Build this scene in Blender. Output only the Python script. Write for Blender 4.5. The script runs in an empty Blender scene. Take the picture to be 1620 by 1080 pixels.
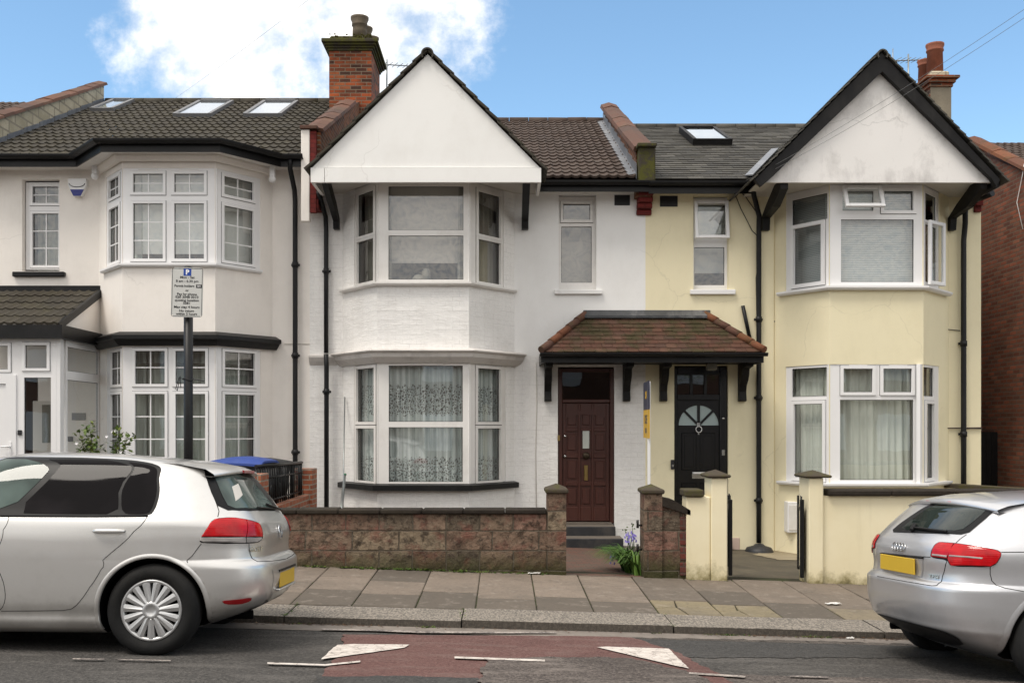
import bpy, bmesh, math, random
import numpy as np
from mathutils import Vector, Matrix
R = math.radians
random.seed(7)
scene = bpy.context.scene
col = scene.collection

# ---------------------------------------------------------------- camera
FPX, VX, VY, H = 1600.0, 795.0, 675.0, 1.62      # focal length (px of the 1620 px wide photo), level axis, eye height
cam_d = bpy.data.cameras.new('camera'); cam = bpy.data.objects.new('camera', cam_d); col.objects.link(cam)
cam.location = (0, 0, H); cam.rotation_euler = (R(90), 0, 0)
cam_d.sensor_width = 36; cam_d.lens = FPX / 1620 * 36
cam_d.shift_x = (810 - VX) / 1620; cam_d.shift_y = (VY - 540) / 1620
cam_d.clip_start = .1; cam_d.clip_end = 6000
scene.camera = cam

# ---------------------------------------------------------------- world: blue sky with one bank of white cloud, cloud cover overhead and behind
SUN_EL, SUN_AZ = 61, 228          # degrees; azimuth clockwise from +Y
world = bpy.data.worlds.new('World'); scene.world = world; world.use_nodes = True
wt = world.node_tree; wt.nodes.clear()
def wn(t, **k):
    n = wt.nodes.new(t)
    for a, b in k.items(): setattr(n, a, b)
    return n
def wm(op, a, b=None, c=None, clamp=False):
    n = wn('ShaderNodeMath', operation=op, use_clamp=clamp)
    for i, v in enumerate((a, b, c)):
        if v is None: continue
        if isinstance(v, (int, float)): n.inputs[i].default_value = v
        else: wt.links.new(v, n.inputs[i])
    return n.outputs[0]
sky = wn('ShaderNodeTexSky', sky_type='NISHITA', sun_disc=False, sun_elevation=R(SUN_EL), sun_rotation=R(SUN_AZ),
         air_density=1.0, dust_density=.3, ozone_density=3.0)
hs = wn('ShaderNodeHueSaturation'); hs.inputs['Saturation'].default_value = 1.02; hs.inputs['Hue'].default_value = .490; hs.inputs['Value'].default_value = 1.42
wt.links.new(sky.outputs[0], hs.inputs['Color'])
gam = hs
tc = wn('ShaderNodeTexCoord'); sp = wn('ShaderNodeSeparateXYZ'); wt.links.new(tc.outputs['Generated'], sp.inputs[0])
dx, dy, dz = sp.outputs
dyp = wm('MAXIMUM', dy, .05)
u = wm('DIVIDE', dx, dyp); v = wm('DIVIDE', dz, dyp)
cmb = wn('ShaderNodeCombineXYZ'); wt.links.new(u, cmb.inputs[0]); wt.links.new(v, cmb.inputs[1])
nz = wn('ShaderNodeTexNoise'); nz.inputs['Scale'].default_value = 7; nz.inputs['Detail'].default_value = 9; nz.inputs['Roughness'].default_value = .64
wt.links.new(cmb.outputs[0], nz.inputs['Vector'])
e1 = wm('POWER', wm('ABSOLUTE', wm('DIVIDE', wm('ADD', u, .205), .165)), 2.4)
e2 = wm('POWER', wm('ABSOLUTE', wm('DIVIDE', wm('SUBTRACT', v, .405), .10)), 2.4)
ed = wm('ADD', wm('ADD', e1, e2), wm('MULTIPLY', wm('SUBTRACT', nz.outputs[0], .5), 6.5))
c1 = wn('ShaderNodeMapRange', interpolation_type='SMOOTHSTEP'); wt.links.new(ed, c1.inputs[0])
c1.inputs[1].default_value = 1.75; c1.inputs[2].default_value = -.1; c1.inputs[3].default_value = 0; c1.inputs[4].default_value = .93
nz2 = wn('ShaderNodeTexNoise'); nz2.inputs['Scale'].default_value = 3; nz2.inputs['Detail'].default_value = 6
wt.links.new(tc.outputs['Generated'], nz2.inputs['Vector'])
over = wm('ADD', wm('MULTIPLY', wm('SUBTRACT', dz, .43), 6.0, clamp=True), wm('MULTIPLY', wm('MULTIPLY', dy, -1), 2.5, clamp=True), clamp=True)
over = wm('MULTIPLY', over, wm('ADD', wm('MULTIPLY', nz2.outputs[0], .6), .68, clamp=True), clamp=True)
cf = wm('MAXIMUM', c1.outputs[0], over)
mixw = wn('ShaderNodeMix', data_type='RGBA'); wt.links.new(cf, mixw.inputs[0]); wt.links.new(gam.outputs[0], mixw.inputs[6])
nz3 = wn('ShaderNodeTexNoise'); nz3.inputs['Scale'].default_value = 14; nz3.inputs['Detail'].default_value = 7; wt.links.new(cmb.outputs[0], nz3.inputs['Vector'])
cc_ = wn('ShaderNodeMix', data_type='RGBA'); wt.links.new(wm('MULTIPLY', wm('SUBTRACT', nz3.outputs[0], .42), 4.0, clamp=True), cc_.inputs[0]); cc_.inputs[6].default_value = (10.6, 10.1, 9.4, 1); cc_.inputs[7].default_value = (6.0, 6.4, 6.9, 1)
wt.links.new(cc_.outputs[2], mixw.inputs[7])
bg = wn('ShaderNodeBackground'); bg.inputs['Strength'].default_value = .10
wt.links.new(mixw.outputs[2], bg.inputs[0])
wo = wn('ShaderNodeOutputWorld'); wt.links.new(bg.outputs[0], wo.inputs[0])

# ---------------------------------------------------------------- one soft sun behind thin cloud
sun_d = bpy.data.lights.new('sun', 'SUN'); sun_d.energy = 1.7; sun_d.angle = R(20); sun_d.color = (1, .93, .84)
sun = bpy.data.objects.new('sun', sun_d); col.objects.link(sun)
az = R(SUN_AZ); el = R(SUN_EL)
sdir = Vector((math.sin(az) * math.cos(el), math.cos(az) * math.cos(el), math.sin(el)))
sun.rotation_euler = sdir.to_track_quat('Z', 'Y').to_euler()
scene.view_settings.view_transform = 'Standard'; scene.view_settings.look = 'None'
scene.view_settings.gamma = 1; scene.view_settings.exposure = .58
scene.cycles.max_bounces = 8; scene.cycles.transparent_max_bounces = 16
scene.cycles.use_denoising = True

# ---------------------------------------------------------------- helpers
def X(px, d): return (px - VX) * d / FPX
def Z(py, d): return H - (py - VY) * d / FPX
def P(px, py, d): return Vector((X(px, d), d, Z(py, d)))
def lin(r, g, b): return tuple(((c / 255 + .055) / 1.055) ** 2.4 if c > 10 else c / 255 / 12.92 for c in (r, g, b))

class NT:
    def __init__(s, name):
        s.m = bpy.data.materials.new(name); s.m.use_nodes = True; s.t = s.m.node_tree
        s.b = s.t.nodes['Principled BSDF']; s.out = s.t.nodes['Material Output']
        s._tc = s.t.nodes.new('ShaderNodeTexCoord')
    def n(s, t, **k):
        n = s.t.nodes.new(t)
        for a, b in k.items(): setattr(n, a, b)
        return n
    def l(s, a, b): s.t.links.new(a, b)
    def put(s, sock, v):
        if hasattr(v, 'is_output'): s.l(v, sock)
        elif isinstance(v, (tuple, list)) and len(v) == 3 and sock.type == 'RGBA': sock.default_value = (*v, 1)
        else: sock.default_value = v
    def set(s, **k):
        for a, v in k.items(): s.put(s.b.inputs[a.replace('_', ' ')], v)
    def co(s, kind='Object', sc=(1, 1, 1), rot=(0, 0, 0), loc=(0, 0, 0)):
        mp = s.n('ShaderNodeMapping'); s.l(s._tc.outputs[kind], mp.inputs[0])
        mp.inputs['Scale'].default_value = sc; mp.inputs['Rotation'].default_value = rot; mp.inputs['Location'].default_value = loc
        return mp.outputs[0]
    def noise(s, scale=5, detail=5, rough=.55, vec=None, dist=0):
        n = s.n('ShaderNodeTexNoise'); n.inputs['Scale'].default_value = scale; n.inputs['Detail'].default_value = detail
        n.inputs['Roughness'].default_value = rough; n.inputs['Distortion'].default_value = dist
        s.l(vec if vec is not None else s._tc.outputs['Object'], n.inputs['Vector']); return n.outputs[0]
    def voro(s, scale=20, vec=None, feature='F1', out=0):
        n = s.n('ShaderNodeTexVoronoi', feature=feature); n.inputs['Scale'].default_value = scale
        s.l(vec if vec is not None else s._tc.outputs['Object'], n.inputs['Vector']); return n.outputs[out]
    def mr(s, v, a, b, c=0, d=1):
        n = s.n('ShaderNodeMapRange'); s.l(v, n.inputs[0])
        for i, x in enumerate((a, b, c, d)): n.inputs[i + 1].default_value = x
        return n.outputs[0]
    def ma(s, op, a, b=0.0, clamp=False):
        n = s.n('ShaderNodeMath', operation=op, use_clamp=clamp); s.put(n.inputs[0], a); s.put(n.inputs[1], b); return n.outputs[0]
    def mix(s, f, a, b, mode='MIX'):
        n = s.n('ShaderNodeMix', data_type='RGBA', blend_type=mode); s.put(n.inputs[0], f); s.put(n.inputs[6], a); s.put(n.inputs[7], b); return n.outputs[2]
    def ramp(s, v, stops, interp='LINEAR'):
        n = s.n('ShaderNodeValToRGB'); s.l(v, n.inputs[0]); cr = n.color_ramp; cr.interpolation = interp
        while len(cr.elements) < len(stops): cr.elements.new(.5)
        for e, (p, c) in zip(cr.elements, stops): e.position = p; e.color = (*c, 1)
        return n.outputs[0]
    def attr(s, name, out='Fac'):
        n = s.n('ShaderNodeAttribute', attribute_name=name); return n.outputs[out]
    def bump(s, h, strength=.3, dist=.01, chain=None):
        n = s.n('ShaderNodeBump'); s.l(h, n.inputs['Height']); n.inputs['Strength'].default_value = strength; n.inputs['Distance'].default_value = dist
        if chain is not None: s.l(chain, n.inputs['Normal'])
        return n.outputs[0]
    def done(s, normal=None):
        if normal is not None: s.l(normal, s.b.inputs['Normal'])
        return s.m

def mul(c, k): return tuple(min(1, x * k) for x in c)
def paint(name, c, rough=.6, var=.12, scale=1.5, fine=60, bump=.15, bdist=.004, dirt=None, dirt_amt=.5, spec=.4, metal=0, coat=0):
    m = NT(name)
    a = m.noise(scale, 6, .6); b = m.noise(fine, 4, .6)
    f = m.ma('ADD', m.ma('MULTIPLY', a, .65), m.ma('MULTIPLY', b, .35))
    f = m.mr(f, .3, .7)
    c1 = m.mix(f, mul(c, 1 - var), mul(c, 1 + var * .6))
    if dirt:
        st = m.noise(1, 8, .7, m.co('UV', (3.2, 1.1, 1)), .6)
        big = m.noise(1.3, 6, .68)
        d = m.mr(m.ma('ADD', m.ma('MULTIPLY', st, .45), m.ma('MULTIPLY', big, .65)), .53, .74, 0, dirt_amt)
        c1 = m.mix(d, c1, dirt)
        wv = m.n('ShaderNodeVectorMath', operation='MULTIPLY_ADD'); nq = m.n('ShaderNodeTexNoise'); nq.inputs['Scale'].default_value = 2.5; nq.inputs['Detail'].default_value = 6; m.l(m._tc.outputs['Object'], nq.inputs['Vector']); m.l(nq.outputs['Color'], wv.inputs[0]); wv.inputs[1].default_value = (.5, .5, .5); m.l(m._tc.outputs['Object'], wv.inputs[2])
        ck = m.voro(.55, wv.outputs[0], 'DISTANCE_TO_EDGE'); gt = m.mr(m.noise(.7, 3, .5, m.co('Object', loc=(5, 2, 1))), .53, .58)
        c1 = m.mix(m.ma('MULTIPLY', m.mr(ck, .006, .002, 0, (.22 if scale <= 1 else 0) * min(1, dirt_amt * 4)), gt), c1, mul(dirt, .6))
    m.set(Base_Color=c1, Roughness=rough, Metallic=metal)
    m.b.inputs['Specular IOR Level'].default_value = spec
    if coat: m.b.inputs['Coat Weight'].default_value = coat; m.b.inputs['Coat Roughness'].default_value = .05
    return m.done(m.bump(b, bump, bdist) if bump else None)

class MB:
    """collects faces; build() links them as one mesh object"""
    def __init__(s): s.v = []; s.f = []; s.mi = []; s.r = []; s.sm = []; s.cur = 0; s.rnd = 0.; s.smooth = False; s.axis = False
    def pt(s, *vs):
        i = len(s.v); s.v += [tuple(x) for x in vs]; return i
    def face(s, idx): s.f.append(tuple(idx)); s.mi.append(s.cur); s.r.append(s.rnd); s.sm.append(s.smooth)
    def poly(s, *pts):
        i = s.pt(*pts); s.face(range(i, i + len(pts)))
    def box(s, x0, x1, y0, y1, z0, z1, M=None):
        x0, x1 = sorted((x0, x1)); y0, y1 = sorted((y0, y1)); z0, z1 = sorted((z0, z1))
        c = [Vector((x, y, z)) for z in (z0, z1) for y in (y0, y1) for x in (x0, x1)]
        if M is not None: c = [M @ p for p in c]
        i = s.pt(*c)
        for q in ((0, 2, 3, 1), (4, 5, 7, 6), (0, 1, 5, 4), (1, 3, 7, 5), (3, 2, 6, 7), (2, 0, 4, 6)): s.face([i + k for k in q])
    def bbox(s, x0, x1, y0, y1, z0, z1, b=.006, M=None):
        """box with chamfered edges"""
        x0, x1 = sorted((x0, x1)); y0, y1 = sorted((y0, y1)); z0, z1 = sorted((z0, z1))
        b = min(b, (x1 - x0) * .45, (y1 - y0) * .45, (z1 - z0) * .45)
        bm = bmesh.new(); bmesh.ops.create_cube(bm, size=1)
        for w in bm.verts: w.co = Vector(((x0 + x1) / 2 + w.co.x * (x1 - x0), (y0 + y1) / 2 + w.co.y * (y1 - y0), (z0 + z1) / 2 + w.co.z * (z1 - z0)))
        bmesh.ops.bevel(bm, geom=bm.edges[:], offset=b, segments=1, affect='EDGES')
        s.bm(bm, M)
    def bm(s, bm, M=None):
        i = len(s.v); bm.verts.index_update()
        for w in bm.verts: s.v.append(tuple(M @ w.co if M is not None else w.co))
        for f in bm.faces: s.face([i + w.index for w in f.verts])
        bm.free()
    def prism(s, pts, vec):
        pts = [Vector(p) for p in pts]; vec = Vector(vec); n = len(pts)
        nrm = Vector((0, 0, 0))
        for a in range(n): nrm += pts[a].cross(pts[(a + 1) % n])
        if nrm.dot(vec) > 0: pts = pts[::-1]
        i = s.pt(*pts, *[p + vec for p in pts])
        s.face(range(i, i + n)); s.face(range(i + 2 * n - 1, i + n - 1, -1))
        for a in range(n):
            b = (a + 1) % n; s.face((i + a, i + n + a, i + n + b, i + b))
    def bar(s, a, b, w, h, up=(0, 0, 1)):
        a = Vector(a); b = Vector(b); t = (b - a).normalized(); up = Vector(up); sd = t.cross(up)
        if sd.length < 1e-4: sd = t.cross(Vector((0, 1, 0)))
        sd.normalize(); u2 = sd.cross(t).normalized()
        c = [a + sd * (w / 2) * i + u2 * (h / 2) * j for i, j in ((-1, -1), (1, -1), (1, 1), (-1, 1))]
        s.prism(c, b - a)
    def tube(s, pts, r, n=8, cap=True, closed=False):
        pts = [Vector(p) for p in pts]; N = len(pts); base = len(s.v); prev = None
        rr = r if isinstance(r, (list, tuple)) else [r] * N
        for k, p in enumerate(pts):
            if closed: t = pts[(k + 1) % N] - pts[k - 1]
            else: t = pts[min(k + 1, N - 1)] - pts[max(k - 1, 0)]
            t.normalize()
            a = prev if prev is not None else (Vector((0, 0, 1)) if abs(t.z) < .9 else Vector((1, 0, 0)))
            a = a - t * a.dot(t); a.normalize(); prev = a; b = t.cross(a)
            for j in range(n):
                th = 2 * math.pi * j / n; s.v.append(tuple(p + (a * math.cos(th) + b * math.sin(th)) * rr[k]))
        sm = s.smooth; s.smooth = True
        for k in range(N if closed else N - 1):
            k2 = (k + 1) % N
            for j in range(n):
                j2 = (j + 1) % n; s.face((base + k * n + j, base + k * n + j2, base + k2 * n + j2, base + k2 * n + j))
        s.smooth = sm
        if cap and not closed:
            s.face([base + j for j in range(n - 1, -1, -1)]); s.face([base + (N - 1) * n + j for j in range(n)])
    def lathe(s, prof, n=20, o=(0, 0, 0), M=None):
        """prof: (r, z) list about the z axis"""
        base = len(s.v); o = Vector(o)
        for r, z in prof:
            for j in range(n):
                th = 2 * math.pi * j / n; p = Vector((r * math.cos(th), r * math.sin(th), z))
                s.v.append(tuple((M @ p if M is not None else p) + o))
        sm = s.smooth; s.smooth = True
        for k in range(len(prof) - 1):
            for j in range(n):
                j2 = (j + 1) % n; s.face((base + k * n + j, base + k * n + j2, base + (k + 1) * n + j2, base + (k + 1) * n + j))
        s.smooth = sm
    def grid(s, rows):
        """rows of equal length point lists"""
        i = len(s.v); m = len(rows[0])
        for r in rows: s.v += [tuple(p) for p in r]
        for a in range(len(rows) - 1):
            for b in range(m - 1): s.face((i + a * m + b, i + a * m + b + 1, i + (a + 1) * m + b + 1, i + (a + 1) * m + b))
    def build(s, name, mats, parent=None, smooth_angle=None, kind=None):
        me = bpy.data.meshes.new(name); me.from_pydata(s.v, [], s.f)
        mats = mats if isinstance(mats, (list, tuple)) else [mats]
        for m in mats: me.materials.append(m)
        me.polygons.foreach_set('material_index', s.mi); me.polygons.foreach_set('use_smooth', s.sm)
        at = me.attributes.new('rnd', 'FLOAT', 'FACE'); at.data.foreach_set('value', s.r)
        me.update()
        uv = me.uv_layers.new(name='UVMap'); co = np.array(s.v) if s.v else np.zeros((0, 3))
        data = np.zeros((len(me.loops), 2))
        for p in me.polygons:
            n = p.normal
            if abs(n.z) > .85: t = Vector((1, 0, 0)); b = Vector((0, 1, 0))
            elif s.axis: t = Vector((1, 0, 0)) if abs(n.y) > abs(n.x) else Vector((0, 1, 0)); b = Vector((0, 0, 1))
            else:
                t = Vector((0, 0, 1)).cross(n); t.normalize(); b = n.cross(t)
            for li in p.loop_indices:
                w = s.v[me.loops[li].vertex_index]
                data[li] = (w[0] * t.x + w[1] * t.y + w[2] * t.z, w[0] * b.x + w[1] * b.y + w[2] * b.z)
        uv.data.foreach_set('uv', data.ravel())
        o = bpy.data.objects.new(name, me); col.objects.link(o)
        if parent is not None: o.parent = parent; o.matrix_parent_inverse = parent_inv(parent)
        if kind: o['kind'] = kind
        return o

LOCAL = [False]
def parent_inv(p): return Matrix.Identity(4) if LOCAL[0] else world_m(p).inverted()
def world_m(o):
    m = Matrix.LocRotScale(o.location, o.rotation_euler, o.scale)
    return world_m(o.parent) @ o.matrix_parent_inverse @ m if o.parent is not None else m
def thing(name, label, cat, loc=(0, 0, 0), rot=(0, 0, 0), group=None):
    o = bpy.data.objects.new(name, None); col.objects.link(o); o.location = loc; o.rotation_euler = rot
    o.empty_display_size = .1
    return tag(o, label, cat, group)
def tag(o, label, cat, group=None):
    o['label'] = label; o['category'] = cat
    if group: o['group'] = group
    return o
def text_mb(mb, s, size, M, align='CENTER', ext=.001, bold=0, sx=1.0):
    cu = bpy.data.curves.new('lettering', 'FONT'); cu.body = s; cu.size = size; cu.align_x = align; cu.align_y = 'CENTER'; cu.extrude = ext; cu.resolution_u = 2
    cu.offset = bold
    ob = bpy.data.objects.new('lettering', cu); col.objects.link(ob)
    dg = bpy.context.evaluated_depsgraph_get(); me = bpy.data.meshes.new_from_object(ob.evaluated_get(dg))
    i = len(mb.v); S = Matrix.Diagonal((sx, 1, 1, 1))
    for w in me.vertices: mb.v.append(tuple(M @ (S @ w.co)))
    for p in me.polygons: mb.face([i + k for k in p.vertices])
    bpy.data.objects.remove(ob); bpy.data.curves.remove(cu); bpy.data.meshes.remove(me)

def panel(mb, A, B, z0, z1, holes=(), reveal=0., thick=0):
    """vertical wall from A to B (plan), outside on the right-hand side seen going A to B along +x; holes (u0,u1,za,zb) get reveals going inwards"""
    A = Vector((A[0], A[1], 0)); B = Vector((B[0], B[1], 0)); L = (B - A).length; t = (B - A) / L; inn = Vector((-t.y, t.x, 0))
    us = sorted({0., L, *[min(max(h[0], 0), L) for h in holes], *[min(max(h[1], 0), L) for h in holes]})
    zs = sorted({z0, z1, *[h[2] for h in holes], *[h[3] for h in holes]})
    W = lambda u, z, d=0: A + t * u + inn * d + Vector((0, 0, z))
    holes = [(max(h[0], 0), min(h[1], L), h[2], h[3]) for h in holes]
    for a, b in zip(us, us[1:]):
        for c, e in zip(zs, zs[1:]):
            if b - a < 1e-5 or e - c < 1e-5 or c < z0 - 1e-6 or e > z1 + 1e-6: continue
            um, zm = (a + b) / 2, (c + e) / 2
            if any(h[0] < um < h[1] and h[2] < zm < h[3] for h in holes): continue
            mb.poly(W(a, c), W(b, c), W(b, e), W(a, e))
    if reveal:
        for u0, u1, c, e in [h[:4] for h in holes]:
            r = reveal
            mb.poly(W(u0, c, r), W(u0, c), W(u0, e), W(u0, e, r)); mb.poly(W(u1, c), W(u1, c, r), W(u1, e, r), W(u1, e))
            mb.poly(W(u0, e), W(u1, e), W(u1, e, r), W(u0, e, r)); mb.poly(W(u0, c, r), W(u1, c, r), W(u1, c), W(u0, c))
    return W, L

def plane_u(A, B, px):
    """where the vertical plane through A-B meets image column px: distance from A in metres"""
    k = (px - VX) / FPX; ax, ay = A; bx, by = B
    L = math.hypot(bx - ax, by - ay); tx, ty = (bx - ax) / L, (by - ay) / L
    return (k * ay - ax) / (tx - k * ty)
# ================================================================ materials
def brick_bump_wall(name, c, dirt, amt, bstr=.5, streak=.5):
    """painted brickwork: courses show as relief and as broken darker joint lines"""
    m = NT(name)
    uv = m.co('UV')
    nzv = m.n('ShaderNodeTexNoise'); nzv.inputs['Scale'].default_value = 9; m.l(uv, nzv.inputs['Vector'])
    add = m.n('ShaderNodeVectorMath', operation='MULTIPLY_ADD'); m.l(nzv.outputs['Color'], add.inputs[0]); add.inputs[1].default_value = (.012, .012, 0); m.l(uv, add.inputs[2])
    br = m.n('ShaderNodeTexBrick'); m.l(add.outputs[0], br.inputs['Vector'])
    br.inputs['Scale'].default_value = 1; br.inputs['Brick Width'].default_value = .225; br.inputs['Row Height'].default_value = .075
    br.inputs['Mortar Size'].default_value = .005; br.inputs['Mortar Smooth'].default_value = .9
    gate = m.mr(m.noise(3.2, 6, .7, m.co('UV', (1, 2.6, 1))), .44, .60)
    h = m.ma('MULTIPLY', m.ma('SUBTRACT', 1.0, br.outputs['Fac']), gate)
    n1 = m.noise(28, 5, .6); h2 = m.ma('ADD', h, m.ma('MULTIPLY', n1, .5))
    st = m.noise(1, 8, .68, m.co('UV', (7, .7, 1))); big = m.noise(1.1, 5, .6)
    d = m.mr(m.ma('ADD', m.ma('MULTIPLY', st, streak), m.ma('MULTIPLY', big, .55)), .5, .8, 0, amt)
    f = m.mr(n1, .3, .7)
    base = m.mix(f, mul(c, .95), mul(c, 1.03))
    base = m.mix(m.ma('MULTIPLY', m.ma('MULTIPLY', br.outputs['Fac'], gate), .34), base, mul(dirt, .6))
    m.set(Base_Color=m.mix(d, base, dirt), Roughness=.75)
    m.b.inputs['Specular IOR Level'].default_value = .3
    return m.done(m.bump(h2, bstr * .6, .008))

def face_brick(name, cols, mortar, w=.225, h=.075, ms=.011, bump=.6, soot=None, soot_amt=.6, sc=1.0):
    m = NT(name); uv = m.co('UV', (sc, sc, sc))
    nzv = m.n('ShaderNodeTexNoise'); nzv.inputs['Scale'].default_value = 14; m.l(uv, nzv.inputs['Vector'])
    add = m.n('ShaderNodeVectorMath', operation='MULTIPLY_ADD'); m.l(nzv.outputs['Color'], add.inputs[0]); add.inputs[1].default_value = (.012, .012, 0); m.l(uv, add.inputs[2])
    br = m.n('ShaderNodeTexBrick'); m.l(add.outputs[0], br.inputs['Vector'])
    br.inputs['Scale'].default_value = 1; br.inputs['Brick Width'].default_value = w; br.inputs['Row Height'].default_value = h
    br.inputs['Mortar Size'].default_value = ms; br.inputs['Mortar Smooth'].default_value = .25
    br.inputs['Color1'].default_value = (0, 0, 0, 1); br.inputs['Color2'].default_value = (1, 1, 1, 1); br.inputs['Mortar'].default_value = (.5, .5, .5, 1)
    k = len(cols); bc = m.ramp(br.outputs['Color'], [((i + .5) / k if k > 1 else 0, c) for i, c in enumerate(cols)])
    n = m.noise(45, 5, .65); big = m.noise(2.5, 5, .6)
    bc = m.mix(m.mr(n, .3, .75, 0, .6), bc, m.mix(.5, bc, (.03, .02, .015)))
    if soot: bc = m.mix(m.mr(big, .42, .68, 0, soot_amt), bc, soot)
    mo = m.mix(m.mr(n, .3, .7), mul(mortar, .7), mortar)
    m.set(Base_Color=m.mix(br.outputs['Fac'], bc, mo), Roughness=.85)
    m.b.inputs['Specular IOR Level'].default_value = .25
    hh = m.ma('ADD', m.ma('SUBTRACT', 1.0, br.outputs['Fac']), m.ma('MULTIPLY', n, .5))
    return m.done(m.bump(hh, bump, .01))

def tiles(name, cols, moss, moss_amt, rough=.8, fine=70, lo=.5, hi=.72, msc=3):
    """roof covering: colour per tile from the face attribute, moss and weathering from noise"""
    m = NT(name); r = m.attr('rnd')
    c = m.ramp(r, [(i / max(1, len(cols) - 1), x) for i, x in enumerate(cols)])
    n = m.noise(fine, 5, .65); c = m.mix(m.mr(n, .3, .7, 0, .55), c, m.mix(.5, c, (.01, .01, .008)))
    g = m.noise(msc, 7, .65)
    c = m.mix(m.mr(m.ma('ADD', g, m.ma('MULTIPLY', m.ma('SUBTRACT', n, .5), .35)), lo, hi, 0, moss_amt), c, moss)
    m.set(Base_Color=c, Roughness=rough); m.b.inputs['Specular IOR Level'].default_value = .3
    return m.done(m.bump(n, .4, .006))

M = {}
M['cream'] = paint('cream_render', lin(239, 233, 226), .8, .06, .8, 160, .35, .004, lin(165, 156, 147), .16)
M['white_brick'] = brick_bump_wall('white_painted_brick', lin(236, 234, 231), lin(176, 170, 162), .28, .7)
M['white_smooth'] = paint('white_masonry_paint', lin(236, 235, 233), .75, .04, .7, 120, .22, .004, lin(180, 175, 170), .15)
M['yellow'] = paint('yellow_render', lin(235, 225, 192), .7, .05, .6, 110, .12, .003, lin(180, 168, 130), .16)
M['gable_white'] = paint('white_gable_board', lin(237, 236, 233), .6, .03, .8, 40, .05, .002, lin(200, 194, 186), .18)
M['gable_stained'] = paint('stained_gable_render', lin(233, 230, 227), .7, .05, 1.0, 50, .1, .003, lin(132, 127, 124), .55)
M['soffit'] = paint('soffit_paint', lin(205, 200, 192), .7, .06, 1.5, 60, .05, .002)
M['upvc'] = paint('white_plastic', lin(234, 233, 233), .32, .02, 2, 30, 0, 0, None, spec=.5)
M['upvc_dirty'] = paint('weathered_white_frame', lin(226, 223, 219), .4, .03, 3, 40, 0, 0, lin(165, 158, 148), .35, spec=.5)
M['seal'] = paint('dark_window_seal', (.02, .02, .022), .6, .1, bump=0)
M['black'] = paint('black_gloss_paint', (.008, .008, .0085), .42, .3, 3, 40, .08, .003, (.035, .032, .03), .45, spec=.28)
M['black_pipe'] = paint('black_pipe_plastic', (.010, .0105, .012), .45, .25, 6, 60, .08, .002, (.03, .027, .025), .45, spec=.28)
M['black_timber'] = paint('black_timber', (.009, .0085, .009), .55, .35, 4, 50, .3, .004, (.04, .037, .034), .5, spec=.22)
M['lead'] = paint('lead_flashing', (.20, .21, .23), .42, .35, 9, 40, .6, .012, (.42, .42, .42), .6, metal=.35)
M['concrete_roof'] = tiles('weathered_concrete_tiles', [(.046, .040, .031), (.058, .049, .036), (.066, .057, .043), (.052, .046, .037)], (.066, .058, .032), .7)
M['brown_roof'] = tiles('brown_concrete_tiles', [(.055, .036, .027), (.07, .045, .034), (.08, .055, .043), (.062, .041, .033)], (.10, .085, .07), .35)
M['slate'] = tiles('grey_slate', [(.042, .039, .034), (.06, .056, .048), (.078, .073, .062), (.048, .045, .040), (.12, .113, .098), (.053, .049, .042)], (.062, .056, .038), .6, .7, 40)
M['clay'] = tiles('red_clay_tiles', [(.075, .034, .023), (.095, .040, .026), (.085, .044, .031), (.115, .050, .031), (.07, .038, .028), (.125, .062, .042)], (.038, .033, .012), .92, .85, 60, .43, .60, 2.6)
M['clay_hip'] = tiles('orange_clay_ridge', [(.20, .075, .035), (.16, .06, .032), (.11, .055, .04)], (.06, .05, .02), .7, .85, 50, .5, .7, 6)
M['coping_clay'] = tiles('brown_clay_coping', [(.105, .052, .036), (.13, .06, .04), (.15, .068, .043), (.09, .05, .038)], (.10, .085, .055), .5, .8, 50)
M['chimney_brick'] = face_brick('sooty_red_brick', [(.09, .03, .018), (.34, .07, .022), (.44, .10, .03), (.28, .065, .022), (.045, .026, .02), (.38, .11, .04)], (.20, .155, .11), ms=.009, soot=(.03, .016, .010), soot_amt=.8)
M['parapet_brick'] = face_brick('orange_stock_brick', [(.24, .08, .03), (.34, .12, .05), (.15, .05, .025)], (.20, .16, .12), soot=(.035, .02, .014), soot_amt=.8)
M['cream_block'] = face_brick('cream_parapet_brick', [(.56, .50, .37), (.62, .55, .41), (.50, .45, .33)], (.34, .30, .23), w=.45, h=.2, ms=.02, soot=(.26, .22, .14), soot_amt=.5)
M['dark_brick'] = face_brick('brown_flank_brick', [(.19, .066, .042), (.29, .095, .056), (.37, .125, .075), (.15, .065, .05), (.34, .14, .085), (.24, .095, .062)], (.17, .13, .10), soot=(.08, .04, .03), soot_amt=.5)
M['orange_brick'] = face_brick('new_orange_brick', [(.33, .10, .05), (.40, .13, .065), (.28, .085, .045)], (.33, .28, .22))
M['red_paint_brick'] = face_brick('red_painted_brick', [(.16, .022, .02), (.19, .028, .024), (.13, .02, .018)], (.10, .02, .018), ms=.006)
M['mossy'] = tiles('mossy_stone', [(.05, .042, .033), (.07, .06, .045), (.09, .075, .055)], (.075, .075, .012), .9, .95, 40, .4, .58, 5)
M['pot'] = paint('weathered_clay_pot', (.13, .10, .07), .85, .4, 7, 50, .3, .006, (.05, .05, .025), .6)
M['pot_red'] = paint('red_clay_pot', (.27, .09, .05), .8, .3, 7, 50, .3, .006, (.10, .05, .035), .5)
M['stone_wall'] = None
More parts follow.
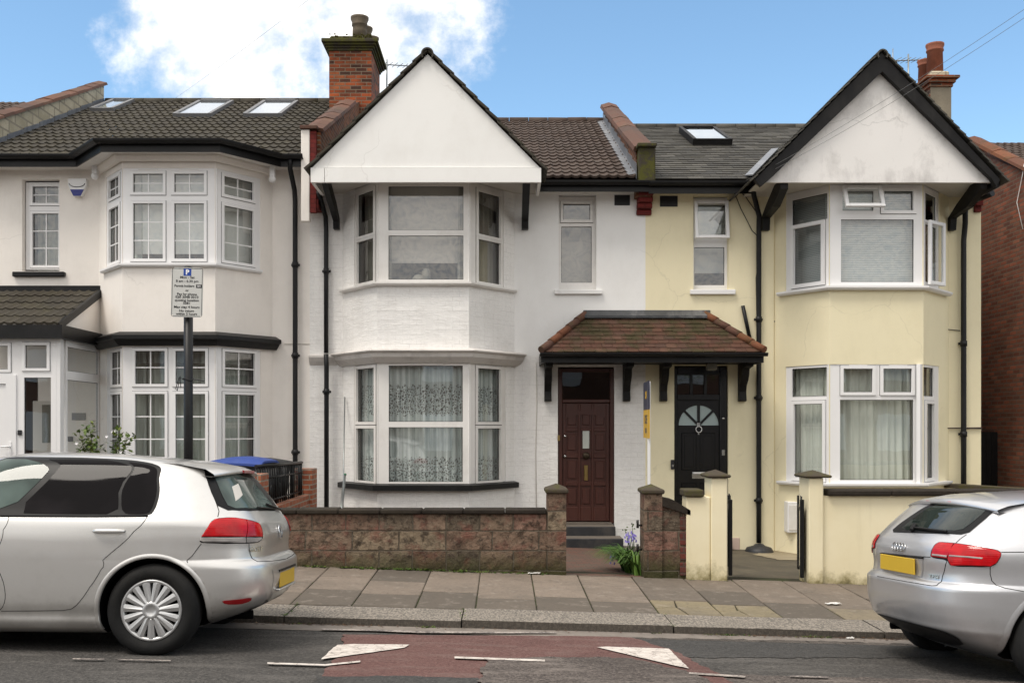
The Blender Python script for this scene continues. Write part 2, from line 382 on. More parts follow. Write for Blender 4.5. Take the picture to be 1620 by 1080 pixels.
def wall_stone():
    """rock faced sandstone blocks, weathered pink brown with dark crust, moss at the foot"""
    m = NT('rockfaced_stone'); uv = m.co('UV', loc=(.1, -.03, 0))
    nzv = m.n('ShaderNodeTexNoise'); nzv.inputs['Scale'].default_value = 7; m.l(uv, nzv.inputs['Vector'])
    add = m.n('ShaderNodeVectorMath', operation='MULTIPLY_ADD'); m.l(nzv.outputs['Color'], add.inputs[0]); add.inputs[1].default_value = (.03, .02, 0); m.l(uv, add.inputs[2])
    br = m.n('ShaderNodeTexBrick'); m.l(add.outputs[0], br.inputs['Vector']); br.inputs['Scale'].default_value = 1
    br.offset = .37; br.squash = .72; br.squash_frequency = 2; br.inputs['Brick Width'].default_value = .52; br.inputs['Row Height'].default_value = .222; br.inputs['Mortar Size'].default_value = .010; br.inputs['Mortar Smooth'].default_value = .5
    br.inputs['Color1'].default_value = (0, 0, 0, 1); br.inputs['Color2'].default_value = (1, 1, 1, 1); br.inputs['Mortar'].default_value = (.5, .5, .5, 1)
    c = m.ramp(br.outputs['Color'], [(0, (.18, .115, .082)), (.3, (.235, .165, .118)), (.5, (.14, .11, .08)), (.62, (.25, .145, .11)), (.8, (.22, .175, .12)), (1, (.30, .225, .155))])
    n = m.noise(11, 8, .72, uv); n2 = m.noise(38, 6, .7, uv); big = m.noise(2.3, 5, .6, uv)
    c = m.mix(m.mr(n, .47, .6, 0, .8), c, (.04, .029, .022))
    rd = m.noise(4.5, 5, .65, m.co('UV', loc=(3, 1, 0))); c = m.mix(m.mr(rd, .52, .66, 0, .6), c, (.20, .075, .058))
    c = m.mix(m.mr(n2, .52, .68, 0, .45), c, (.27, .225, .165))
    c = m.mix(m.mr(big, .55, .66, 0, .55), c, (.022, .018, .016))
    sp2 = m.n('ShaderNodeSeparateXYZ'); m.l(m._tc.outputs['Object'], sp2.inputs[0])
    foot = m.mr(m.ma('ADD', sp2.outputs[2], m.ma('MULTIPLY', m.ma('SUBTRACT', n, .5), .5)), .24, .02, 0, .85)
    c = m.mix(foot, c, (.042, .045, .014))
    c = m.mix(m.ma('MULTIPLY', br.outputs['Fac'], .7), c, m.mix(m.mr(n, .35, .65), (.055, .047, .036), (.19, .16, .12)))
    m.set(Base_Color=c, Roughness=.9); m.b.inputs['Specular IOR Level'].default_value = .2
    h = m.ma('ADD', m.ma('MULTIPLY', m.ma('SUBTRACT', 1.0, br.outputs['Fac']), .8), m.ma('ADD', m.ma('MULTIPLY', n, 1.4), m.ma('MULTIPLY', n2, .5)))
    return m.done(m.bump(h, .9, .03))
M['stone_wall'] = wall_stone()
M['coping_stone'] = paint('dark_coping_stone', (.030, .024, .019), .9, .5, 5, 45, .6, .01, (.06, .05, .035), .6, spec=.2)
M['pier_cap'] = tiles('mossy_pier_cap', [(.07, .055, .04), (.10, .08, .06)], (.07, .065, .018), .8, .95, 40, .45, .62, 7)
def yellow_foot():
    """yellow render with green algae growing up from the pavement"""
    m = NT('yellow_render_with_algae'); n = m.noise(5, 7, .68); n1 = m.noise(110, 4, .6)
    sp2 = m.n('ShaderNodeSeparateXYZ'); m.l(m._tc.outputs['Object'], sp2.inputs[0])
    c = m.mix(m.mr(m.noise(1.2, 5, .6), .35, .65), lin(227, 215, 180), lin(235, 225, 194))
    hgt = m.ma('ADD', m.ma('ADD', sp2.outputs[2], m.ma('MULTIPLY', sp2.outputs[0], .033)), m.ma('MULTIPLY', m.ma('SUBTRACT', n, .5), .55))
    c = m.mix(m.mr(hgt, .16, .0, 0, .8), c, (.21, .17, .055)); c = m.mix(m.mr(hgt, .03, -.08, 0, .8), c, (.06, .055, .025))
    st = m.noise(1, 7, .65, m.co('UV', (9, .9, 1))); c = m.mix(m.mr(st, .55, .75, 0, .15), c, lin(170, 155, 115))
    m.set(Base_Color=c, Roughness=.72); m.b.inputs['Specular IOR Level'].default_value = .3
    return m.done(m.bump(n1, .15, .003))
M['yellow_wall'] = yellow_foot()

def glass(name, tint=(.93, .97, .95), base=.06, k=1.0):
    m = NT(name); m.t.nodes.remove(m.b)
    tr = m.n('ShaderNodeBsdfTransparent'); tr.inputs[0].default_value = (*tint, 1)
    gl = m.n('ShaderNodeBsdfGlossy'); gl.inputs['Roughness'].default_value = .012; gl.inputs[0].default_value = (1, 1, 1, 1)
    n = m.noise(1.3, 2, .5); bmp = m.bump(n, .035, .05); m.l(bmp, gl.inputs['Normal'])
    ge = m.n('ShaderNodeNewGeometry'); dt = m.n('ShaderNodeVectorMath', operation='DOT_PRODUCT'); m.l(ge.outputs['Incoming'], dt.inputs[0]); m.l(ge.outputs['Normal'], dt.inputs[1])
    f = m.ma('ADD', m.ma('MULTIPLY', m.ma('POWER', m.ma('SUBTRACT', 1.0, m.ma('ABSOLUTE', dt.outputs['Value'])), 5.0), .85), base, True)
    mx = m.n('ShaderNodeMixShader'); m.l(f, mx.inputs[0]); m.l(tr.outputs[0], mx.inputs[1]); m.l(gl.outputs[0], mx.inputs[2]); m.l(mx.outputs[0], m.out.inputs[0])
    return m.m
M['glass'] = glass('window_glass', (.93, .95, .94), .13, 1.6)
M['glass_dark'] = glass('dim_window_glass', (.55, .58, .56), .10, 1.5)
M['glass_sky'] = glass('skylight_glass', (.6, .66, .7), .35, 1.5)
def cloth(name, c, folds=14, lace=None):
    m = NT(name); uv = m.co('UV')
    n = m.noise(1, 4, .6, m.co('UV', (folds, .35, 1)))
    cc = m.mix(m.mr(n, .3, .7), mul(c, .72), c)
    m.set(Base_Color=cc, Roughness=.9)
    return m.done(m.bump(n, .5, .03))
M['net'] = cloth('net_curtain', lin(210, 215, 212), 16)
M['net_grey'] = cloth('grey_net_curtain', lin(205, 210, 202), 10)
M['drape'] = cloth('pale_drape', lin(226, 229, 220), 7)
M['blind'] = paint('roller_blind', lin(236, 236, 232), .8, .03, 1, 30, 0)
M['blind_grey'] = paint('taupe_blind', lin(186, 178, 170), .8, .05, 1, 30, 0)
M['dim'] = paint('dim_room_wall', (.30, .28, .24), .9, .2, 1.2, 10, 0)
M['room'] = paint('room_plaster', (.30, .28, .26), .9, .1, 1, 20, 0)
def slats():
    m = NT('venetian_slats'); w = m.n('ShaderNodeTexWave', wave_type='BANDS', bands_direction='Y'); m.l(m.co('UV'), w.inputs[0]); w.inputs['Scale'].default_value = 11
    m.set(Base_Color=m.mix(m.mr(w.outputs['Fac'], .0, .5), lin(150, 155, 155), lin(190, 194, 194)), Roughness=.6)
    return m.done(m.bump(w.outputs['Fac'], .3, .008))
M['slats'] = slats()
def lace():
    """net curtain with two woven bands of flower lace"""
    m = NT('lace_net_curtain'); uv = m.co('UV')
    sp3 = m.n('ShaderNodeSeparateXYZ'); m.l(uv, sp3.inputs[0]); U, V = sp3.outputs[0], sp3.outputs[1]
    n = m.noise(1, 4, .6, m.co('UV', (17, .3, 1)))
    band = None
    for lo, hi in ((.72, 1.15), (1.80, 2.30)):
        scal = m.ma('MULTIPLY', m.ma('ABSOLUTE', m.ma('SINE', m.ma('MULTIPLY', U, 26.0))), .07)
        top = m.ma('LESS_THAN', V, m.ma('SUBTRACT', m.ma('ADD', scal, hi - .07), 0.0)); bot = m.ma('GREATER_THAN', V, m.ma('SUBTRACT', lo + .05, scal))
        b = m.ma('MULTIPLY', top, bot); band = b if band is None else m.ma('MAXIMUM', band, b)
    pat = m.voro(1, m.co('UV', (30, 22, 1)), 'DISTANCE_TO_EDGE'); pat2 = m.noise(34, 3, .7, uv)
    hole = m.ma('MULTIPLY', band, m.ma('GREATER_THAN', m.ma('ADD', pat, m.ma('MULTIPLY', m.ma('SUBTRACT', pat2, .5), 1.1)), .17))
    cc = m.mix(m.mr(n, .3, .7), lin(150, 160, 158), lin(236, 240, 238))
    m.set(Base_Color=cc, Roughness=.9)
    tr = m.n('ShaderNodeBsdfTransparent'); mx = m.n('ShaderNodeMixShader'); m.l(m.ma('ADD', m.ma('MULTIPLY', hole, .72), .12), mx.inputs[0]); m.l(m.b.outputs[0], mx.inputs[1]); m.l(tr.outputs[0], mx.inputs[2]); m.l(mx.outputs[0], m.out.inputs[0])
    return m.done(m.bump(n, .5, .03))
M['lace'] = lace()
def wood():
    m = NT('red_brown_stained_door'); g = m.noise(1, 7, .7, m.co('UV', (60, 3, 1))); b = m.noise(3, 4)
    c = m.mix(m.mr(g, .3, .7), (.034, .011, .008), (.078, .023, .016)); c = m.mix(m.mr(b, .4, .7, 0, .4), c, (.07, .024, .016))
    m.set(Base_Color=c, Roughness=.38); return m.done(m.bump(g, .15, .003))
M['door_wood'] = wood()
M['door_black'] = paint('black_door_paint', (.007, .007, .008), .25, .15, 2, 30, .03, .002, spec=.5)
M['brass'] = paint('brass', (.42, .30, .12), .35, .2, 8, 60, .1, .001, metal=1)
M['lead_dark'] = paint('dark_lead_flashing', (.06, .063, .068), .5, .35, 9, 40, .6, .012, (.45, .45, .45), .45, metal=.2)
M['grey_frame'] = paint('grey_skylight_frame', (.16, .16, .165), .5, .1, bump=0)
M['steel'] = paint('bright_steel', (.6, .6, .6), .25, .15, 8, 60, .05, .001, metal=1)
M['galv'] = paint('galvanised_steel', (.30, .32, .32), .4, .3, 8, 60, .1, .001, metal=.8)
M['step'] = paint('black_step_paint', (.022, .023, .026), .55, .4, 4, 50, .3, .004, (.12, .10, .08), .5)
M['step_tread'] = paint('worn_step_tread', (.13, .11, .09), .8, .3, 5, 50, .4, .004)
# ================================================================ ground
KF, KB, PB, F, BF = 8.65, 9.22, 11.27, 16.84, 15.95     # kerb front, kerb back, garden wall line, house fronts, bay fronts (metres from the camera)
def cx(x): return max(-16, min(16, x))
def road_z(x, y):
    t = KF - y; f = t if t < 2 else 2 + 1.2 * (1 - math.exp(-(t - 2) / 1.2))
    return -.11 - .026 * cx(x) + .055 * f
def kerb_z(x): return -.045 - .028 * cx(x)
def wall_z(x): return -.003 - .033 * cx(x)
def pav_z(x, y):
    t = max(0, min(1, (y - KB) / (PB - KB))); return kerb_z(x) * (1 - t) + wall_z(x) * t
def hz(x): return -.27 - .035 * cx(x)
def gard_z(x, y):
    t = max(0, min(1, (y - PB) / (16.3 - PB))); return wall_z(x) * (1 - t) + hz(x) * t
def gp(px, py, zf):
    d = 8.
    for _ in range(40): d = (H - zf(X(px, d), d)) * FPX / (py - VY)
    return Vector((X(px, d), d, zf(X(px, d), d)))

def sheet(name, mat, x0, x1, y0, y1, zf, nx, ny, lift=0, kind='structure', skip=None):
    mb = MB()
    mb.grid([[(x0 + (x1 - x0) * i / nx, y0 + (y1 - y0) * j / ny, zf(x0 + (x1 - x0) * i / nx, y0 + (y1 - y0) * j / ny) + lift) for i in range(nx + 1)] for j in range(ny + 1)])
    return mb.build(name, mat, kind=kind)

def asphalt(name, c, c2, chip, worn=.5, rough=.85):
    m = NT(name); n = m.noise(42, 5, .75); v = m.voro(70); big = m.noise(.8, 6, .6); mid = m.noise(4, 6, .65, m.co('Object', (.5, 1.6, 1)))
    cc = m.mix(m.mr(n, .38, .62), c, c2)
    cc = m.mix(m.mr(mid, .5, .72, 0, worn), cc, chip); cc = m.mix(m.mr(big, .5, .7, 0, .4), cc, mul(c, .6))
    cc = m.mix(m.ma('MULTIPLY', m.ma('GREATER_THAN', n, .62), .5), cc, chip)
    m.set(Base_Color=cc, Roughness=rough); m.b.inputs['Specular IOR Level'].default_value = .25
    return m.done(m.bump(m.ma('ADD', v, n), .7, .008))
M['asphalt'] = asphalt('road_asphalt', (.034, .032, .030), (.10, .093, .086), (.165, .152, .14))
M['asphalt_old'] = asphalt('old_worn_asphalt', (.038, .031, .029), (.15, .127, .113), (.25, .215, .19), .6)
M['asphalt_patch'] = asphalt('dark_patch_asphalt', (.034, .033, .032), (.075, .072, .069), (.11, .105, .10), .4)
M['red_road'] = asphalt('red_road_surfacing', (.092, .046, .041), (.168, .090, .080), (.20, .145, .128), .5)
def roadpaint():
    m = NT('road_marking_paint'); n = m.noise(40, 6, .7)
    n2 = m.noise(13, 5, .7); cr = m.voro(9, None, 'DISTANCE_TO_EDGE')
    f = m.ma('MAXIMUM', m.mr(m.ma('ADD', m.ma('MULTIPLY', n, .5), m.ma('MULTIPLY', n2, .5)), .56, .61), m.mr(cr, .02, .008, 0, .7))
    m.set(Base_Color=m.mix(f, m.mix(m.mr(n2, .35, .6), lin(214, 206, 198), lin(185, 176, 168)), (.12, .09, .082)), Roughness=.7); return m.done(m.bump(n, .3, .003))
def wornpaint():
    m = NT('worn_line_paint'); n = m.noise(45, 6, .75); n2 = m.noise(6, 5, .7)
    m.set(Base_Color=m.mix(m.mr(m.ma('ADD', m.ma('MULTIPLY', n, .6), m.ma('MULTIPLY', n2, .4)), .44, .55), lin(170, 160, 152), (.10, .085, .08)), Roughness=.8); return m.done(m.bump(n, .3, .003))
M['worn'] = wornpaint()
M['roadpaint'] = roadpaint()
M['channel'] = paint('channel_concrete', (.21, .18, .155), .9, .35, 4, 70, .3, .005, (.10, .085, .07), .5)
M['kerb'] = None
def granite():
    m = NT('granite_kerb'); v = m.voro(55, m.co('Object', (1, 1, 1)), 'F1', 0); n = m.noise(60, 5, .75); b = m.noise(2, 5, .6); fx = m.noise(1, 4, .7, m.co('Object', (55, 22, 30)))
    c = m.ramp(n, [(.3, (.11, .094, .076)), (.5, (.26, .225, .187)), (.7, (.42, .37, .31))]); c = m.mix(m.mr(fx, .46, .56), c, mul((.14, .125, .105), .8)); c = m.mix(m.mr(b, .5, .7, 0, .4), c, (.12, .105, .085))
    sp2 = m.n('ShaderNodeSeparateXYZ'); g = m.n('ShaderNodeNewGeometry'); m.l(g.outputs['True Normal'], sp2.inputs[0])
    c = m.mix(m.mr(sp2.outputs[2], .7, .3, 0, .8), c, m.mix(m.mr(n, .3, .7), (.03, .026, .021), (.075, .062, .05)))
    m.set(Base_Color=c, Roughness=.8); return m.done(m.bump(n, .5, .006))
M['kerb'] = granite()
def slabs_mat():
    m = NT('paving_slab'); r = m.attr('rnd'); n = m.noise(80, 5, .7); b = m.noise(2.2, 6, .65); st = m.noise(7, 6, .7)
    c = m.ramp(r, [(0, (.115, .096, .077)), (.3, (.14, .116, .093)), (.5, (.195, .157, .124)), (.75, (.25, .20, .158)), (.9, (.225, .188, .12)), (1, (.25, .205, .125))])
    gum = m.voro(5.5); c = m.mix(m.mr(gum, .075, .045, 0, .55), c, (.05, .045, .04))
    c = m.mix(m.mr(n, .3, .7, 0, .5), c, m.mix(.6, c, (.05, .045, .04))); c = m.mix(m.mr(b, .48, .72, 0, .5), c, (.085, .075, .062)); c = m.mix(m.mr(st, .55, .7, 0, .45), c, (.33, .285, .24)); md = m.noise(22, 6, .75); c = m.mix(m.mr(md, .52, .66, 0, .5), c, (.075, .064, .052))
    m.set(Base_Color=c, Roughness=.82); m.b.inputs['Specular IOR Level'].default_value = .3
    return m.done(m.bump(n, .35, .004))
M['slab'] = slabs_mat()
M['joint'] = paint('mossy_joint_dirt', (.035, .032, .018), 1, .5, 6, 60, .5, .01, (.05, .07, .015), .8)
M['earth'] = paint('garden_earth', (.10, .085, .07), 1, .4, 3, 40, .6, .02)
M['path_red'] = face_brick('red_quarry_tile_path', [(.12, .06, .045), (.15, .07, .052), (.11, .068, .052)], (.09, .07, .055), w=.16, h=.16, ms=.008, bump=.3, soot=(.10, .085, .065), soot_amt=.7)
M['yard'] = paint('damp_yard_concrete', (.085, .071, .048), .75, .45, 1.4, 40, .3, .005, (.17, .14, .09), .5)

M['pale_patch'] = paint('pale_concrete', (.30, .25, .165), .85, .3, 4, 50, .3, .004, (.15, .12, .07), .5)
sheet('ground', M['earth'], -900, 900, -900, 900, lambda x, y: -1.6, 6, 6)
sheet('road', M['asphalt'], -40, 40, -6, KF, road_z, 80, 60)
# lighter channel along the kerb, red surfaced speed table, worn and patched areas, each a sheet a few millimetres up
def patch(name, mat, pts, lift, zf=road_z, n=1, px=True, jag=0.):
    pp = [gp(a, b, zf) for a, b in pts] if px else [Vector((a, b, 0)) for a, b in pts]
    out = []
    for i in range(len(pp)):
        a, b = pp[i], pp[(i + 1) % len(pp)]; k = max(1, int((b - a).length / .06)) if jag else max(1, int((b - a).length / .3))
        for j in range(k):
            q = a.lerp(b, j / k)
            if jag and j: q = q + Vector((random.uniform(-jag, jag), random.uniform(-jag, jag), 0))
            out.append(q)
    mb = MB(); bm = bmesh.new(); vs = [bm.verts.new((q.x, q.y, zf(q.x, q.y) + lift)) for q in out]; bm.faces.new(vs)
    bmesh.ops.triangulate(bm, faces=bm.faces[:])
    bm.normal_update()
    for f in bm.faces:
        if f.normal.z < 0: f.normal_flip()
    mb.bm(bm); return mb.build(name, mat, kind='structure')
sheet('channel', M['channel'], -40, 40, KF - .36, KF, road_z, 80, 2, .004)
patch('red_surfacing', M['red_road'], [(543, 1004), (790, 1006), (931, 1007), (1000, 1009), (1065, 1029), (1230, 1120), (1060, 1120), (800, 1120), (492, 1120), (508, 1072), (532, 1040), (543, 1020)], .008, jag=.018)
patch('road_patch', M['asphalt_old'], [(770, 1046), (868, 1040), (1000, 1043), (1105, 1068), (1190, 1120), (745, 1120)], .012, jag=.03)
patch('road_patch', M['asphalt_patch'], [(500, 1072), (640, 1071), (757, 1074), (740, 1120), (480, 1120)], .012, jag=.02)
patch('road_patch', M['asphalt_patch'], [(1000, 1008), (1320, 1014), (1620, 1026), (1700, 1040), (1300, 1040), (1085, 1040)], .004, jag=.03)
patch('road_patch', M['asphalt_old'], [(1130, 1066), (1620, 1078), (1900, 1130), (1240, 1130)], .004, jag=.03)
def mark(pts, lift=.016, mat='worn'):
    o = patch('road_marking', M[mat], pts, lift, jag=.004); return o
mark([(508, 1045.7), (527, 1027), (534, 1022.5), (560, 1021), (648, 1022), (640, 1027)], mat='roadpaint')
mark([(944, 1026), (960, 1025), (1058, 1028.5), (1090, 1060), (1070, 1056)], mat='roadpaint')
mark([(509, 996.6), (600, 998), (662, 1000.6), (795, 1001.6), (880, 1002), (880, 1003.4), (795, 1004), (662, 1003.4), (600, 1000.5), (509, 998.6)])
mark([(423, 1050.5), (514, 1053.5), (570, 1047.6), (570, 1050), (514, 1056), (423, 1053)], mat='roadpaint')
mark([(719, 1041), (862, 1046), (862, 1049), (719, 1044)], mat='roadpaint')
mark([(115, 1044), (165, 1044.6), (165, 1046.4), (115, 1045.6)]); mark([(186, 1045), (270, 1047), (270, 1048.4), (186, 1046.6)])
mark([(1090, 1066), (1180, 1072), (1178, 1074.6), (1090, 1069)]); mark([(1250, 1071), (1310, 1073), (1310, 1075), (1250, 1073)])
# kerb stones
mb = MB(); xs = [-40]
jx = [X(160 / 3.24 + 400, KF), X(730, KF), X(1066, KF), X(1400, KF)]
xs = [jx[0] - 1.85 * k for k in range(20, 0, -1)] + jx + [jx[-1] + 1.85 * k for k in range(1, 20)]
for a, b in zip(xs, xs[1:]):
    dz = random.uniform(-.006, .006); dyy = random.uniform(-.008, .008); g = .006
    bm = bmesh.new(); bmesh.ops.create_cube(bm, size=1)
    bmesh.ops.subdivide_edges(bm, edges=[e for e in bm.edges if abs(e.verts[0].co.x - e.verts[1].co.x) > .5], cuts=8)
    bmesh.ops.bevel(bm, geom=[e for e in bm.edges if all(w.co.z > .4 for w in e.verts) and all(w.co.y < -.4 for w in e.verts)], offset=.035, offset_type='OFFSET', segments=3, affect='EDGES')
    for w in bm.verts:
        x = a + g + (w.co.x + .5) * (b - a - 2 * g); y = KF + dyy + (w.co.y + .5) * (KB - KF - .012); t = (w.co.z + .5)
        w.co = Vector((x, y + random.uniform(-.003, .003), (kerb_z(x) + dz + random.uniform(-.002, .002)) if t > .9 else (kerb_z(x) + dz - (1 - t) * .3)))
    mb.bm(bm)
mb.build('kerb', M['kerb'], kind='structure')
# paving slabs, laid in rows with broken joints
sheet('pavement_base', M['joint'], -40, 40, KB - .05, PB + .4, pav_z, 80, 6, -.016)
mb = MB()
cols_x = [-1.937, -1.38, -.796, -.247, .317, .838, 1.44, 2.02, 2.56, 3.13, 3.72]
spl = [[911, 931], [918.6, 938.6], [935.6], [945.7], [943.5], [928.4, 950.8], [929, 949], [935.4, 956], [953], [940, 962.7]]
tone = [[.6, .65, .12], [.1, .6, .1], [.68, .05], [.62, .3], [.7, .12], [.66, .6, .15], [.4, .36, .97], [.42, .08, .95], [.55, .08], [.5, .42, .85]]
colspec = []
for i in range(len(cols_x) - 1):
    xm = (cols_x[i] + cols_x[i + 1]) / 2
    ys = sorted(gp(VX + xm * FPX / 10, p, pav_z).y for p in spl[i])
    colspec.append((cols_x[i], cols_x[i + 1], [KB] + ys + [PB + .06], tone[i][::-1]))
x = cols_x[-1]
while x < 24:
    w = random.choice((.57, .6, .58)); colspec.append((x, x + w, [KB, KB + random.uniform(.5, .8), KB + random.uniform(1.1, 1.5), PB + .06], [random.choice((.1, .4, .6, .65)) for _ in range(3)])); x += w
x = cols_x[0]
while x > -24:
    w = random.choice((.57, .6, .58)); colspec.append((x - w, x, [KB, KB + random.uniform(.5, .8), KB + random.uniform(1.1, 1.5), PB + .06], [random.choice((.1, .4, .6, .65)) for _ in range(3)])); x -= w
def slab(poly, r):
    """one slab with a soft upper edge; poly in plan"""
    c = sum((Vector((p[0], p[1], 0)) for p in poly), Vector()) / len(poly); mb.rnd = max(0, min(1, r + random.uniform(-.05, .05)))
    tx, ty, dz = random.uniform(-.005, .005), random.uniform(-.004, .004), random.uniform(-.003, .002)
    zz = lambda x, y: pav_z(x, y) + dz + tx * (x - c.x) + ty * (y - c.y)
    inn = [(c.x + (p[0] - c.x) * (1 - .008 / max(.05, abs(p[0] - c.x))), c.y + (p[1] - c.y) * (1 - .008 / max(.05, abs(p[1] - c.y)))) for p in poly]
    i = mb.pt(*[(p[0], p[1], zz(*p)) for p in inn], *[(p[0], p[1], zz(*p) - .006) for p in poly], *[(p[0], p[1], zz(*p) - .03) for p in poly]); n = len(poly)
    mb.face(range(i, i + n))
    for a in range(n):
        b = (a + 1) % n
        mb.face((i + n + a, i + n + b, i + b, i + a)); mb.face((i + 2 * n + a, i + 2 * n + b, i + n + b, i + n + a))
for ci, (x0, x1, ys, tn) in enumerate(colspec):
    for (y0, y1), r in zip(zip(ys, ys[1:]), tn):
        g = random.uniform(.004, .008); g2 = random.uniform(.005, .013); a, b, c, e = x0 + g, x1 - g, y0 + g2, y1 - g2
        if r > .93:   # cracked slab in several pieces
            mx, my = a + (b - a) * .45, c + (e - c) * .5; q = .006
            slab([(a, c), (mx, c), (mx - .05, my - q), (a, my - .07)], r); slab([(a, my - .06), (mx - .06, my + q), (mx - .02, e), (a, e)], r)
            slab([(mx + .01, c), (b, c), (b, my - .1), (mx - .03, my - q)], r - .06); slab([(mx - .04, my + q), (b, my - .09), (b, e), (mx - .01, e)], r)
        else: slab([(a, c), (b, c), (b, e), (a, e)], r)
mb.build('pavement', M['slab'], kind='structure')
# front gardens
sheet('garden_ground', M['earth'], -40, 2.25, PB + .02, 26, gard_z, 60, 12, -.02)
sheet('garden_path', M['path_red'], .70, 1.56, PB - .02, 16.4, gard_z, 4, 12, .0)
sheet('concrete_yard', M['yard'], 2.25, 40, PB + .02, 26, gard_z, 40, 12, -.012)
patch('pale_concrete_patch', M['pale_patch'], [(1190, 876), (1215, 868), (1262, 868), (1264, 885), (1235, 885)], -.004, gard_z, jag=.03)
# ================================================================ house helpers
def frame_m(A, B, inset=0.):
    A = Vector((A[0], A[1], 0)); B = Vector((B[0], B[1], 0)); t = (B - A).normalized(); n = Vector((-t.y, t.x, 0)); o = A + n * inset
    return Matrix(((t.x, n.x, 0, o.x), (t.y, n.y, 0, o.y), (0, 0, 1, 0), (0, 0, 0, 1)))
def sweep(mb, path, prof, z=0., caps=True, closed=True):
    """profile of (out, z) points along a plan path; out is towards the street"""
    path = [Vector((p[0], p[1])) for p in path]; N = len(path); rows = []
    ts = [(path[i + 1] - path[i]).normalized() for i in range(N - 1)]; ns = [Vector((t.y, -t.x)) for t in ts]
    for i, p in enumerate(path):
        if i == 0: m = ns[0]
        elif i == N - 1: m = ns[-1]
        else: m = (ns[i - 1] + ns[i]); m = m / (m.length_squared / 2)
        rows.append([(p.x + m.x * o, p.y + m.y * o, z + q) for o, q in prof])
    k = len(prof); b = len(mb.v)
    for r in rows: mb.v += r
    for i in range(N - 1):
        for j in range(k if closed else k - 1):
            j2 = (j + 1) % k; mb.face((b + i * k + j, b + i * k + j2, b + (i + 1) * k + j2, b + (i + 1) * k + j))
    if caps and closed:
        mb.face(range(b + k - 1, b - 1, -1)); mb.face(range(b + (N - 1) * k, b + N * k))
def gutter(house, path, z, mat='black', fascia=.16, r=.055, name='gutter'):
    mb = MB(); c = r + .03
    prof = [(c + r * math.cos(a), -r * math.sin(a)) for a in [math.pi * k / 8 for k in range(9)]] + [(c - r * .8, 0.0), (c - r * .8, -.004)] 
    prof = [(c + r, .008), (c + r, 0)] + [(c + r * math.cos(math.pi * k / 8), -r * math.sin(math.pi * k / 8)) for k in range(1, 9)] + [(c - r + .006, 0), (c, -r + .008), (c + r - .008, .004)]
    sweep(mb, path, prof, z)
    o = mb.build(name, M[mat], house)
    if fascia:
        fb = MB(); sweep(fb, path, [(.022, .05), (.022, -fascia + .05), (0, -fascia + .05), (0, .05)], z - .02); fb.build('fascia', M[mat], house)
    return o
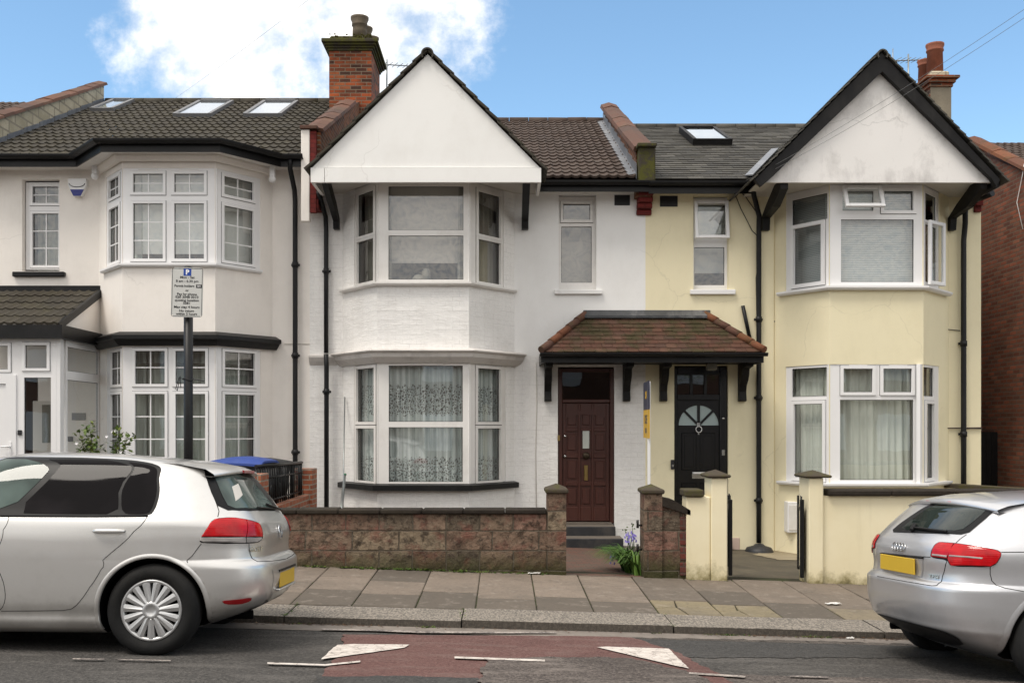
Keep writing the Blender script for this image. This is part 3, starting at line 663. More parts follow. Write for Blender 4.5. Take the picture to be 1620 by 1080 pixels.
def win(house, A, B, px, zt, zb, panes, inset=0., fmat='upvc', glass='glass', back=(), name='window', vents=(), sill=None, depth=.06, bars_mat='upvc'):
    """window in the wall plane A-B. px: image columns of the frame, panes: (px0, px1, z_top, z_bottom, columns, rows, sash)"""
    Mx = frame_m(A, B, inset); A2 = Mx.translation; t = Mx.col[0]
    a2 = (A2.x, A2.y); b2 = (A2.x + t.x, A2.y + t.y); U = lambda p: plane_u(a2, b2, p)
    u0, u1 = U(px[0]), U(px[1]); fr = MB(); fr.v = []
    holes = [(U(p[0]), U(p[1]), p[3], p[2]) for p in panes]
    W = lambda u, n, z: Mx @ Vector((u, n, z))
    us = sorted({u0, u1, *[h[0] for h in holes], *[h[1] for h in holes]}); zs = sorted({zb, zt, *[h[2] for h in holes], *[h[3] for h in holes]})
    for a, b in zip(us, us[1:]):
        for c, e in zip(zs, zs[1:]):
            if any(h[0] < (a + b) / 2 < h[1] and h[2] < (c + e) / 2 < h[3] for h in holes) or b - a < 1e-5 or e - c < 1e-5: continue
            fr.poly(W(a, 0, c), W(b, 0, c), W(b, 0, e), W(a, 0, e))
    for (a, b, c, e) in ((u0, u0, zb, zt), (u1, u1, zt, zb)): fr.poly(W(a, 0, e), W(a, depth, e), W(b, depth, c), W(b, 0, c)) if a == u0 else fr.poly(W(a, 0, e), W(a, depth, e), W(b, depth, c), W(b, 0, c))
    fr.poly(W(u0, 0, zt), W(u1, 0, zt), W(u1, depth, zt), W(u0, depth, zt)); fr.poly(W(u0, depth, zb), W(u1, depth, zb), W(u1, 0, zb), W(u0, 0, zb))
    gl = MB(); seal = MB()
    for h, p in zip(holes, panes):
        a, b, c, e = h; g = .032
        for q in ((W(a, g, c), W(a, 0, c), W(a, 0, e), W(a, g, e)), (W(b, 0, c), W(b, g, c), W(b, g, e), W(b, 0, e)), (W(a, 0, e), W(b, 0, e), W(b, g, e), W(a, g, e)), (W(a, g, c), W(b, g, c), W(b, 0, c), W(a, 0, c))): fr.poly(*q)
        gl.poly(W(a, g - .004, c), W(b, g - .004, c), W(b, g - .004, e), W(a, g - .004, e))
        s = .007
        for q in ((a, a + s, c, e), (b - s, b, c, e), (a + s, b - s, c, c + s), (a + s, b - s, e - s, e)): seal.box(q[0], q[1], g - .012, g - .006, q[2], q[3], Mx)
        cols, rows, sash = p[4], p[5], p[6]
        for k in range(1, cols): x = a + (b - a) * k / cols; fr.box(x - .009, x + .009, g - .016, g - .006, c, e, Mx)
        for k in range(1, rows):
            z = c + (e - c) * k / rows
            for j in range(cols):
                x0 = a + (b - a) * j / cols + (.009 if j else 0); x1 = a + (b - a) * (j + 1) / cols - (.009 if j < cols - 1 else 0)
                fr.box(x0, x1, g - .016, g - .006, z - .009, z + .009, Mx)
        if sash:
            w, o = sash if isinstance(sash, tuple) else (.05, .022)
            for q in ((a - w, a - .001, c - w, e + w), (b + .001, b + w, c - w, e + w)): fr.box(q[0], q[1], -o, .004, q[2], q[3], Mx)
            for q in ((c - w, c - .001), (e + .001, e + w)): fr.box(a - .001, b + .001, -o + .001, .004, q[0], q[1], Mx)
            for q in ((a - w - .006, a - w, c - w - .006, e + w + .006), (b + w, b + w + .006, c - w - .006, e + w + .006)): seal.box(q[0], q[1], -.0015, .002, q[2], q[3], Mx)
            for q in ((c - w - .006, c - w), (e + w, e + w + .006)): seal.box(a - w, b + w, -.0015, .002, q[0], q[1], Mx)
    o = fr.build(name, M[fmat], house)
    if panes: gl.build('pane', M[glass], o); seal.build('seal', M['seal'], o)
    for (v0, v1, vz) in vents:
        vb = MB(); vb.bbox(U(v0), U(v1), -.012, .002, vz - .012, vz + .012, .004, Mx); vb.build('trickle_vent', M['upvc_dirty'], o)
    for bk in back:
        mat, off, zt2, zb2 = bk[:4]; wav = bk[4] if len(bk) > 4 else 0; nm = bk[5] if len(bk) > 5 else 'curtain'
        xa, xb = (U(bk[6][0]), U(bk[6][1])) if len(bk) > 6 else (u0 - .02, u1 + .02)
        cb = MB(); n = max(2, int((xb - xa) / .012)) if wav else 2; rows = []
        for zz in np.linspace(zb2, zt2, 9 if wav else 2):
            rows.append([W(xa + (xb - xa) * k / (n - 1), off + (wav * (math.sin((xa + (xb - xa) * k / (n - 1)) * 55 + zz * .6) + .6 * math.sin((xa + (xb - xa) * k / (n - 1)) * 23 + 1.3)) if wav else 0), zz) for k in range(n)])
        cb.smooth = True; cb.grid(rows); co = cb.build(nm, M[mat], o)
        uvl = co.data.uv_layers[0].data; inv = Mx.inverted()
        for lp in co.data.loops:
            q = inv @ co.data.vertices[lp.vertex_index].co; uvl[lp.index].uv = (q.x, q.z)
    if sill:
        zt3, hgt, out, mat = sill; sb = MB(); sb.bbox(u0 - .08, u1 + .08, -out - inset, .03, zt3 - hgt, zt3, .008, Mx); sb.build('sill', M[mat], o)
    return o
def tile_roof(mb, O, U, W, L, course, tw, amp, mask=None, prof='roll', thick=.024, rstep=6, seed=1):
    """courses of roof tiles. O: lower left corner, U: unit vector along the eave, W: unit vector up the slope, L = (width, slope length)"""
    O = Vector(O); U = Vector(U); W = Vector(W); N = U.cross(W).normalized(); rng = random.Random(seed)
    n = max(1, round(L[1] / course)); g = L[1] / n
    for i in range(n):
        sh = (i % 2) * tw / 2 if prof == 'flat' else 0; du = tw / rstep; m = int(math.ceil(L[0] / du)); rn = {}
        for k in range(m):
            a, b = k * du, min(L[0], (k + 1) * du); ti = int((a + sh + 1e-6) / tw)
            if ti not in rn: rn[ti] = (rng.random(), rng.uniform(-.004, .004), rng.uniform(-.006, .006))
            r, jl, jv = rn[ti]; um, vm = (a + b) / 2, (i + .5) * g
            if mask and not mask(um, vm): continue
            hf = (lambda x: amp * (.5 + .5 * math.cos(2 * math.pi * x / (tw / 2)))) if prof == 'roll' else (lambda x: 0)
            ha, hb = hf(a), hf(b); v0, v1 = i * g + (jv if prof == 'flat' else jv * .8 - (.02 if r > .985 else 0)), (i + 1) * g + .03
            if prof == 'flat':
                last = int((b + sh + 1e-6) / tw) != ti; b2 = b - .004 if last else b
            else: b2 = b
            mb.rnd = r
            q = lambda x, v, h: O + U * x + W * v + N * h
            mb.smooth = prof == 'roll'
            mb.poly(q(a, v0, thick + ha + jl), q(b2, v0, thick + hb + jl), q(b2, v1, hb + .002), q(a, v1, ha + .002))
            mb.smooth = False
            mb.poly(q(a, v0, -.004 + (ha - amp * .3 if prof == 'roll' else 0)), q(b2, v0, -.004 + (hb - amp * .3 if prof == 'roll' else 0)), q(b2, v0, thick + hb + jl), q(a, v0, thick + ha + jl))
def coping(mb, x0, x1, p0, p1, course, th=.045, seed=3):
    """row of flat tiles up the top of a sloping parapet, p0/p1 = (y,z) of lower and upper end"""
    a = Vector((0, *p0)); b = Vector((0, *p1)); W = (b - a); L = W.length; W.normalize(); n = Vector((0, -W.z, W.y)); k = max(1, round(L / course)); rng = random.Random(seed)
    for i in range(k):
        mb.rnd = rng.random(); c = a + W * (L * i / k + .003); e = a + W * (L * (i + 1) / k - .003)
        pts = [(x0, c.y, c.z), (x0, e.y, e.z), (x1, e.y, e.z), (x1, c.y, c.z)]; lift = Vector((0, n.y * th, n.z * th)) * (1 + rng.uniform(-.15, .15)); mid = (x0 + x1) / 2
        top = [Vector((x0 + .02, c.y, c.z)) + lift, Vector((x0 + .02, e.y, e.z)) + lift, Vector((mid, e.y, e.z)) + lift * 1.7, Vector((x1 - .02, e.y, e.z)) + lift, Vector((x1 - .02, c.y, c.z)) + lift, Vector((mid, c.y, c.z)) + lift * 1.7]
        base = [Vector(pts[0]), Vector(pts[1]), Vector((mid, e.y, e.z)), Vector(pts[2]), Vector(pts[3]), Vector((mid, c.y, c.z))]
        j = mb.pt(*base, *top)
        for q in ((6, 11, 8, 7), (11, 10, 9, 8), (0, 6, 7, 1), (3, 9, 10, 4), (0, 5, 11, 6), (5, 4, 10, 11), (1, 7, 8, 2), (2, 8, 9, 3), (0, 1, 2, 5), (5, 2, 3, 4)): mb.face([j + w for w in q])
def half_ridge(mb, p, L, r, th=.022, n=12):
    A = [R(-38) + R(256) * k / n for k in range(n + 1)]; sm = mb.smooth
    o0 = [p + Vector((r * math.cos(a), 0, r * math.sin(a))) for a in A]; i0 = [p + Vector(((r - th) * math.cos(a), 0, (r - th) * math.sin(a))) for a in A]; d = Vector((0, L, 0))
    mb.smooth = True; mb.grid([o0, [q + d for q in o0]]); mb.grid([[q + d for q in i0], i0]); mb.smooth = sm; mb.grid([i0, o0]); mb.grid([[q + d for q in o0], [q + d for q in i0]])
def pipe(house, pts, r=.036, mat='black_pipe', name='downpipe', brackets=()):
    mb = MB(); mb.tube(pts, r, 10)
    for z in brackets:
        p = min(pts, key=lambda q: abs(q[2] - z)); mb.box(p[0] - .07, p[0] + .07, p[1] + .02, p[1] + .05, z - .02, z + .02)
        mb.tube([(p[0], p[1], z - .045), (p[0], p[1], z + .045)], r * 1.25, 10)
    return mb.build(name, M[mat], house)
def roof_d(py, z0, d0, m): return (H - z0 + m * d0) / (m + (py - VY) / FPX)
def skylight(roof, cx_, w, d0, d1, z0, dd0, m, frame='black_timber'):
    s = math.sqrt(1 + m * m); W = Vector((0, 1 / s, m / s)); N = Vector((0, -m / s, 1 / s)); O = Vector((cx_ - w / 2, d0, z0 + m * (d0 - dd0))); L = (d1 - d0) * s
    Mx = Matrix(((1, W.x, N.x, O.x), (0, W.y, N.y, O.y), (0, W.z, N.z, O.z), (0, 0, 0, 1)))
    mb = MB(); t = .07
    mb.box(0, t, 0, L, -.05, .14, Mx); mb.box(w - t, w, 0, L, -.05, .14, Mx); mb.box(t, w - t, 0, t, -.05, .135, Mx); mb.box(t, w - t, L - t, L, -.05, .16, Mx)
    o = mb.build('skylight', M[frame], roof)
    g = MB(); g.poly(*[Mx @ Vector(q) for q in ((t, t, .122), (w - t, t, .122), (w - t, L - t, .122), (t, L - t, .122))]); g.build('pane', M['glass_sky'], o)
    b = MB(); b.poly(*[Mx @ Vector(q) for q in ((t, t, .10), (w - t, t, .10), (w - t, L - t, .10), (t, L - t, .10))]); b.build('blind', M['blind'], o)
def shell(mb, x0, x1, z0, z1, bay, y1=26., mid=2.75):
    """inner faces: party walls, back wall, floors and ceilings including the bay"""
    fl = [(x0, F + .12)] + [(p[0], p[1] + .1) for p in bay] + [(x1, F + .12), (x1, y1), (x0, y1)]
    for z, up in ((z0, 1), (mid - .12, 0), (mid + .12, 1), (z1, 0)):
        q = [(a, b, z) for a, b in fl]; mb.poly(*(q if up else q[::-1]))
    ym = F + 4.2
    for ya, yb in ((F + .12, y1),):
        mb.poly((x0, ya, z0), (x0, yb, z0), (x0, yb, z1), (x0, ya, z1)); mb.poly((x1, yb, z0), (x1, ya, z0), (x1, ya, z1), (x1, yb, z1))
    mb.poly((x0, ym, z0), (x1, ym, z0), (x1, ym, z1), (x0, ym, z1))
def bay_lid(mb, bay, z, up=True):
    q = [(a, b, z) for a, b in bay]; mb.poly(*(q if up else q[::-1]))
zf = lambda py: Z(py, BF)
zm = lambda py: Z(py, F + .1)
def bracket(house, x0, x1, yz, mat='black_timber', name='bracket'):
    mb = MB(); mb.prism([(x0, y, z) for y, z in yz], (x1 - x0, 0, 0)); return mb.build(name, M[mat], house)
def aerial(house, base, h, az_, s=1.0):
    mb = MB(); b = Vector(base); mb.tube([b, b + Vector((0, 0, h))], .014 * s, 6); top = b + Vector((0, 0, h * .93)); d = Vector((math.sin(az_), math.cos(az_), .12)).normalized(); sd = d.cross(Vector((0, 0, 1))).normalized()
    mb.tube([top - d * .35 * s, top + d * .55 * s], .01 * s, 6)
    for k in range(9):
        q = top + d * (-.25 + .1 * k) * s; mb.tube([q - sd * (.16 - .008 * k) * s, q + sd * (.16 - .008 * k) * s], .005 * s, 5)
    mb.tube([top - d * .3 * s + Vector((0, 0, .2)) * s, top - d * .3 * s - Vector((0, 0, .2)) * s], .008 * s, 5)
    return mb.build('aerial', M['galv'], house)

# ================================================================ cream house (left)
cream = thing('terraced_house', 'cream rendered terraced house with leaded bay windows, grey tiled porch and three skylights', 'house', (-5.9, F, hz(-5.9)), group='terraced houses along the street')
XL, XR = -8.62, X(490, F)
CB = [(-6.72, F), (-6.0, BF), (-4.53, BF), (-3.83, F)]
EZ = 5.95
w = MB()
zsm = (Z(287, F), Z(424, F))          # tall narrow upper window
uS = lambda px: plane_u((XL, F), (0, F), px)
panel(w, (XL, F), CB[0], -1, EZ, [(uS(35), uS(94), Z(429, F), Z(284, F)), (uS(-140), uS(60), -.3, 2.45)], .12)
panel(w, CB[3], (XR, F), -1, EZ, [], 0)
zU = (zf(266), zf(417)); zL = (zf(548), .45)
ub = [plane_u(CB[i], CB[i + 1], p) for i, p in ((0, 168), (2, 412))]
panel(w, CB[0], CB[1], -1, EZ, [(ub[0], 9, zU[1], zU[0]), (ub[0], 9, zL[1], zL[0])], .1)
panel(w, CB[1], CB[2], -1, EZ, [(.0, 9, zU[1], zU[0]), (.0, 9, zL[1], zL[0])], .1)
panel(w, CB[2], CB[3], -1, EZ, [(0, ub[1], zU[1], zU[0]), (0, ub[1], zL[1], zL[0])], .1)
w.cur = 1; shell(w, XL + .12, XR - .08, hz(-6) + .25, EZ - .05, CB)
w.cur = 0; bay_lid(w, CB, EZ)
wall = w.build('wall', [M['cream'], M['room']], cream)
# upper bay window
zu1, zu2 = zf(275), zf(304); zu3, zu4 = zf(322), zf(409)
bk = [('blind', .22, zf(270), zf(398), 0, 'blind')]
sash = (.045, .02)
win(cream, CB[1], CB[2], (193, 343), zU[0], zU[1], [(211, 258, zu1, zu2, 2, 2, sash), (276, 323, zu1, zu2, 2, 2, sash), (211, 258, zu3, zu4, 2, 3, sash), (276, 323, zu3, zu4, 2, 3, sash)], .01, back=bk, vents=[(219, 250, zf(269.5)), (283, 314, zf(269.5))])
win(cream, CB[0], CB[1], (168, 194), zU[0], zU[1], [(173.5, 189, zu1, zu2, 2, 2, sash), (173.5, 189, zu3, zu4, 2, 3, sash)], .01, back=[('net_grey', .3, zU[0], zU[1] , .012)])
win(cream, CB[2], CB[3], (343, 412), zU[0], zU[1], [(354, 400, zu1, zu2, 2, 2, sash), (354, 400, zu3, zu4, 2, 3, sash)], .01, back=[('blind', .22, zU[0], zU[1] + .12, 0, 'blind')])
# lower bay window
zl1, zl2, zl3, zl4 = zf(555), zf(607), zf(623), zf(730)
for A, B, px, pn, vt in ((CB[1], CB[2], (193, 343), ((214, 261), (278, 325)), [(222, 254, zf(552)), (286, 318, zf(552))]), (CB[0], CB[1], (168, 194), ((176, 192),), ()), (CB[2], CB[3], (343, 413), ((355, 402),), ())):
    win(cream, A, B, px, zL[0], zL[1], [(a, b, zl1, zl2, 2, 2, sash) for a, b in pn] + [(a, b, zl3, zl4, 2, 3, sash) for a, b in pn], .01, back=[('net_grey', .35, zL[0], zL[1], .02)], vents=vt)
# sills and the white board below the upper bay
sb = MB(); sweep(sb, [(CB[0][0] - .0 + .16, F - .2)] + CB[1:3] + [(CB[3][0] - .16, F - .2)], [(.07, 0), (.07, -.03), (.045, -.055), (-.02, -.055), (-.02, 0)], zU[1]); sb.build('sill', M['upvc'], cream)
win(cream, (XL, F), (XR, F), (41, 97), Z(286, F), Z(425, F), [(52, 93, Z(293, F), Z(319, F), 2, 2, sash), (52, 93, Z(336, F), Z(418, F), 2, 3, sash)], .11, back=[('net_grey', .5, Z(286, F), Z(425, F), .015)])
sb = MB(); sb.bbox(X(22, F), X(104, F), F - .07, F + .02, Z(438, F), Z(430.5, F), .01); sb.build('sill', M['black'], cream)
# black band between the storeys
bnd = MB(); sweep(bnd, [(CB[0][0] - .02, F + .02)] + [(CB[1][0] - .0, CB[1][1]), (CB[2][0], CB[2][1])] + [(CB[3][0] + .02, F + .02)], [(-.02, .16), (.05, .16), (.16, .11), (.19, .1), (.19, .04), (.15, .03), (.12, -.01), (.07, -.06), (-.02, -.06)], zf(541)); bnd.build('cornice', M['black'], cream)
ln = MB(); ln.box(CB[3][0] + .2, XR, F - .012, F + .01, Z(544.5, F), Z(543, F)); ln.build('render_bead', M['soffit'], cream)
# eaves: soffit, fascia and gutter run straight and out round the bay
off = .34
EP = [(-16, F - .36), (-6.93, F - .36), (-6.18, BF - .36), (-4.36, BF - .36), (-3.62, F - .36), (XR - .02, F - .36)]
EPc = [(XL, F - .36)] + EP[1:]
gutter(cream, EPc, EZ + .07, 'black', .2, .065)
sf = MB(); sf.poly(*[(a, b, EZ - .06) for a, b in EPc][::-1][0:6], (XL, F + .1, EZ - .06), (XR, F + .1, EZ - .06)) if False else None
sf.poly(*[(a, b + .0, EZ - .065) for a, b in EPc], (XR, F + .1, EZ - .065), (XL, F + .1, EZ - .065)); sf.build('soffit', M['upvc_dirty'], cream)
mb = MB(); sweep(mb, [(-6.72, F - .02), (-6.02, BF - .05), (-4.51, BF - .05), (-3.83, F - .02)], [(.10, 0), (.10, -.03), (.05, -.09), (-.02, -.09), (-.02, 0)], EZ - .067); mb.build('moulding', M['cream'], cream)
# main roof
CM = (8.67 - 6.05) / 5.5; rs = math.sqrt(1 + CM * CM)
rf = MB(); tile_roof(rf, (XL - .1, 16.42, 6.0), (1, 0, 0), (0, 1 / rs, CM / rs), (XR - XL + .05, 5.6 * rs), .345, .3, .032, thick=.030, seed=5)
rf.rnd = .4; rf.poly(*[(a, b, EZ + .10) for a, b in EP[1:5]])
for i in range(14):
    rf.rnd = random.random(); x0 = XL + i * .42; rf.tube([(x0, 22.0, 6.0 + CM * 5.58), (x0 + .41, 22.0, 6.0 + CM * 5.58)], .11, 8)
rf.poly((XL, 22.0, 6.0 + CM * 5.58), (XR, 22.0, 6.0 + CM * 5.58), (XR, 27.6, 6.0), (XL, 27.6, 6.0))
roof = rf.build('roof', M['concrete_roof'], cream)
for pa, pb, pc in ((274, 335, (190.7, 172)), (385, 446, (190.7, 172)), (143, 181, (181.5, 170))):
    d0, d1 = roof_d(pc[0], 6.0, 16.5, CM), roof_d(pc[1] - 3, 6.0, 16.5, CM); wdt = X(pb, d0) - X(pa, d0)
    skylight(roof, X((pa + pb) / 2, d0), wdt, d0, d1, 6.0, 16.5, CM, 'grey_frame')
# party parapet on the far left with lead flashing
pp = MB(); pz = lambda d: 6.0 + CM * (d - 16.5)
pp.prism([(XL - .05, 16.5, pz(16.5) - .3), (XL - .05, 16.5, pz(16.5) + .5), (XL - .05, 22, pz(22) + .42), (XL - .05, 22, pz(22) - .3)], (-.27, 0, 0)); par = pp.build('parapet', M['cream_block'], cream)
cp = MB(); coping(cp, XL - .37, XL + .0, (16.4, pz(16.4) + .5), (22.1, pz(22.1) + .42), .42); cp.build('coping', M['coping_clay'], par)
fl = MB()
for i in range(9):
    a, b = 16.45 + i * .615, 16.45 + (i + 1) * .615; fl.prism([(XL - .04, a, pz(a) + .0), (XL - .04, a, pz(a) + .17), (XL - .04, b - .02, pz(b) + .14), (XL - .04, b - .02, pz(b))], (.012, 0, 0))
    fl.poly((XL - .04, a, pz(a) + .065), (XL + .22, a, pz(a) + .06), (XL + .22, b, pz(b) + .06), (XL - .04, b, pz(b) + .065))
fl.build('flashing', M['lead'], par)
# downpipe with hopper on the right corner
pipe(cream, [(X(459, 16.4), 16.42, EZ + .02), (X(461, 16.6), 16.5, EZ - .12), (X(466, 16.72), 16.72, EZ - .42), (X(467, 16.74), 16.74, EZ - .6), (X(467, 16.74), 16.74, 2.8), (X(467, 16.74), 16.74, 1.2), (X(467, 16.74), 16.74, -.3)], .042, brackets=(4.3, 2.8, 1.2))
# alarm box
al = MB(); q = [(-.15, .13), (.15, .13), (.15, .02), (.06, -.16), (-.06, -.16), (-.15, .02)]; ax_, az2 = X(125.5, F), Z(297, F)
al.prism([(ax_ + a, F, az2 + b) for a, b in q], (0, -.09, 0)); alo = al.build('alarm_box', M['upvc'], cream)
al = MB(); al.prism([(ax_ + a, F - .09, az2 + b) for a, b in [(-.115, -.05), (.115, -.05), (.06, -.158), (-.06, -.158)]], (0, -.006, 0)); al.build('blue_lens', paint('blue_plastic', (.02, .03, .22), .3, .1, bump=0), alo)
al = MB(); al.tube([(ax_ + .13 * math.cos(t), F - .094, az2 + .05 + .06 * math.sin(t)) for t in [math.pi + math.pi * k / 10 for k in range(11)]], .006, 5); al.build('trim', M['seal'], alo)
for px_, py_ in ((152, 280), (432, 285)):
    sb = MB(); bmx = bmesh.new(); bmesh.ops.create_uvsphere(bmx, u_segments=14, v_segments=8, radius=.06); sb.smooth = True; sb.bm(bmx, Matrix.Translation((X(px_, F - .25), F - .3, Z(py_, F - .25)))); sb.smooth = False
    sb.box(X(px_, F - .25) - .04, X(px_, F - .25) + .04, F - .33, F - .24, Z(py_, F - .25) + .04, EZ - .065); sb.build('camera_dome', M['upvc'], cream)
# porch
PX1 = X(90, 15.21); PY = 15.21
zpt, zpe = Z(462, F), Z(514, PY); pm = (zpt - zpe) / (F - PY); ps = math.sqrt(1 + pm * pm)
pr = MB(); tile_roof(pr, (XL - .2, PY - .04, zpe + .0), (1, 0, 0), (0, 1 / ps, pm / ps), (PX1 - XL + .24, (F - PY) * ps + .03), .36, .3, .03, seed=9)
pr.cur = 1
pr.bar((PX1 + .03, PY - .02, zpe - .02), (PX1 + .03, F, zpt + .0), .05, .11); pr.bar((XL - .2, F - .03, zpt + .05), (PX1 + .05, F - .03, zpt + .05), .06, .1)
pr.cur = 0
porch = pr.build('porch_roof', [M['concrete_roof'], M['black']], cream)
pw = MB(); pw.prism([(PX1 - .06, PY + .1, zpe - .15), (PX1 - .06, PY + .1, zpe + .03), (PX1 - .06, F, zpt - .03), (PX1 - .06, F, zpe - .15)], (.08, 0, 0)); pw.build('porch_gable', M['cream'], cream)
pf = MB(); sweep(pf, [(XL, PY), (PX1 + .05, PY), (PX1 + .05, F)], [(.0, 0), (.05, 0), (.05, -.2), (-.12, -.2), (-.12, 0)], zpe - .0); pf.build('porch_fascia', M['black'], cream)
zpb = zpe - .2
PF = PY + .1
win(cream, (XL, PF), (PX1, PF), (-60, 89), zpb, hz(-7) + .1, [(40, 74.5, Z(546, PF), Z(582, PF), 1, 1, sash), (-30, 13, Z(547, PF), Z(584, PF), 1, 1, sash), (38, 80.5, Z(597, PF), .1, 1, 1, 0)], 0, vents=(), name='porch_glazing')
dr = win(cream, (XL, PF), (PX1, PF), (-60, 25), Z(593, PF), hz(-7) + .12, [(-38, 9, Z(607, PF), .3, 1, 1, 0)], -.025, name='porch_door', depth=.05)
hb = MB(); hx = X(14, PF - .07); hb.tube([(hx, PF - .03, Z(706, PF)), (hx, PF - .085, Z(706, PF)), (hx - .12, PF - .085, Z(706, PF))], .013, 8); hb.bbox(hx - .022, hx + .022, PF - .036, PF - .024, Z(722, PF), Z(698, PF), .004); hb.build('handle', M['upvc'], dr)
kb = MB(); kb.bbox(X(32, PF) - .03, X(32, PF) + .03, PF - .03, PF + .002, Z(688, PF), Z(680, PF), .008); kb.build('doorbell', M['seal'], cream)
win(cream, (PX1, PF + .06), (PX1, F), (105, 157.5), zpb, hz(-7) + .1, [(107, 156, Z(546, PF) , Z(586, PF + .2), 1, 1, 0), (107, 156, Z(600, PF + .2), .3, 1, 1, 0)], 0, name='porch_glazing')
ps_ = MB(); ps_.box(PX1 - .09, PX1 + .005, PF + .003, PF + .13, hz(-7), zpb); ps_.build('porch_post', M['upvc'], cream)
pq = MB(); pq.bbox(X(114, F) , X(136, F), F - .02, F + .0, Z(664, F), Z(653, F), .006); pq.build('house_number_plate', paint('grey_plate', (.2, .2, .2), .4), cream)
pq = MB(); pq.bbox(X(108, F) , X(116, F), F - .03, F + .0, Z(698, F), Z(690, F), .004); pq.build('entry_button', M['seal'], cream)
# inner front door of the porch
idr = MB(); ix0, ix1 = X(52, F - .02), X(96, F - .02); idr.bbox(ix0, ix1, F - .03, F + .05, hz(-7) + .2, 2.05, .01); ido = idr.build('door', M['soffit'], cream)
ig = MB(); ig.bbox(X(68, F), X(90, F), F - .04, F - .02, Z(700, F), Z(640, F), .004); ig.build('pane', M['glass_dark'], ido)

# ================================================================ white house (middle)
white = thing('terraced_house', 'white painted terraced house with lace curtains in the lower bay and a brown front door', 'house', (-.4, F, hz(0)), group='terraced houses along the street')
WL, WR = XR, 2.38
WB = [(-2.66, F), (-1.975, BF), (-.53, BF), (.2, F)]
WE = 5.62; SOF = 5.5
w = MB(); Um = lambda px: plane_u(WB[3], (WR, F), px)
zc = Z(563, F)         # change from painted brick to smooth paint
hs_ = (Um(884), Um(943.4), Z(458, F), Z(308, F)); hd = (Um(882.5), Um(972), hz(1) - .1, Z(580, F))
panel(w, (WL, F), WB[0], -1, WE, [])
panel(w, WB[3], (WR, F), -1, zc, [hd], .16)
w.cur = 1
hd2 = (hd[0], hd[1], zc, hd[3]) if hd[3] > zc else None
panel(w, WB[3], (WR, F), zc, WE + .04, [hs_], .12)
w.cur = 0
zU = (zf(289.5), zf(447)); zL = (zf(575), zf(765))
ub = [plane_u(WB[i], WB[i + 1], p) for i, p in ((0, 560.5), (2, 797))]; ul = [plane_u(WB[i], WB[i + 1], p) for i, p in ((0, 560), (2, 800))]
zU = (SOF, zU[1])
panel(w, WB[0], WB[1], -1, SOF, [(ub[0], 9, zU[1], zU[0]), (ul[0], 9, zL[1], zL[0])], .1)
panel(w, WB[1], WB[2], -1, SOF, [(0, 9, zU[1], zU[0]), (0, 9, zL[1], zL[0])], .1)
panel(w, WB[2], WB[3], -1, SOF, [(0, ub[1], zU[1], zU[0]), (0, ul[1], zL[1], zL[0])], .1)
w.cur = 2; shell(w, WL + .08, WR - .08, hz(0) + .3, SOF - .02, WB)
w.build('wall', [M['white_brick'], M['white_smooth'], M['room']], white)
sash = (.048, .022)
zt1, zt2, zt3, zt4 = zf(294.7), zf(364), zf(372.5), zf(442)
win(white, WB[1], WB[2], (597, 744), zU[0], zU[1], [(614.6, 733, zt1, zt2, 1, 1, 0), (614.6, 733, zt3, zt4, 1, 1, 0)], .012, 'upvc_dirty', back=[('blind_grey', .25, zU[0], zf(412), 0, 'blind')], vents=[(645, 702, zf(290.3))])
win(white, WB[0], WB[1], (560.5, 598), zU[0], zU[1], [(566, 592, zt1 - .03, zt2 - .02, 1, 1, sash), (566, 592, zt3 - .02, zt4 - .0, 1, 1, sash)], .012, 'upvc_dirty', back=[('dim', .22, zU[0], zU[1], .02, 'curtain')])
win(white, WB[2], WB[3], (743, 797), zU[0], zU[1], [(756, 790.5, zt1 - .03, zt2 - .02, 1, 1, sash), (756, 790.5, zt3 - .02, zt4 - .0, 1, 1, sash)], .012, 'upvc_dirty', back=[('dim', .22, zU[0], zU[1], .03, 'curtain')])
# ornament on the sill inside
ob = MB(); ob.smooth = True; ob.lathe([(0, .0), (.09, .01), (.1, .08), (.06, .13), (.0, .15)], 14, (X(662, 16.3), 16.25, zt4 - .02)); ob.lathe([(0, 0), (.07, .01), (.07, .2), (.05, .24), (0, .25)], 12, (X(674, 16.3), 16.3, zt4 - .02))
tag(ob.build('ornament', M['dim']), 'dark ornament standing on the inner sill of the upstairs bay of the white house', 'ornament')
zt1, zt2, zt3, zt4 = zf(578), zf(666.7), zf(675.5), zf(762)
LC = [('lace', .14, zL[0], zL[1], .012), ('net', .9, zL[0], zL[1], .03, 'lining')]
win(white, WB[1], WB[2], (597, 744), zL[0], zL[1], [(615, 732, zt1, zt2, 1, 1, 0), (615, 732, zt3, zt4, 1, 1, 0)], .012, 'upvc_dirty', back=LC[:1], vents=[(645, 702, zf(575.8))])
win(white, WB[0], WB[1], (560, 598), zL[0], zL[1], [(565, 593, zt1 - .03, zt2 + .0, 1, 1, sash), (565, 593, zt3 - .02, zt4 + .0, 1, 1, sash)], .012, 'upvc_dirty', back=LC[:1])
win(white, WB[2], WB[3], (743, 800), zL[0], zL[1], [(755, 790.5, zt1 - .03, zt2, 1, 1, sash), (755, 790.5, zt3 - .02, zt4, 1, 1, sash)], .012, 'upvc_dirty', back=LC[:1])
sb = MB(); sweep(sb, [(WB[0][0] + .02, F), WB[1], WB[2], (WB[3][0] - .02, F)], [(.09, 0), (.09, -.025), (.06, -.05), (-.02, -.05), (-.02, .003), (.0, .003)], zU[1] - .0); sb.build('sill', M['upvc_dirty'], white)
sb = MB(); sweep(sb, [(WB[0][0] + .02, F), WB[1], WB[2], (WB[3][0] - .02, F)], [(.12, -.02), (.12, -.10), (.09, -.11), (-.02, -.11), (-.02, .003), (.0, .003)], zL[1] - .0); sb.build('sill', M['black'], white)
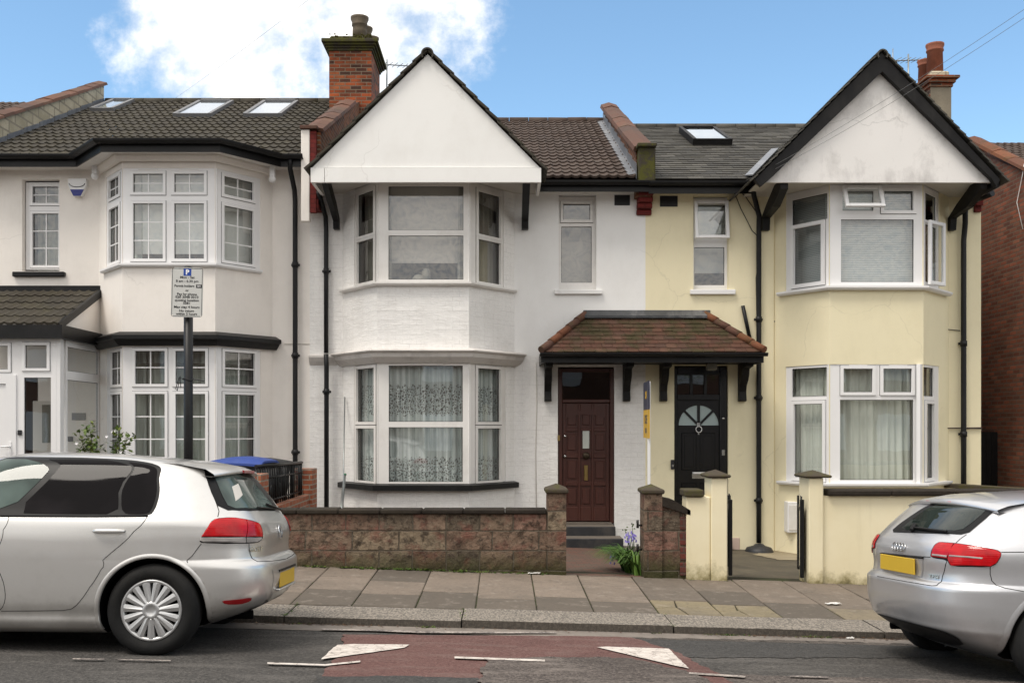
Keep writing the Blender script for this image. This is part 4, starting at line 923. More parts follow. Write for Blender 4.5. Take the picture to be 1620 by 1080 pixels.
# painted cornice between the storeys
cn = MB(); pr_ = [(-.02, .02), (.07, .02), (.19, -.005), (.20, -.025), (.19, -.04), (.15, -.06), (.13, -.12), (.08, -.165), (.04, -.2), (.03, -.21), (-.02, -.21)]
sweep(cn, [(WB[0][0] - .05, F + .05), WB[1], WB[2], (WB[3][0] + .05, F + .05)], pr_, zf(553))
sweep(cn, [(WL + .0, F + .01), (WB[0][0] - .1, F + .01)], [(-.02, .02), (.09, .02), (.11, 0), (.11, -.03), (.07, -.09), (.02, -.15), (-.02, -.16)], Z(563, F))
cn.build('cornice', paint('grey_white_cornice', lin(212, 207, 202), .7, .06, 2, 60, .1, .003, lin(110, 104, 98), .6), white)
# small upper window
win(white, WB[3], (WR, F), (884, 944), Z(309, F), Z(457, F), [(891, 933.5, Z(323, F + .1), Z(348, F + .1), 1, 1, (.045, .03)), (888, 936, Z(358.5, F + .1), Z(447, F + .1), 1, 1, 0)], .1, 'upvc_dirty', back=[('blind_grey', .35, Z(309, F), Z(457, F), 0, 'blind')], sill=(Z(458.5, F), .075, .06, 'white_smooth'))
mb = MB(); mb.tube([(X(848, F), F - .012, Z(574, F)), (X(848, F) + .012, F - .012, Z(640, F)), (X(848, F) - .006, F - .012, Z(720, F)), (X(849, F), F - .012, Z(840, F))], .007, 5); mb.build('cable', M['soffit'], white)
# front door
fdr = MB(); dX0, dX1 = X(882.5, F + .05), X(972, F + .05); zd0 = .01; zh = Z(582.5, F); ztr = Z(637, F + .1)
yd = F + .07
fdr.bbox(dX0, dX0 + .075, yd - .03, yd + .1, zd0, zh, .01); fdr.bbox(dX1 - .075, dX1, yd - .03, yd + .1, zd0, zh, .01); fdr.bbox(dX0 + .075, dX1 - .075, yd - .028, yd + .1, zh - .06, zh, .01); fdr.bbox(dX0 + .075, dX1 - .075, yd - .028, yd + .1, ztr, ztr + .06, .01)
dfo = fdr.build('door_frame', M['door_wood'], white)
g = MB(); g.poly(*[(a, yd + .05, b) for a, b in ((dX0 + .075, ztr + .06), (dX1 - .075, ztr + .06), (dX1 - .075, zh - .06), (dX0 + .075, zh - .06))]); g.build('pane', glass('obscure_fanlight', (.25, .25, .25), .05, 1.0), dfo)
lf = MB(); lx0, lx1 = dX0 + .077, dX1 - .077; lw = lx1 - lx0; lh = ztr - zd0 - .04; z0_ = zd0 + .035
lf.box(lx0, lx1, yd + .035, yd + .07, z0_, z0_ + lh)
cs = [.02, .31, .36, .64, .69, .98]; stile = .05
def rail(a, b, c, e): lf.bbox(lx0 + a * lw, lx0 + b * lw, yd + .012, yd + .037, z0_ + c * lh, z0_ + e * lh, .006)
for a, b in ((0, .075), (.335, .385), (.615, .665), (.925, 1)): rail(a, b, 0, 1)
for a, b in ((.075, .335), (.385, .615), (.665, .925)):
    for c, e in ((0, .12), (.30, .335), (.535, .575), (.76, .79), (.93, 1)): rail(a, b, c, e)
for a, b in ((.085, .325), (.395, .605), (.675, .915)):
    for c, e in ((.13, .29), (.345, .525), (.585, .75), (.80, .92)):
        if a == .395 and c in (.585, .345): continue
        lf.bbox(lx0 + (a + .03) * lw, lx0 + (b - .03) * lw, yd + .018, yd + .037, z0_ + (c + .015) * lh, z0_ + (e - .015) * lh, .012)
for k in range(12):   # arched head of the panels
    t0, t1 = k / 12, (k + 1) / 12; h0, h1 = .905 - .035 * abs(2 * t0 - 1) ** 2, .905 - .035 * abs(2 * t1 - 1) ** 2
    lf.prism([(lx0 + (.08 + .84 * t0) * lw, yd + .013, z0_ + h0 * lh), (lx0 + (.08 + .84 * t1) * lw, yd + .013, z0_ + h1 * lh), (lx0 + (.08 + .84 * t1) * lw, yd + .013, z0_ + .94 * lh), (lx0 + (.08 + .84 * t0) * lw, yd + .013, z0_ + .94 * lh)], (0, .02, 0))
lfo = lf.build('front_door', M['door_wood'], white)
g = MB(); g.bbox(lx0 + .43 * lw, lx0 + .57 * lw, yd + .01, yd + .03, z0_ + .615 * lh, z0_ + .765 * lh, .004); g.build('pane', M['net_grey'], lfo)
g = MB(); g.bbox(lx0 + .46 * lw, lx0 + .54 * lw, yd + .005, yd + .03, z0_ + .345 * lh, z0_ + .475 * lh, .006); g.bbox(lx0 + .475 * lw, lx0 + .525 * lw, yd + .0, yd + .03, z0_ + .36 * lh, z0_ + .46 * lh, .004); g.build('letterbox', M['brass'], lfo)
g = MB(); g.lathe([(.0, -.02), (.05, -.02), (.06, -.01), (.06, .02), (.03, .035), (0, .035)], 16, (lx0 + .5 * lw, yd + .0, z0_ + .555 * lh), Matrix.Rotation(R(90), 4, 'X')); g.build('knocker', paint('aged_bronze', (.06, .045, .03), .4, .3, metal=.8), lfo)
g = MB(); g.lathe([(0, -.0), (.03, 0), (.032, .02), (.02, .03), (.015, .05), (0, .05)], 14, (lx0 + .055 * lw, yd + .01, z0_ + .55 * lh), Matrix.Rotation(R(90), 4, 'X')); g.build('handle', M['steel'], lfo)
g = MB(); g.lathe([(0, 0), (.02, 0), (.02, .012), (0, .012)], 12, (lx0 + .055 * lw, yd + .01, z0_ + .72 * lh), Matrix.Rotation(R(90), 4, 'X')); g.build('lock', M['steel'], lfo)
g = MB(); g.bbox(X(882, F) - .0, X(886, F), F - .01, F + .03, Z(697, F), Z(688, F), .004); g.build('bell_push', M['brass'], white)
st = MB(); sx0, sx1 = X(896, 16.5) - .12, X(973, 16.5) + .0; st.bbox(sx0, sx1, 16.42, F + .15, -.17, .005, .012); st.bbox(sx0, X(986, 16.1), 16.06, 16.43, -.9, -.15, .012)
st.cur = 1; st.bbox(sx0 + .01, sx1 - .01, 16.43, F + .1, .0, .009, .004); st.bbox(sx0 + .01, X(986, 16.1) - .01, 16.07, 16.418, -.155, -.146, .004); st.bbox(dX0 + .05, dX1 - .05, F - .05, F + .12, .008, .03, .006)
st.build('doorstep', [M['step'], M['step_tread']], white)
# eaves on the right
gutter(white, [(.55, F - .36), (WR + .0, F - .36)], Z(287, F - .45), 'black', .18, .06)
sf = MB(); sf.bbox(WB[3][0] + .3, WR - .1, F - .045, F + .02, Z(305, F), Z(294, F), .01); sf.box(.5, WR - .1, F - .34, F - .02, 5.52, 5.56); sf.build('soffit', M['gable_white'], white)
av = MB(); av.box(X(972, F), X(996.5, F), F - .008, F + .02, Z(325, F), Z(308.6, F))
for k in range(5): zz = Z(325, F) + (k + .5) * .034; av.box(X(973.5, F), X(995, F), F - .016, F - .006, zz - .006, zz + .006)
av.build('air_vent', M['seal'], white)
# main roof
WM = (8.21 - 5.66) / 5.5; wsq = math.sqrt(1 + WM * WM)
rf = MB(); tile_roof(rf, (WL - .02, 16.42, 5.66), (1, 0, 0), (0, 1 / wsq, WM / wsq), (WR - WL - .2, 5.6 * wsq), .315, .3, .030, thick=.026, seed=15)
for i in range(13):
    rf.rnd = random.random(); x0 = WL + i * .42; rf.tube([(x0, 22.0, 5.66 + WM * 5.56), (x0 + .41, 22.0, 5.66 + WM * 5.56 + random.uniform(-.006, .006))], .11, 8)
rf.poly((WL, 22.0, 5.66 + WM * 5.56), (WR, 22.0, 5.66 + WM * 5.56), (WR, 27.6, 5.66), (WL, 27.6, 5.66))
wroof = rf.build('roof', M['brown_roof'], white)
# street gable over the bay
GY = 15.55; gx0, gx1, gxm = -2.925, .573, -1.15; gz0 = Z(265, GY); gza = Z(86, GY)
gb = MB(); gb.prism([(gx0, GY, gz0), (gx1, GY, gz0), (gxm, GY, gza)], (0, .05, 0)); gbo = gb.build('gable', M['gable_white'], white)
fb = MB(); zfb = Z(289, GY)
fb.box(X(514, GY) + .004, gx1 + .02, GY - .03, GY + .04, zfb, gz0 - .012); fb.box(gx0 - .02, X(514, GY) - .004, GY - .028, GY + .04, zfb, gz0 - .010)
fb.box(gx0 - .02, gx0 + .03, GY + .041, F - .4, zfb, gz0 - .01); fb.box(gx1 - .03, gx1 + .02, GY + .041, F - .4, zfb, gz0 - .01)
fb.build('fascia', M['gable_white'], gbo)
sf = MB(); sf.box(gx0 + .03, gx1 - .03, GY + .05, F + .02, SOF, SOF + .02); sf.build('soffit', M['soffit'], white)
gr = MB()
apex = Vector((gxm, GY - .07, gza + .03)); Lg = math.hypot(gxm - gx0, gza - gz0) + .06
for sgn, ex in ((-1, gx0), (1, gx1)):
    low = Vector((ex + sgn * .07, GY - .07, gz0 - .05)); up = (apex - low); L = up.length; up.normalize(); nrm = Vector((-up.z, 0, up.x)) * (1 if sgn < 0 else -1)
    if nrm.z < 0: nrm = -nrm
    n = 10; g = L / n
    for i in range(n):
        gr.rnd = random.random(); a = low + up * (i * g - .02); b = low + up * ((i + 1) * g + .015)
        th = .032
        pts = [a + nrm * .022, b + nrm * .0, b + nrm * (.0 + th), a + nrm * (.022 + th)]
        gr.prism(pts, (0, .3 + random.uniform(-.004, .004), 0)); gr.prism([p + Vector((0, .3, 0)) for p in pts], (0, 5.2, 0))
for i in range(13):
    gr.rnd = random.random(); half_ridge(gr, apex + Vector((0, i * .42 - .03, -.055)), .43, .098 + .004 * (i % 2))
gr.build('gable_roof', M['concrete_roof'], white)
for x0, x1 in ((-2.80, -2.71), (.318, .428)):
    bracket(white, x0, x1, [(F + .01, Z(364, F)), (F - .12, Z(364, F)), (F - .14, Z(352, F)), (16.2, 5.18), (15.62, 5.40), (15.62, 5.5), (15.95, 5.5), (16.5, 5.28), (F + .01, 5.08)])
# downpipe on the left
pipe(white, [(X(503, 16.3), 16.35, 5.42), (X(508, 16.5), 16.5, 5.3), (X(515, 16.76), 16.76, 5.1), (X(516, 16.76), 16.76, 4.9), (X(516, 16.76), 16.76, 4.2), (X(516, 16.76), 16.76, 2.84)], .038, brackets=(4.2,))
pipe(white, [(X(516.5, 16.7), 16.66, 2.82), (X(516.5, 16.7), 16.7, 2.6), (X(516.5, 16.7), 16.7, 2.2), (X(516.5, 16.7), 16.7, -.3)], .04, brackets=(2.2,))
# party parapet and chimney shared with the cream house
wp = lambda d: 5.66 + WM * (d - 16.5)
pp = MB(); xa, xb = -3.2, -2.97
pp.prism([(xa, 16.5, 5.5), (xa, 16.5, pz(16.5) + .42), (xa, 20.2, pz(20.2) + .30), (xa, 22, pz(22) + .12), (xa, 22, 5.5)], (xb - xa, 0, 0)); par = pp.build('parapet', M['parapet_brick'], white)
cp = MB(); coping(cp, xa - .06, xb + .06, (16.5, pz(16.5) + .43), (20.2, pz(20.2) + .31), .40, .05); cp.rnd = .2
cp.build('coping', M['coping_clay'], par)
en = MB(); en.bbox(X(476.5, 16.42), X(490, 16.42), 16.40, 16.52, 4.95 , 6.44, .01); en.cur = 1; en.box(X(490, 16.42) + .002, X(500, 16.42), 16.42, 16.5, 5.1, 6.42)
for k in range(4): en.box(X(490, 16.42) + .003, X(503, 16.42), 16.44 + k * .08, F, Z(332 - k * 14, 16.6), Z(332 - (k + 1) * 14, 16.6) - .004)
en.cur = 0
for k in range(4): en.box(X(476.5, 16.42) + .01, X(489, 16.42), 16.5 + k * .07, F, Z(332 - k * 8, 16.6), Z(332 - (k + 1) * 8, 16.6) - .006)
en.cur = 2; en.bbox(X(475, 16.42), X(503, 16.42), 16.36, 16.56, 6.44, 6.5, .01)
en.build('corbel', [M['cream'], M['red_paint_brick'], M['coping_clay']], par)
ch = MB(); c0, c1, cd0, cd1 = -3.6, -2.72, 21., 22.4; zct = Z(66, 21)
ch.box(c0, c1, cd0, cd1, 7.2, Z(81, 21)); cho = ch.build('chimney', M['chimney_brick'], white)
ct = MB()
for k, (o, z0_, z1_) in enumerate(((.03, 81, 77), (.06, 77, 73.5), (.10, 73.5, 70), (.14, 70, 64))): ct.bbox(c0 - o, c1 + o, cd0 - o, cd1 + o, Z(z0_, 21), Z(z1_, 21) - .002, .012)
ct.bbox(c0 + .0, c1 - .0, cd0 + .05, cd1 - .05, Z(64, 21), Z(55, 21), .03); ct.build('chimney_cap', M['mossy'], cho)
for px_, yy, s in ((569, 21.25, 1.0), (576.5, 21.75, .95), (585, 22.1, .8)):
    pb = MB(); pb.lathe([(0, 0), (.155 * s, 0), (.15 * s, .22 * s), (.145 * s, .30 * s), (.165 * s, .32 * s), (.165 * s, .36 * s), (.15 * s, .37 * s), (.19 * s, .46 * s), (.19 * s, .50 * s), (.13 * s, .50 * s), (.12 * s, .1)], 18, (X(px_, yy) if s > .9 else -2.85, yy, Z(57, 21) - .02)); pb.build('pot', M['pot'], cho)
mz = MB(); rng = random.Random(4)
for k in range(260):
    bmx = bmesh.new(); bmesh.ops.create_icosphere(bmx, subdivisions=1, radius=rng.uniform(.010, .026)); xx = rng.uniform(c0, c1) if rng.random() < .5 else rng.uniform(X(560, 21), c1); yy = cd0 + rng.choice((.05, .05, -.12)) + rng.uniform(0, .1)
    mz.bm(bmx, Matrix.Translation((xx, yy, Z(56, 21) + rng.uniform(-.10, -.012))) @ Matrix.Diagonal((1, 1, .6, 1)))
mo = mz.build('moss', paint('yellow_green_moss', (.085, .08, .012), 1, .5, 30, 90, .5, .01), cho); mo['kind'] = 'stuff'
aerial(white, (X(612, 22.6), 22.6, 8.2), 1.62, R(60), 1.3)
# right parapet between white and yellow
pp = MB(); xa, xb = 2.19, 2.44
pp.prism([(xa, 16.6, 5.4), (xa, 16.6, wp(16.6) + .45), (xa, 22, wp(22) + .32), (xa, 22, 5.4)], (xb - xa, 0, 0)); par = pp.build('parapet', M['parapet_brick'], white)
cp = MB(); coping(cp, xa - .06, xb + .06, (16.5, wp(16.5) + .46), (22.1, wp(22.1) + .33), .62, .06, 8); cp.build('coping', M['coping_clay'], par)
fl = MB()
for i in range(10):
    a, b = 16.5 + i * .55, 16.5 + (i + 1) * .55; fl.prism([(xa - .012, a, wp(a)), (xa - .012, a, wp(a) + .26), (xa - .012, b - .02, wp(b) + .21), (xa - .012, b - .02, wp(b))], (.010, 0, 0))
    fl.poly((xa - .20, a, wp(a) + .062), (xa - .01, a, wp(a) + .09), (xa - .01, b, wp(b) + .09), (xa - .20, b, wp(b) + .062))
fl.build('flashing', M['lead'], par)
en = MB(); en.bbox(X(1011, 16.35), X(1037, 16.35), 16.34, 16.62, Z(287, 16.35), Z(232, 16.35), .02); en.cur = 0; en.bbox(X(1008.5, 16.3), X(1039, 16.3), 16.28, 16.66, Z(232, 16.3), Z(226, 16.3), .012); en.cur = 1
for k in range(5): en.bbox(X(1011 + k * .3, 16.5), X(1035, 16.5), F - .06 - k * .075, F + .02, Z(336 - k * 9, 16.6), Z(336 - (k + 1) * 9, 16.6) - .003, .01)
en.build('corbel', [M['mossy'], M['red_paint_brick']], par)

# ================================================================ yellow house (right)
yellow = thing('terraced_house', 'pale yellow rendered terraced house with black bargeboards, slate roof and black front door', 'house', (5.2, F, hz(5.2)), group='terraced houses along the street')
YL, YR = WR, X(1552, F)
YB = [(4.515, F), (5.154, BF), (6.639, BF), (7.43, F)]
YE = 5.6; SOF = 5.44
w = MB(); Uy = lambda px: plane_u((YL, F), YB[0], px)
hw = (Uy(1097), Uy(1152.5), Z(458, F), Z(310, F)); hd = (Uy(1066.7), Uy(1152), -.7, Z(578, F))
panel(w, (YL, F), YB[0], -1, YE, [hw, hd], .13); panel(w, YB[3], (YR, F), -1, YE, [])
w.poly((YR, F, -1), (YR, 27, -1), (YR, 27, YE), (YR, F, YE))
zU = (SOF, zf(453)); zL = (zf(576), zf(764))
ub = [plane_u(YB[i], YB[i + 1], p) for i, p in ((0, 1243), (2, 1486))]
panel(w, YB[0], YB[1], -1, SOF, [(ub[0], 9, zU[1], zU[0]), (ub[0], 9, zL[1], zL[0])], .1)
panel(w, YB[1], YB[2], -1, SOF, [(0, 9, zU[1], zU[0]), (0, 9, zL[1], zL[0])], .1)
panel(w, YB[2], YB[3], -1, SOF, [(0, ub[1], zU[1], zU[0]), (0, ub[1], zL[1], zL[0])], .1)
w.cur = 1; shell(w, YL + .08, YR - .1, hz(5) + .3, SOF - .02, YB)
w.build('wall', [M['yellow'], M['room']], yellow)
pl = MB(); pl.box(YB[0][0] - .24, YB[0][0] - .004, F - .03, F + .02, -1, YE - .1); pl.build('pilaster', M['yellow'], yellow)
sash = (.05, .022)
o = win(yellow, YB[1], YB[2], (1312, 1461), zU[0], zU[1], [(1333, 1382, zf(302), zf(333), 1, 1, 0), (1398, 1444, zf(302), zf(333), 1, 1, (.05, .025)), (1330.5, 1445.6, zf(347), zf(446), 1, 1, 0)], .012, back=[('slats', .14, zf(296), zf(450), 0, 'blind')], vents=[(1405, 1436, zf(297.5))])
# top hung light standing open
Mx = frame_m(YB[1], YB[2], 0) @ Matrix.Translation((plane_u(YB[1], YB[2], 1362), -.02, zf(296))) @ Matrix.Rotation(R(-24), 4, 'X')
s_ = MB(); hw_, hh = .31, .40
for q in ((-hw_, -hw_ + .06, -hh, 0), (hw_ - .06, hw_, -hh, 0), (-hw_ + .06, hw_ - .06, -.06, 0), (-hw_ + .06, hw_ - .06, -hh, -hh + .06)): s_.bbox(q[0], q[1], -.05, .0, q[2], q[3], .008, Mx)
so = s_.build('opening_light', M['upvc'], o); g = MB(); g.poly(*[Mx @ Vector(q) for q in ((-hw_ + .06, -.03, -hh + .06), (hw_ - .06, -.03, -hh + .06), (hw_ - .06, -.03, -.06), (-hw_ + .06, -.03, -.06))]); g.build('pane', M['glass'], so) if False else None
gp_ = MB(); gp_.v = g.v; gp_.f = g.f; gp_.mi = g.mi; gp_.r = g.r; gp_.sm = g.sm; gp_.build('opening_pane', M['glass'], o)
so.parent = o
win(yellow, YB[0], YB[1], (1243, 1313), zU[0], zU[1], [(1253, 1309, zf(304), zf(345), 1, 1, 0), (1257, 1301, zf(352), zf(443), 1, 1, (.06, .045))], .012, back=[('slats', .25, zU[0], zU[1], 0, 'blind')])
win(yellow, YB[2], YB[3], (1461, 1486), zU[0], zU[1], [(1464, 1481, zf(302), zf(345), 1, 1, 0), (1464, 1481, zf(352), zf(444), 1, 1, 0)], .012, back=[('blind', .3, zU[0], zU[1], 0, 'blind')])
Mx = frame_m(YB[2], YB[3], 0) @ Matrix.Translation((.10, -.03, 0)) @ Matrix.Rotation(R(-11), 4, 'Z')
s_ = MB(); za, zb_ = zf(449), zf(347); ww = .46
for q in ((0, .06, za, zb_), (ww - .06, ww, za, zb_), (.06, ww - .06, zb_ - .06, zb_), (.06, ww - .06, za, za + .06)): s_.bbox(q[0], q[1], -.05, 0, q[2], q[3], .008, Mx)
s_.build('opening_light', M['upvc'], o); g = MB(); g.poly(*[Mx @ Vector(q) for q in ((.06, -.03, za + .06), (ww - .06, -.03, za + .06), (ww - .06, -.03, zb_ - .06), (.06, -.03, zb_ - .06))]); g.build('opening_pane', M['glass'], o)
YC = [('drape', .2, zL[0], zL[1], .02)]
win(yellow, YB[1], YB[2], (1310, 1457), zL[0], zL[1], [(1334, 1380, zf(583), zf(620), 1, 1, sash), (1397, 1442, zf(583), zf(620), 1, 1, sash), (1329, 1445, zf(632), zf(759), 1, 1, 0)], .012, back=YC, vents=[(1343, 1372, zf(578.5)), (1406, 1435, zf(578.5))])
win(yellow, YB[0], YB[1], (1243, 1311), zL[0], zL[1], [(1253, 1308, zf(580), zf(626), 1, 1, 0), (1257, 1302, zf(638), zf(757), 1, 1, (.055, .025))], .012, back=YC)
win(yellow, YB[2], YB[3], (1456, 1485), zL[0], zL[1], [(1461, 1477, zf(580), zf(626), 1, 1, 0), (1464.5, 1476, zf(638), zf(757), 1, 1, (.05, .025))], .012, back=YC)
for z_ in (zU[1], zL[1]):
    sb = MB(); sweep(sb, [(YB[0][0] + .08, F - .1), YB[1], YB[2], (YB[3][0] - .08, F - .1)], [(.10, 0), (.10, -.03), (.07, -.06), (-.02, -.06), (-.02, .003), (0, .003)], z_); sb.build('sill', M['upvc'], yellow)
win(yellow, (YL, F), YB[0], (1097, 1153), Z(311, F), Z(457, F), [(1103, 1147, Z(322, F), Z(374, F), 1, 1, 0), (1098.6, 1146, Z(391, F + .1), Z(451, F + .1), 1, 1, 0)], .1, back=[('blind', .4, Z(311, F), Z(425, F), 0, 'blind')], sill=(Z(458.5, F), .08, .06, 'upvc'))
Mx = frame_m((YL, F), YB[0], .06) @ Matrix.Translation((Uy(1125.5), -.02, Z(317, F))) @ Matrix.Rotation(R(-9), 4, 'X')
s_ = MB(); hw_, hh = .285, .66
for q in ((-hw_, -hw_ + .055, -hh, 0), (hw_ - .055, hw_, -hh, 0), (-hw_ + .055, hw_ - .055, -.055, 0), (-hw_ + .055, hw_ - .055, -hh, -hh + .055)): s_.bbox(q[0], q[1], -.05, .0, q[2], q[3], .008, Mx)
so = s_.build('opening_light', M['upvc'], yellow); g = MB(); g.poly(*[Mx @ Vector(q) for q in ((-hw_ + .055, -.03, -hh + .055), (hw_ - .055, -.03, -hh + .055), (hw_ - .055, -.03, -.055), (-hw_ + .055, -.03, -.055))]); g.build('pane', M['glass'], so)
# black front door
yd = F + .06; dX0, dX1 = X(1066.7, yd), X(1150, yd); zh = Z(580, F); ztr = Z(628, yd); zd0 = -.22
fr = MB(); fr.bbox(dX0, dX0 + .05, yd - .02, yd + .1, zd0, zh, .008); fr.bbox(dX1 - .12, dX1, yd - .02, yd + .1, zd0, zh, .008); fr.bbox(dX0 + .05, dX1 - .12, yd - .018, yd + .1, zh - .13, zh, .008); fr.bbox(dX0 + .05, dX1 - .12, yd - .018, yd + .1, ztr - .05, ztr + .05, .008)
gw = (dX1 - .12 - dX0 - .05) / 3
for k in (1, 2): fr.box(dX0 + .05 + gw * k - .02, dX0 + .05 + gw * k + .02, yd - .005, yd + .06, ztr + .05, zh - .13)
fo = fr.build('door_frame', M['door_black'], yellow)
g = MB(); g.poly(*[(a, yd + .045, b) for a, b in ((dX0 + .05, ztr + .05), (dX1 - .12, ztr + .05), (dX1 - .12, zh - .13), (dX0 + .05, zh - .13))]); g.build('pane', M['glass_dark'], fo)
lf = MB(); lx0, lx1 = dX0 + .052, dX1 - .122; lz1 = ztr - .05; lw = lx1 - lx0; cxd, czd, rad = X(1105.5, yd), Z(672.5, yd), .335
lf.box(lx0, lx1, yd + .03, yd + .07, zd0, lz1)
def mould(x0, x1, z0_, z1_):
    for q in ((x0, x1, z0_, z0_ + .018), (x0, x1, z1_ - .018, z1_), (x0, x0 + .018, z0_ + .018, z1_ - .018), (x1 - .018, x1, z0_ + .018, z1_ - .018)): lf.bbox(q[0], q[1], yd + .018, yd + .032, q[2], q[3], .006)
    lf.bbox(x0 + .05, x1 - .05, yd + .022, yd + .032, z0_ + .05, z1_ - .05, .008)
for a, b in ((.10, .46), (.54, .90)):
    mould(lx0 + a * lw, lx0 + b * lw, Z(744, yd), Z(684, yd)); mould(lx0 + a * lw, lx0 + b * lw, Z(845, yd), Z(763, yd))
for k in range(24):
    a0, a1 = math.pi * k / 24, math.pi * (k + 1) / 24; p = lambda r, a: (cxd + r * math.cos(a), yd + .012, czd + r * math.sin(a))
    lf.prism([p(rad, a0), p(rad + .03, a0), p(rad + .03, a1), p(rad, a1)], (0, .02, 0))
lf.box(cxd - rad - .03, cxd + rad + .03, yd + .013, yd + .032, czd - .03, czd)
for a in (45, 90, 135): lf.bar((cxd, yd + .02, czd), (cxd + rad * math.cos(R(a)), yd + .02, czd + rad * math.sin(R(a))), .045, .02, (0, 1, 0)) if a == 90 else lf.bar((cxd, yd + .021, czd), (cxd + rad * math.cos(R(a)), yd + .021, czd + rad * math.sin(R(a))), .02 if False else .04, .018, (0, 1, 0))
lfo = lf.build('front_door', M['door_black'], yellow)
g = MB(); g.poly(*[(cxd + rad * math.cos(math.pi * k / 24), yd + .026, czd + rad * math.sin(math.pi * k / 24)) for k in range(25)]); g.build('fanlight_pane', paint('frosted_glass', (.36, .44, .44), .25, .06, 3, 30, 0, spec=.6), lfo)
g = MB(); g.tube([(cxd + .05 * math.sin(t), yd - .0, czd - .07 + .05 * math.cos(t)) for t in [2 * math.pi * k / 16 for k in range(16)]], .012, 6, closed=True); g.bbox(cxd - .03, cxd + .03, yd - .005, yd + .03, czd - .03, czd + .05, .01); g.bbox(cxd - .012, cxd + .012, yd - .0, yd + .03, czd - .16, czd - .11, .006); g.build('knocker', M['steel'], lfo)
g = MB(); g.bbox(X(1095, yd), X(1118, yd), yd + .005, yd + .03, Z(757, yd), Z(748, yd), .004); g.build('letterbox', M['steel'], lfo)
g = MB(); g.bbox(X(1096, yd), X(1124, yd), yd - .04, yd + .03, Z(749, yd), Z(746.4, yd), .002); tag(g.build('letter', paint('paper', (.75, .75, .73), .8, .05, bump=0)), 'white envelope sticking out of the letterbox of the black door', 'letter')
g = MB(); g.bbox(X(1141.5, yd), X(1146, yd), yd - .035, yd - .015, Z(720, yd), Z(711, yd), .004); g.lathe([(0, 0), (.022, 0), (.022, .012), (0, .014)], 12, (X(1144, yd), yd - .018, Z(661.5, yd)), Matrix.Rotation(R(90), 4, 'X')); g.build('lock', M['steel'], fo)
g = MB(); g.bbox(X(1061, F), X(1066.3, F), F - .03, F + .004, Z(742, F), Z(727, F), .006); kbo = g.build('key_safe', M['seal'], yellow)
g = MB(); g.bbox(X(1062.5, F), X(1065.5, F), F - .036, F - .028, Z(738, F), Z(734, F), .003); g.build('keypad', M['steel'], kbo)
st = MB(); st.bbox(dX0 - .02, dX1 + .02, F - .25, F + .12, -.8, zd0 + .005, .01); st.build('doorstep', M['step'], yellow)
av = MB(); av.box(X(1044, F), X(1072, F), F - .008, F + .02, Z(327, F), Z(310, F))
for k in range(5): zz = Z(327, F) + (k + .5) * .035; av.box(X(1045.5, F), X(1070.5, F), F - .016, F - .006, zz - .006, zz + .006)
av.build('air_vent', M['seal'], yellow)
gutter(yellow, [(YL + .0, F - .36), (4.05, F - .36)], Z(288, F - .45), 'black', .2, .06)
sf = MB(); sf.box(YL + .1, 4.3, F - .34, F + .0, 5.5, 5.54); sf.build('soffit', M['soffit'], yellow)
# slate roof
YM = (8.12 - 5.66) / 5.5; ysq = math.sqrt(1 + YM * YM)
rf = MB(); tile_roof(rf, (YL + .1, 16.42, 5.64), (1, 0, 0), (0, 1 / ysq, YM / ysq), (YR - YL - .05, 5.6 * ysq), .2, .27, 0, prof='flat', thick=.017, rstep=2, seed=21)
for i in range(13):
    rf.rnd = random.random(); x0 = YL + .1 + i * .43; rf.tube([(x0, 22.0, 5.64 + YM * 5.55), (x0 + .42, 22.0, 5.64 + YM * 5.55)], .09, 8)
rf.poly((YL, 22.0, 5.66 + YM * 5.54), (YR, 22.0, 5.66 + YM * 5.54), (YR, 27.6, 5.66), (YL, 27.6, 5.66))
yroof = rf.build('roof', M['slate'], yellow)
d0, d1 = roof_d(231, 5.64, 16.42, YM), roof_d(211, 5.64, 16.42, YM); skylight(yroof, X(1127, d0), 1.0 * (X(1161, d0) - X(1098.6, d0)), d0, d1, 5.64, 16.42, YM)
# gable with bargeboards
GY = 15.6; gz0 = Z(288.7, GY); gza = Z(113.7, GY); gx0, gx1, gxm = 4.105, 7.556, 5.815
gb = MB(); gb.prism([(gx0 - .1, GY, gz0), (gx1 + .1, GY, gz0), (gxm, GY, gza + .1)], (0, .05, 0)); gbo = gb.build('gable', M['gable_stained'], yellow)
sf = MB(); sf.box(gx0 - .1, gx1 + .1, GY + .05, F + .02, SOF, SOF + .02); sf.build('soffit', M['soffit'], yellow)
bb = MB(); apo = Vector((gxm - .01, 15.48, Z(84, 15.5))); api = Vector((gxm - .0, 15.48, Z(114, 15.5)))
for ox, oz, ix in ((3.86, 5.40, 4.10), (7.62, 5.40, 7.49)):
    bb.prism([apo, (ox, 15.48, oz), (ox + (.10 if ox < 5 else -.06), 15.48, oz - .1), (ix, 15.48, gz0 + .03), api], (0, .10, 0))
bb.build('bargeboard', M['black_timber'], gbo)
gr = MB()
for sgn, ex in ((-1, 3.80), (1, 7.72)):
    low = Vector((ex, 15.44, 5.36)); ap = apo + Vector((0, -.04, .02)); up = ap - low; L = up.length; up.normalize(); nrm = Vector((-up.z, 0, up.x)); nrm = nrm if nrm.z > 0 else -nrm; n = 20; g = L / n
    for i in range(n):
        gr.rnd = random.random(); a = low + up * (i * g - .01); b = low + up * ((i + 1) * g + .01); pts = [a + nrm * .016, b, b + nrm * .022, a + nrm * .040]; gr.prism(pts, (0, .3 + random.uniform(0, .02), 0)); gr.prism([p + Vector((0, .32, 0)) for p in pts], (0, 5.2, 0))
for i in range(12): gr.rnd = random.random(); half_ridge(gr, apo + Vector((0, -.05 + i * .43, -.045)), .425, .085 + .003 * (i % 2))
gr.build('gable_roof', M['slate'], yellow)
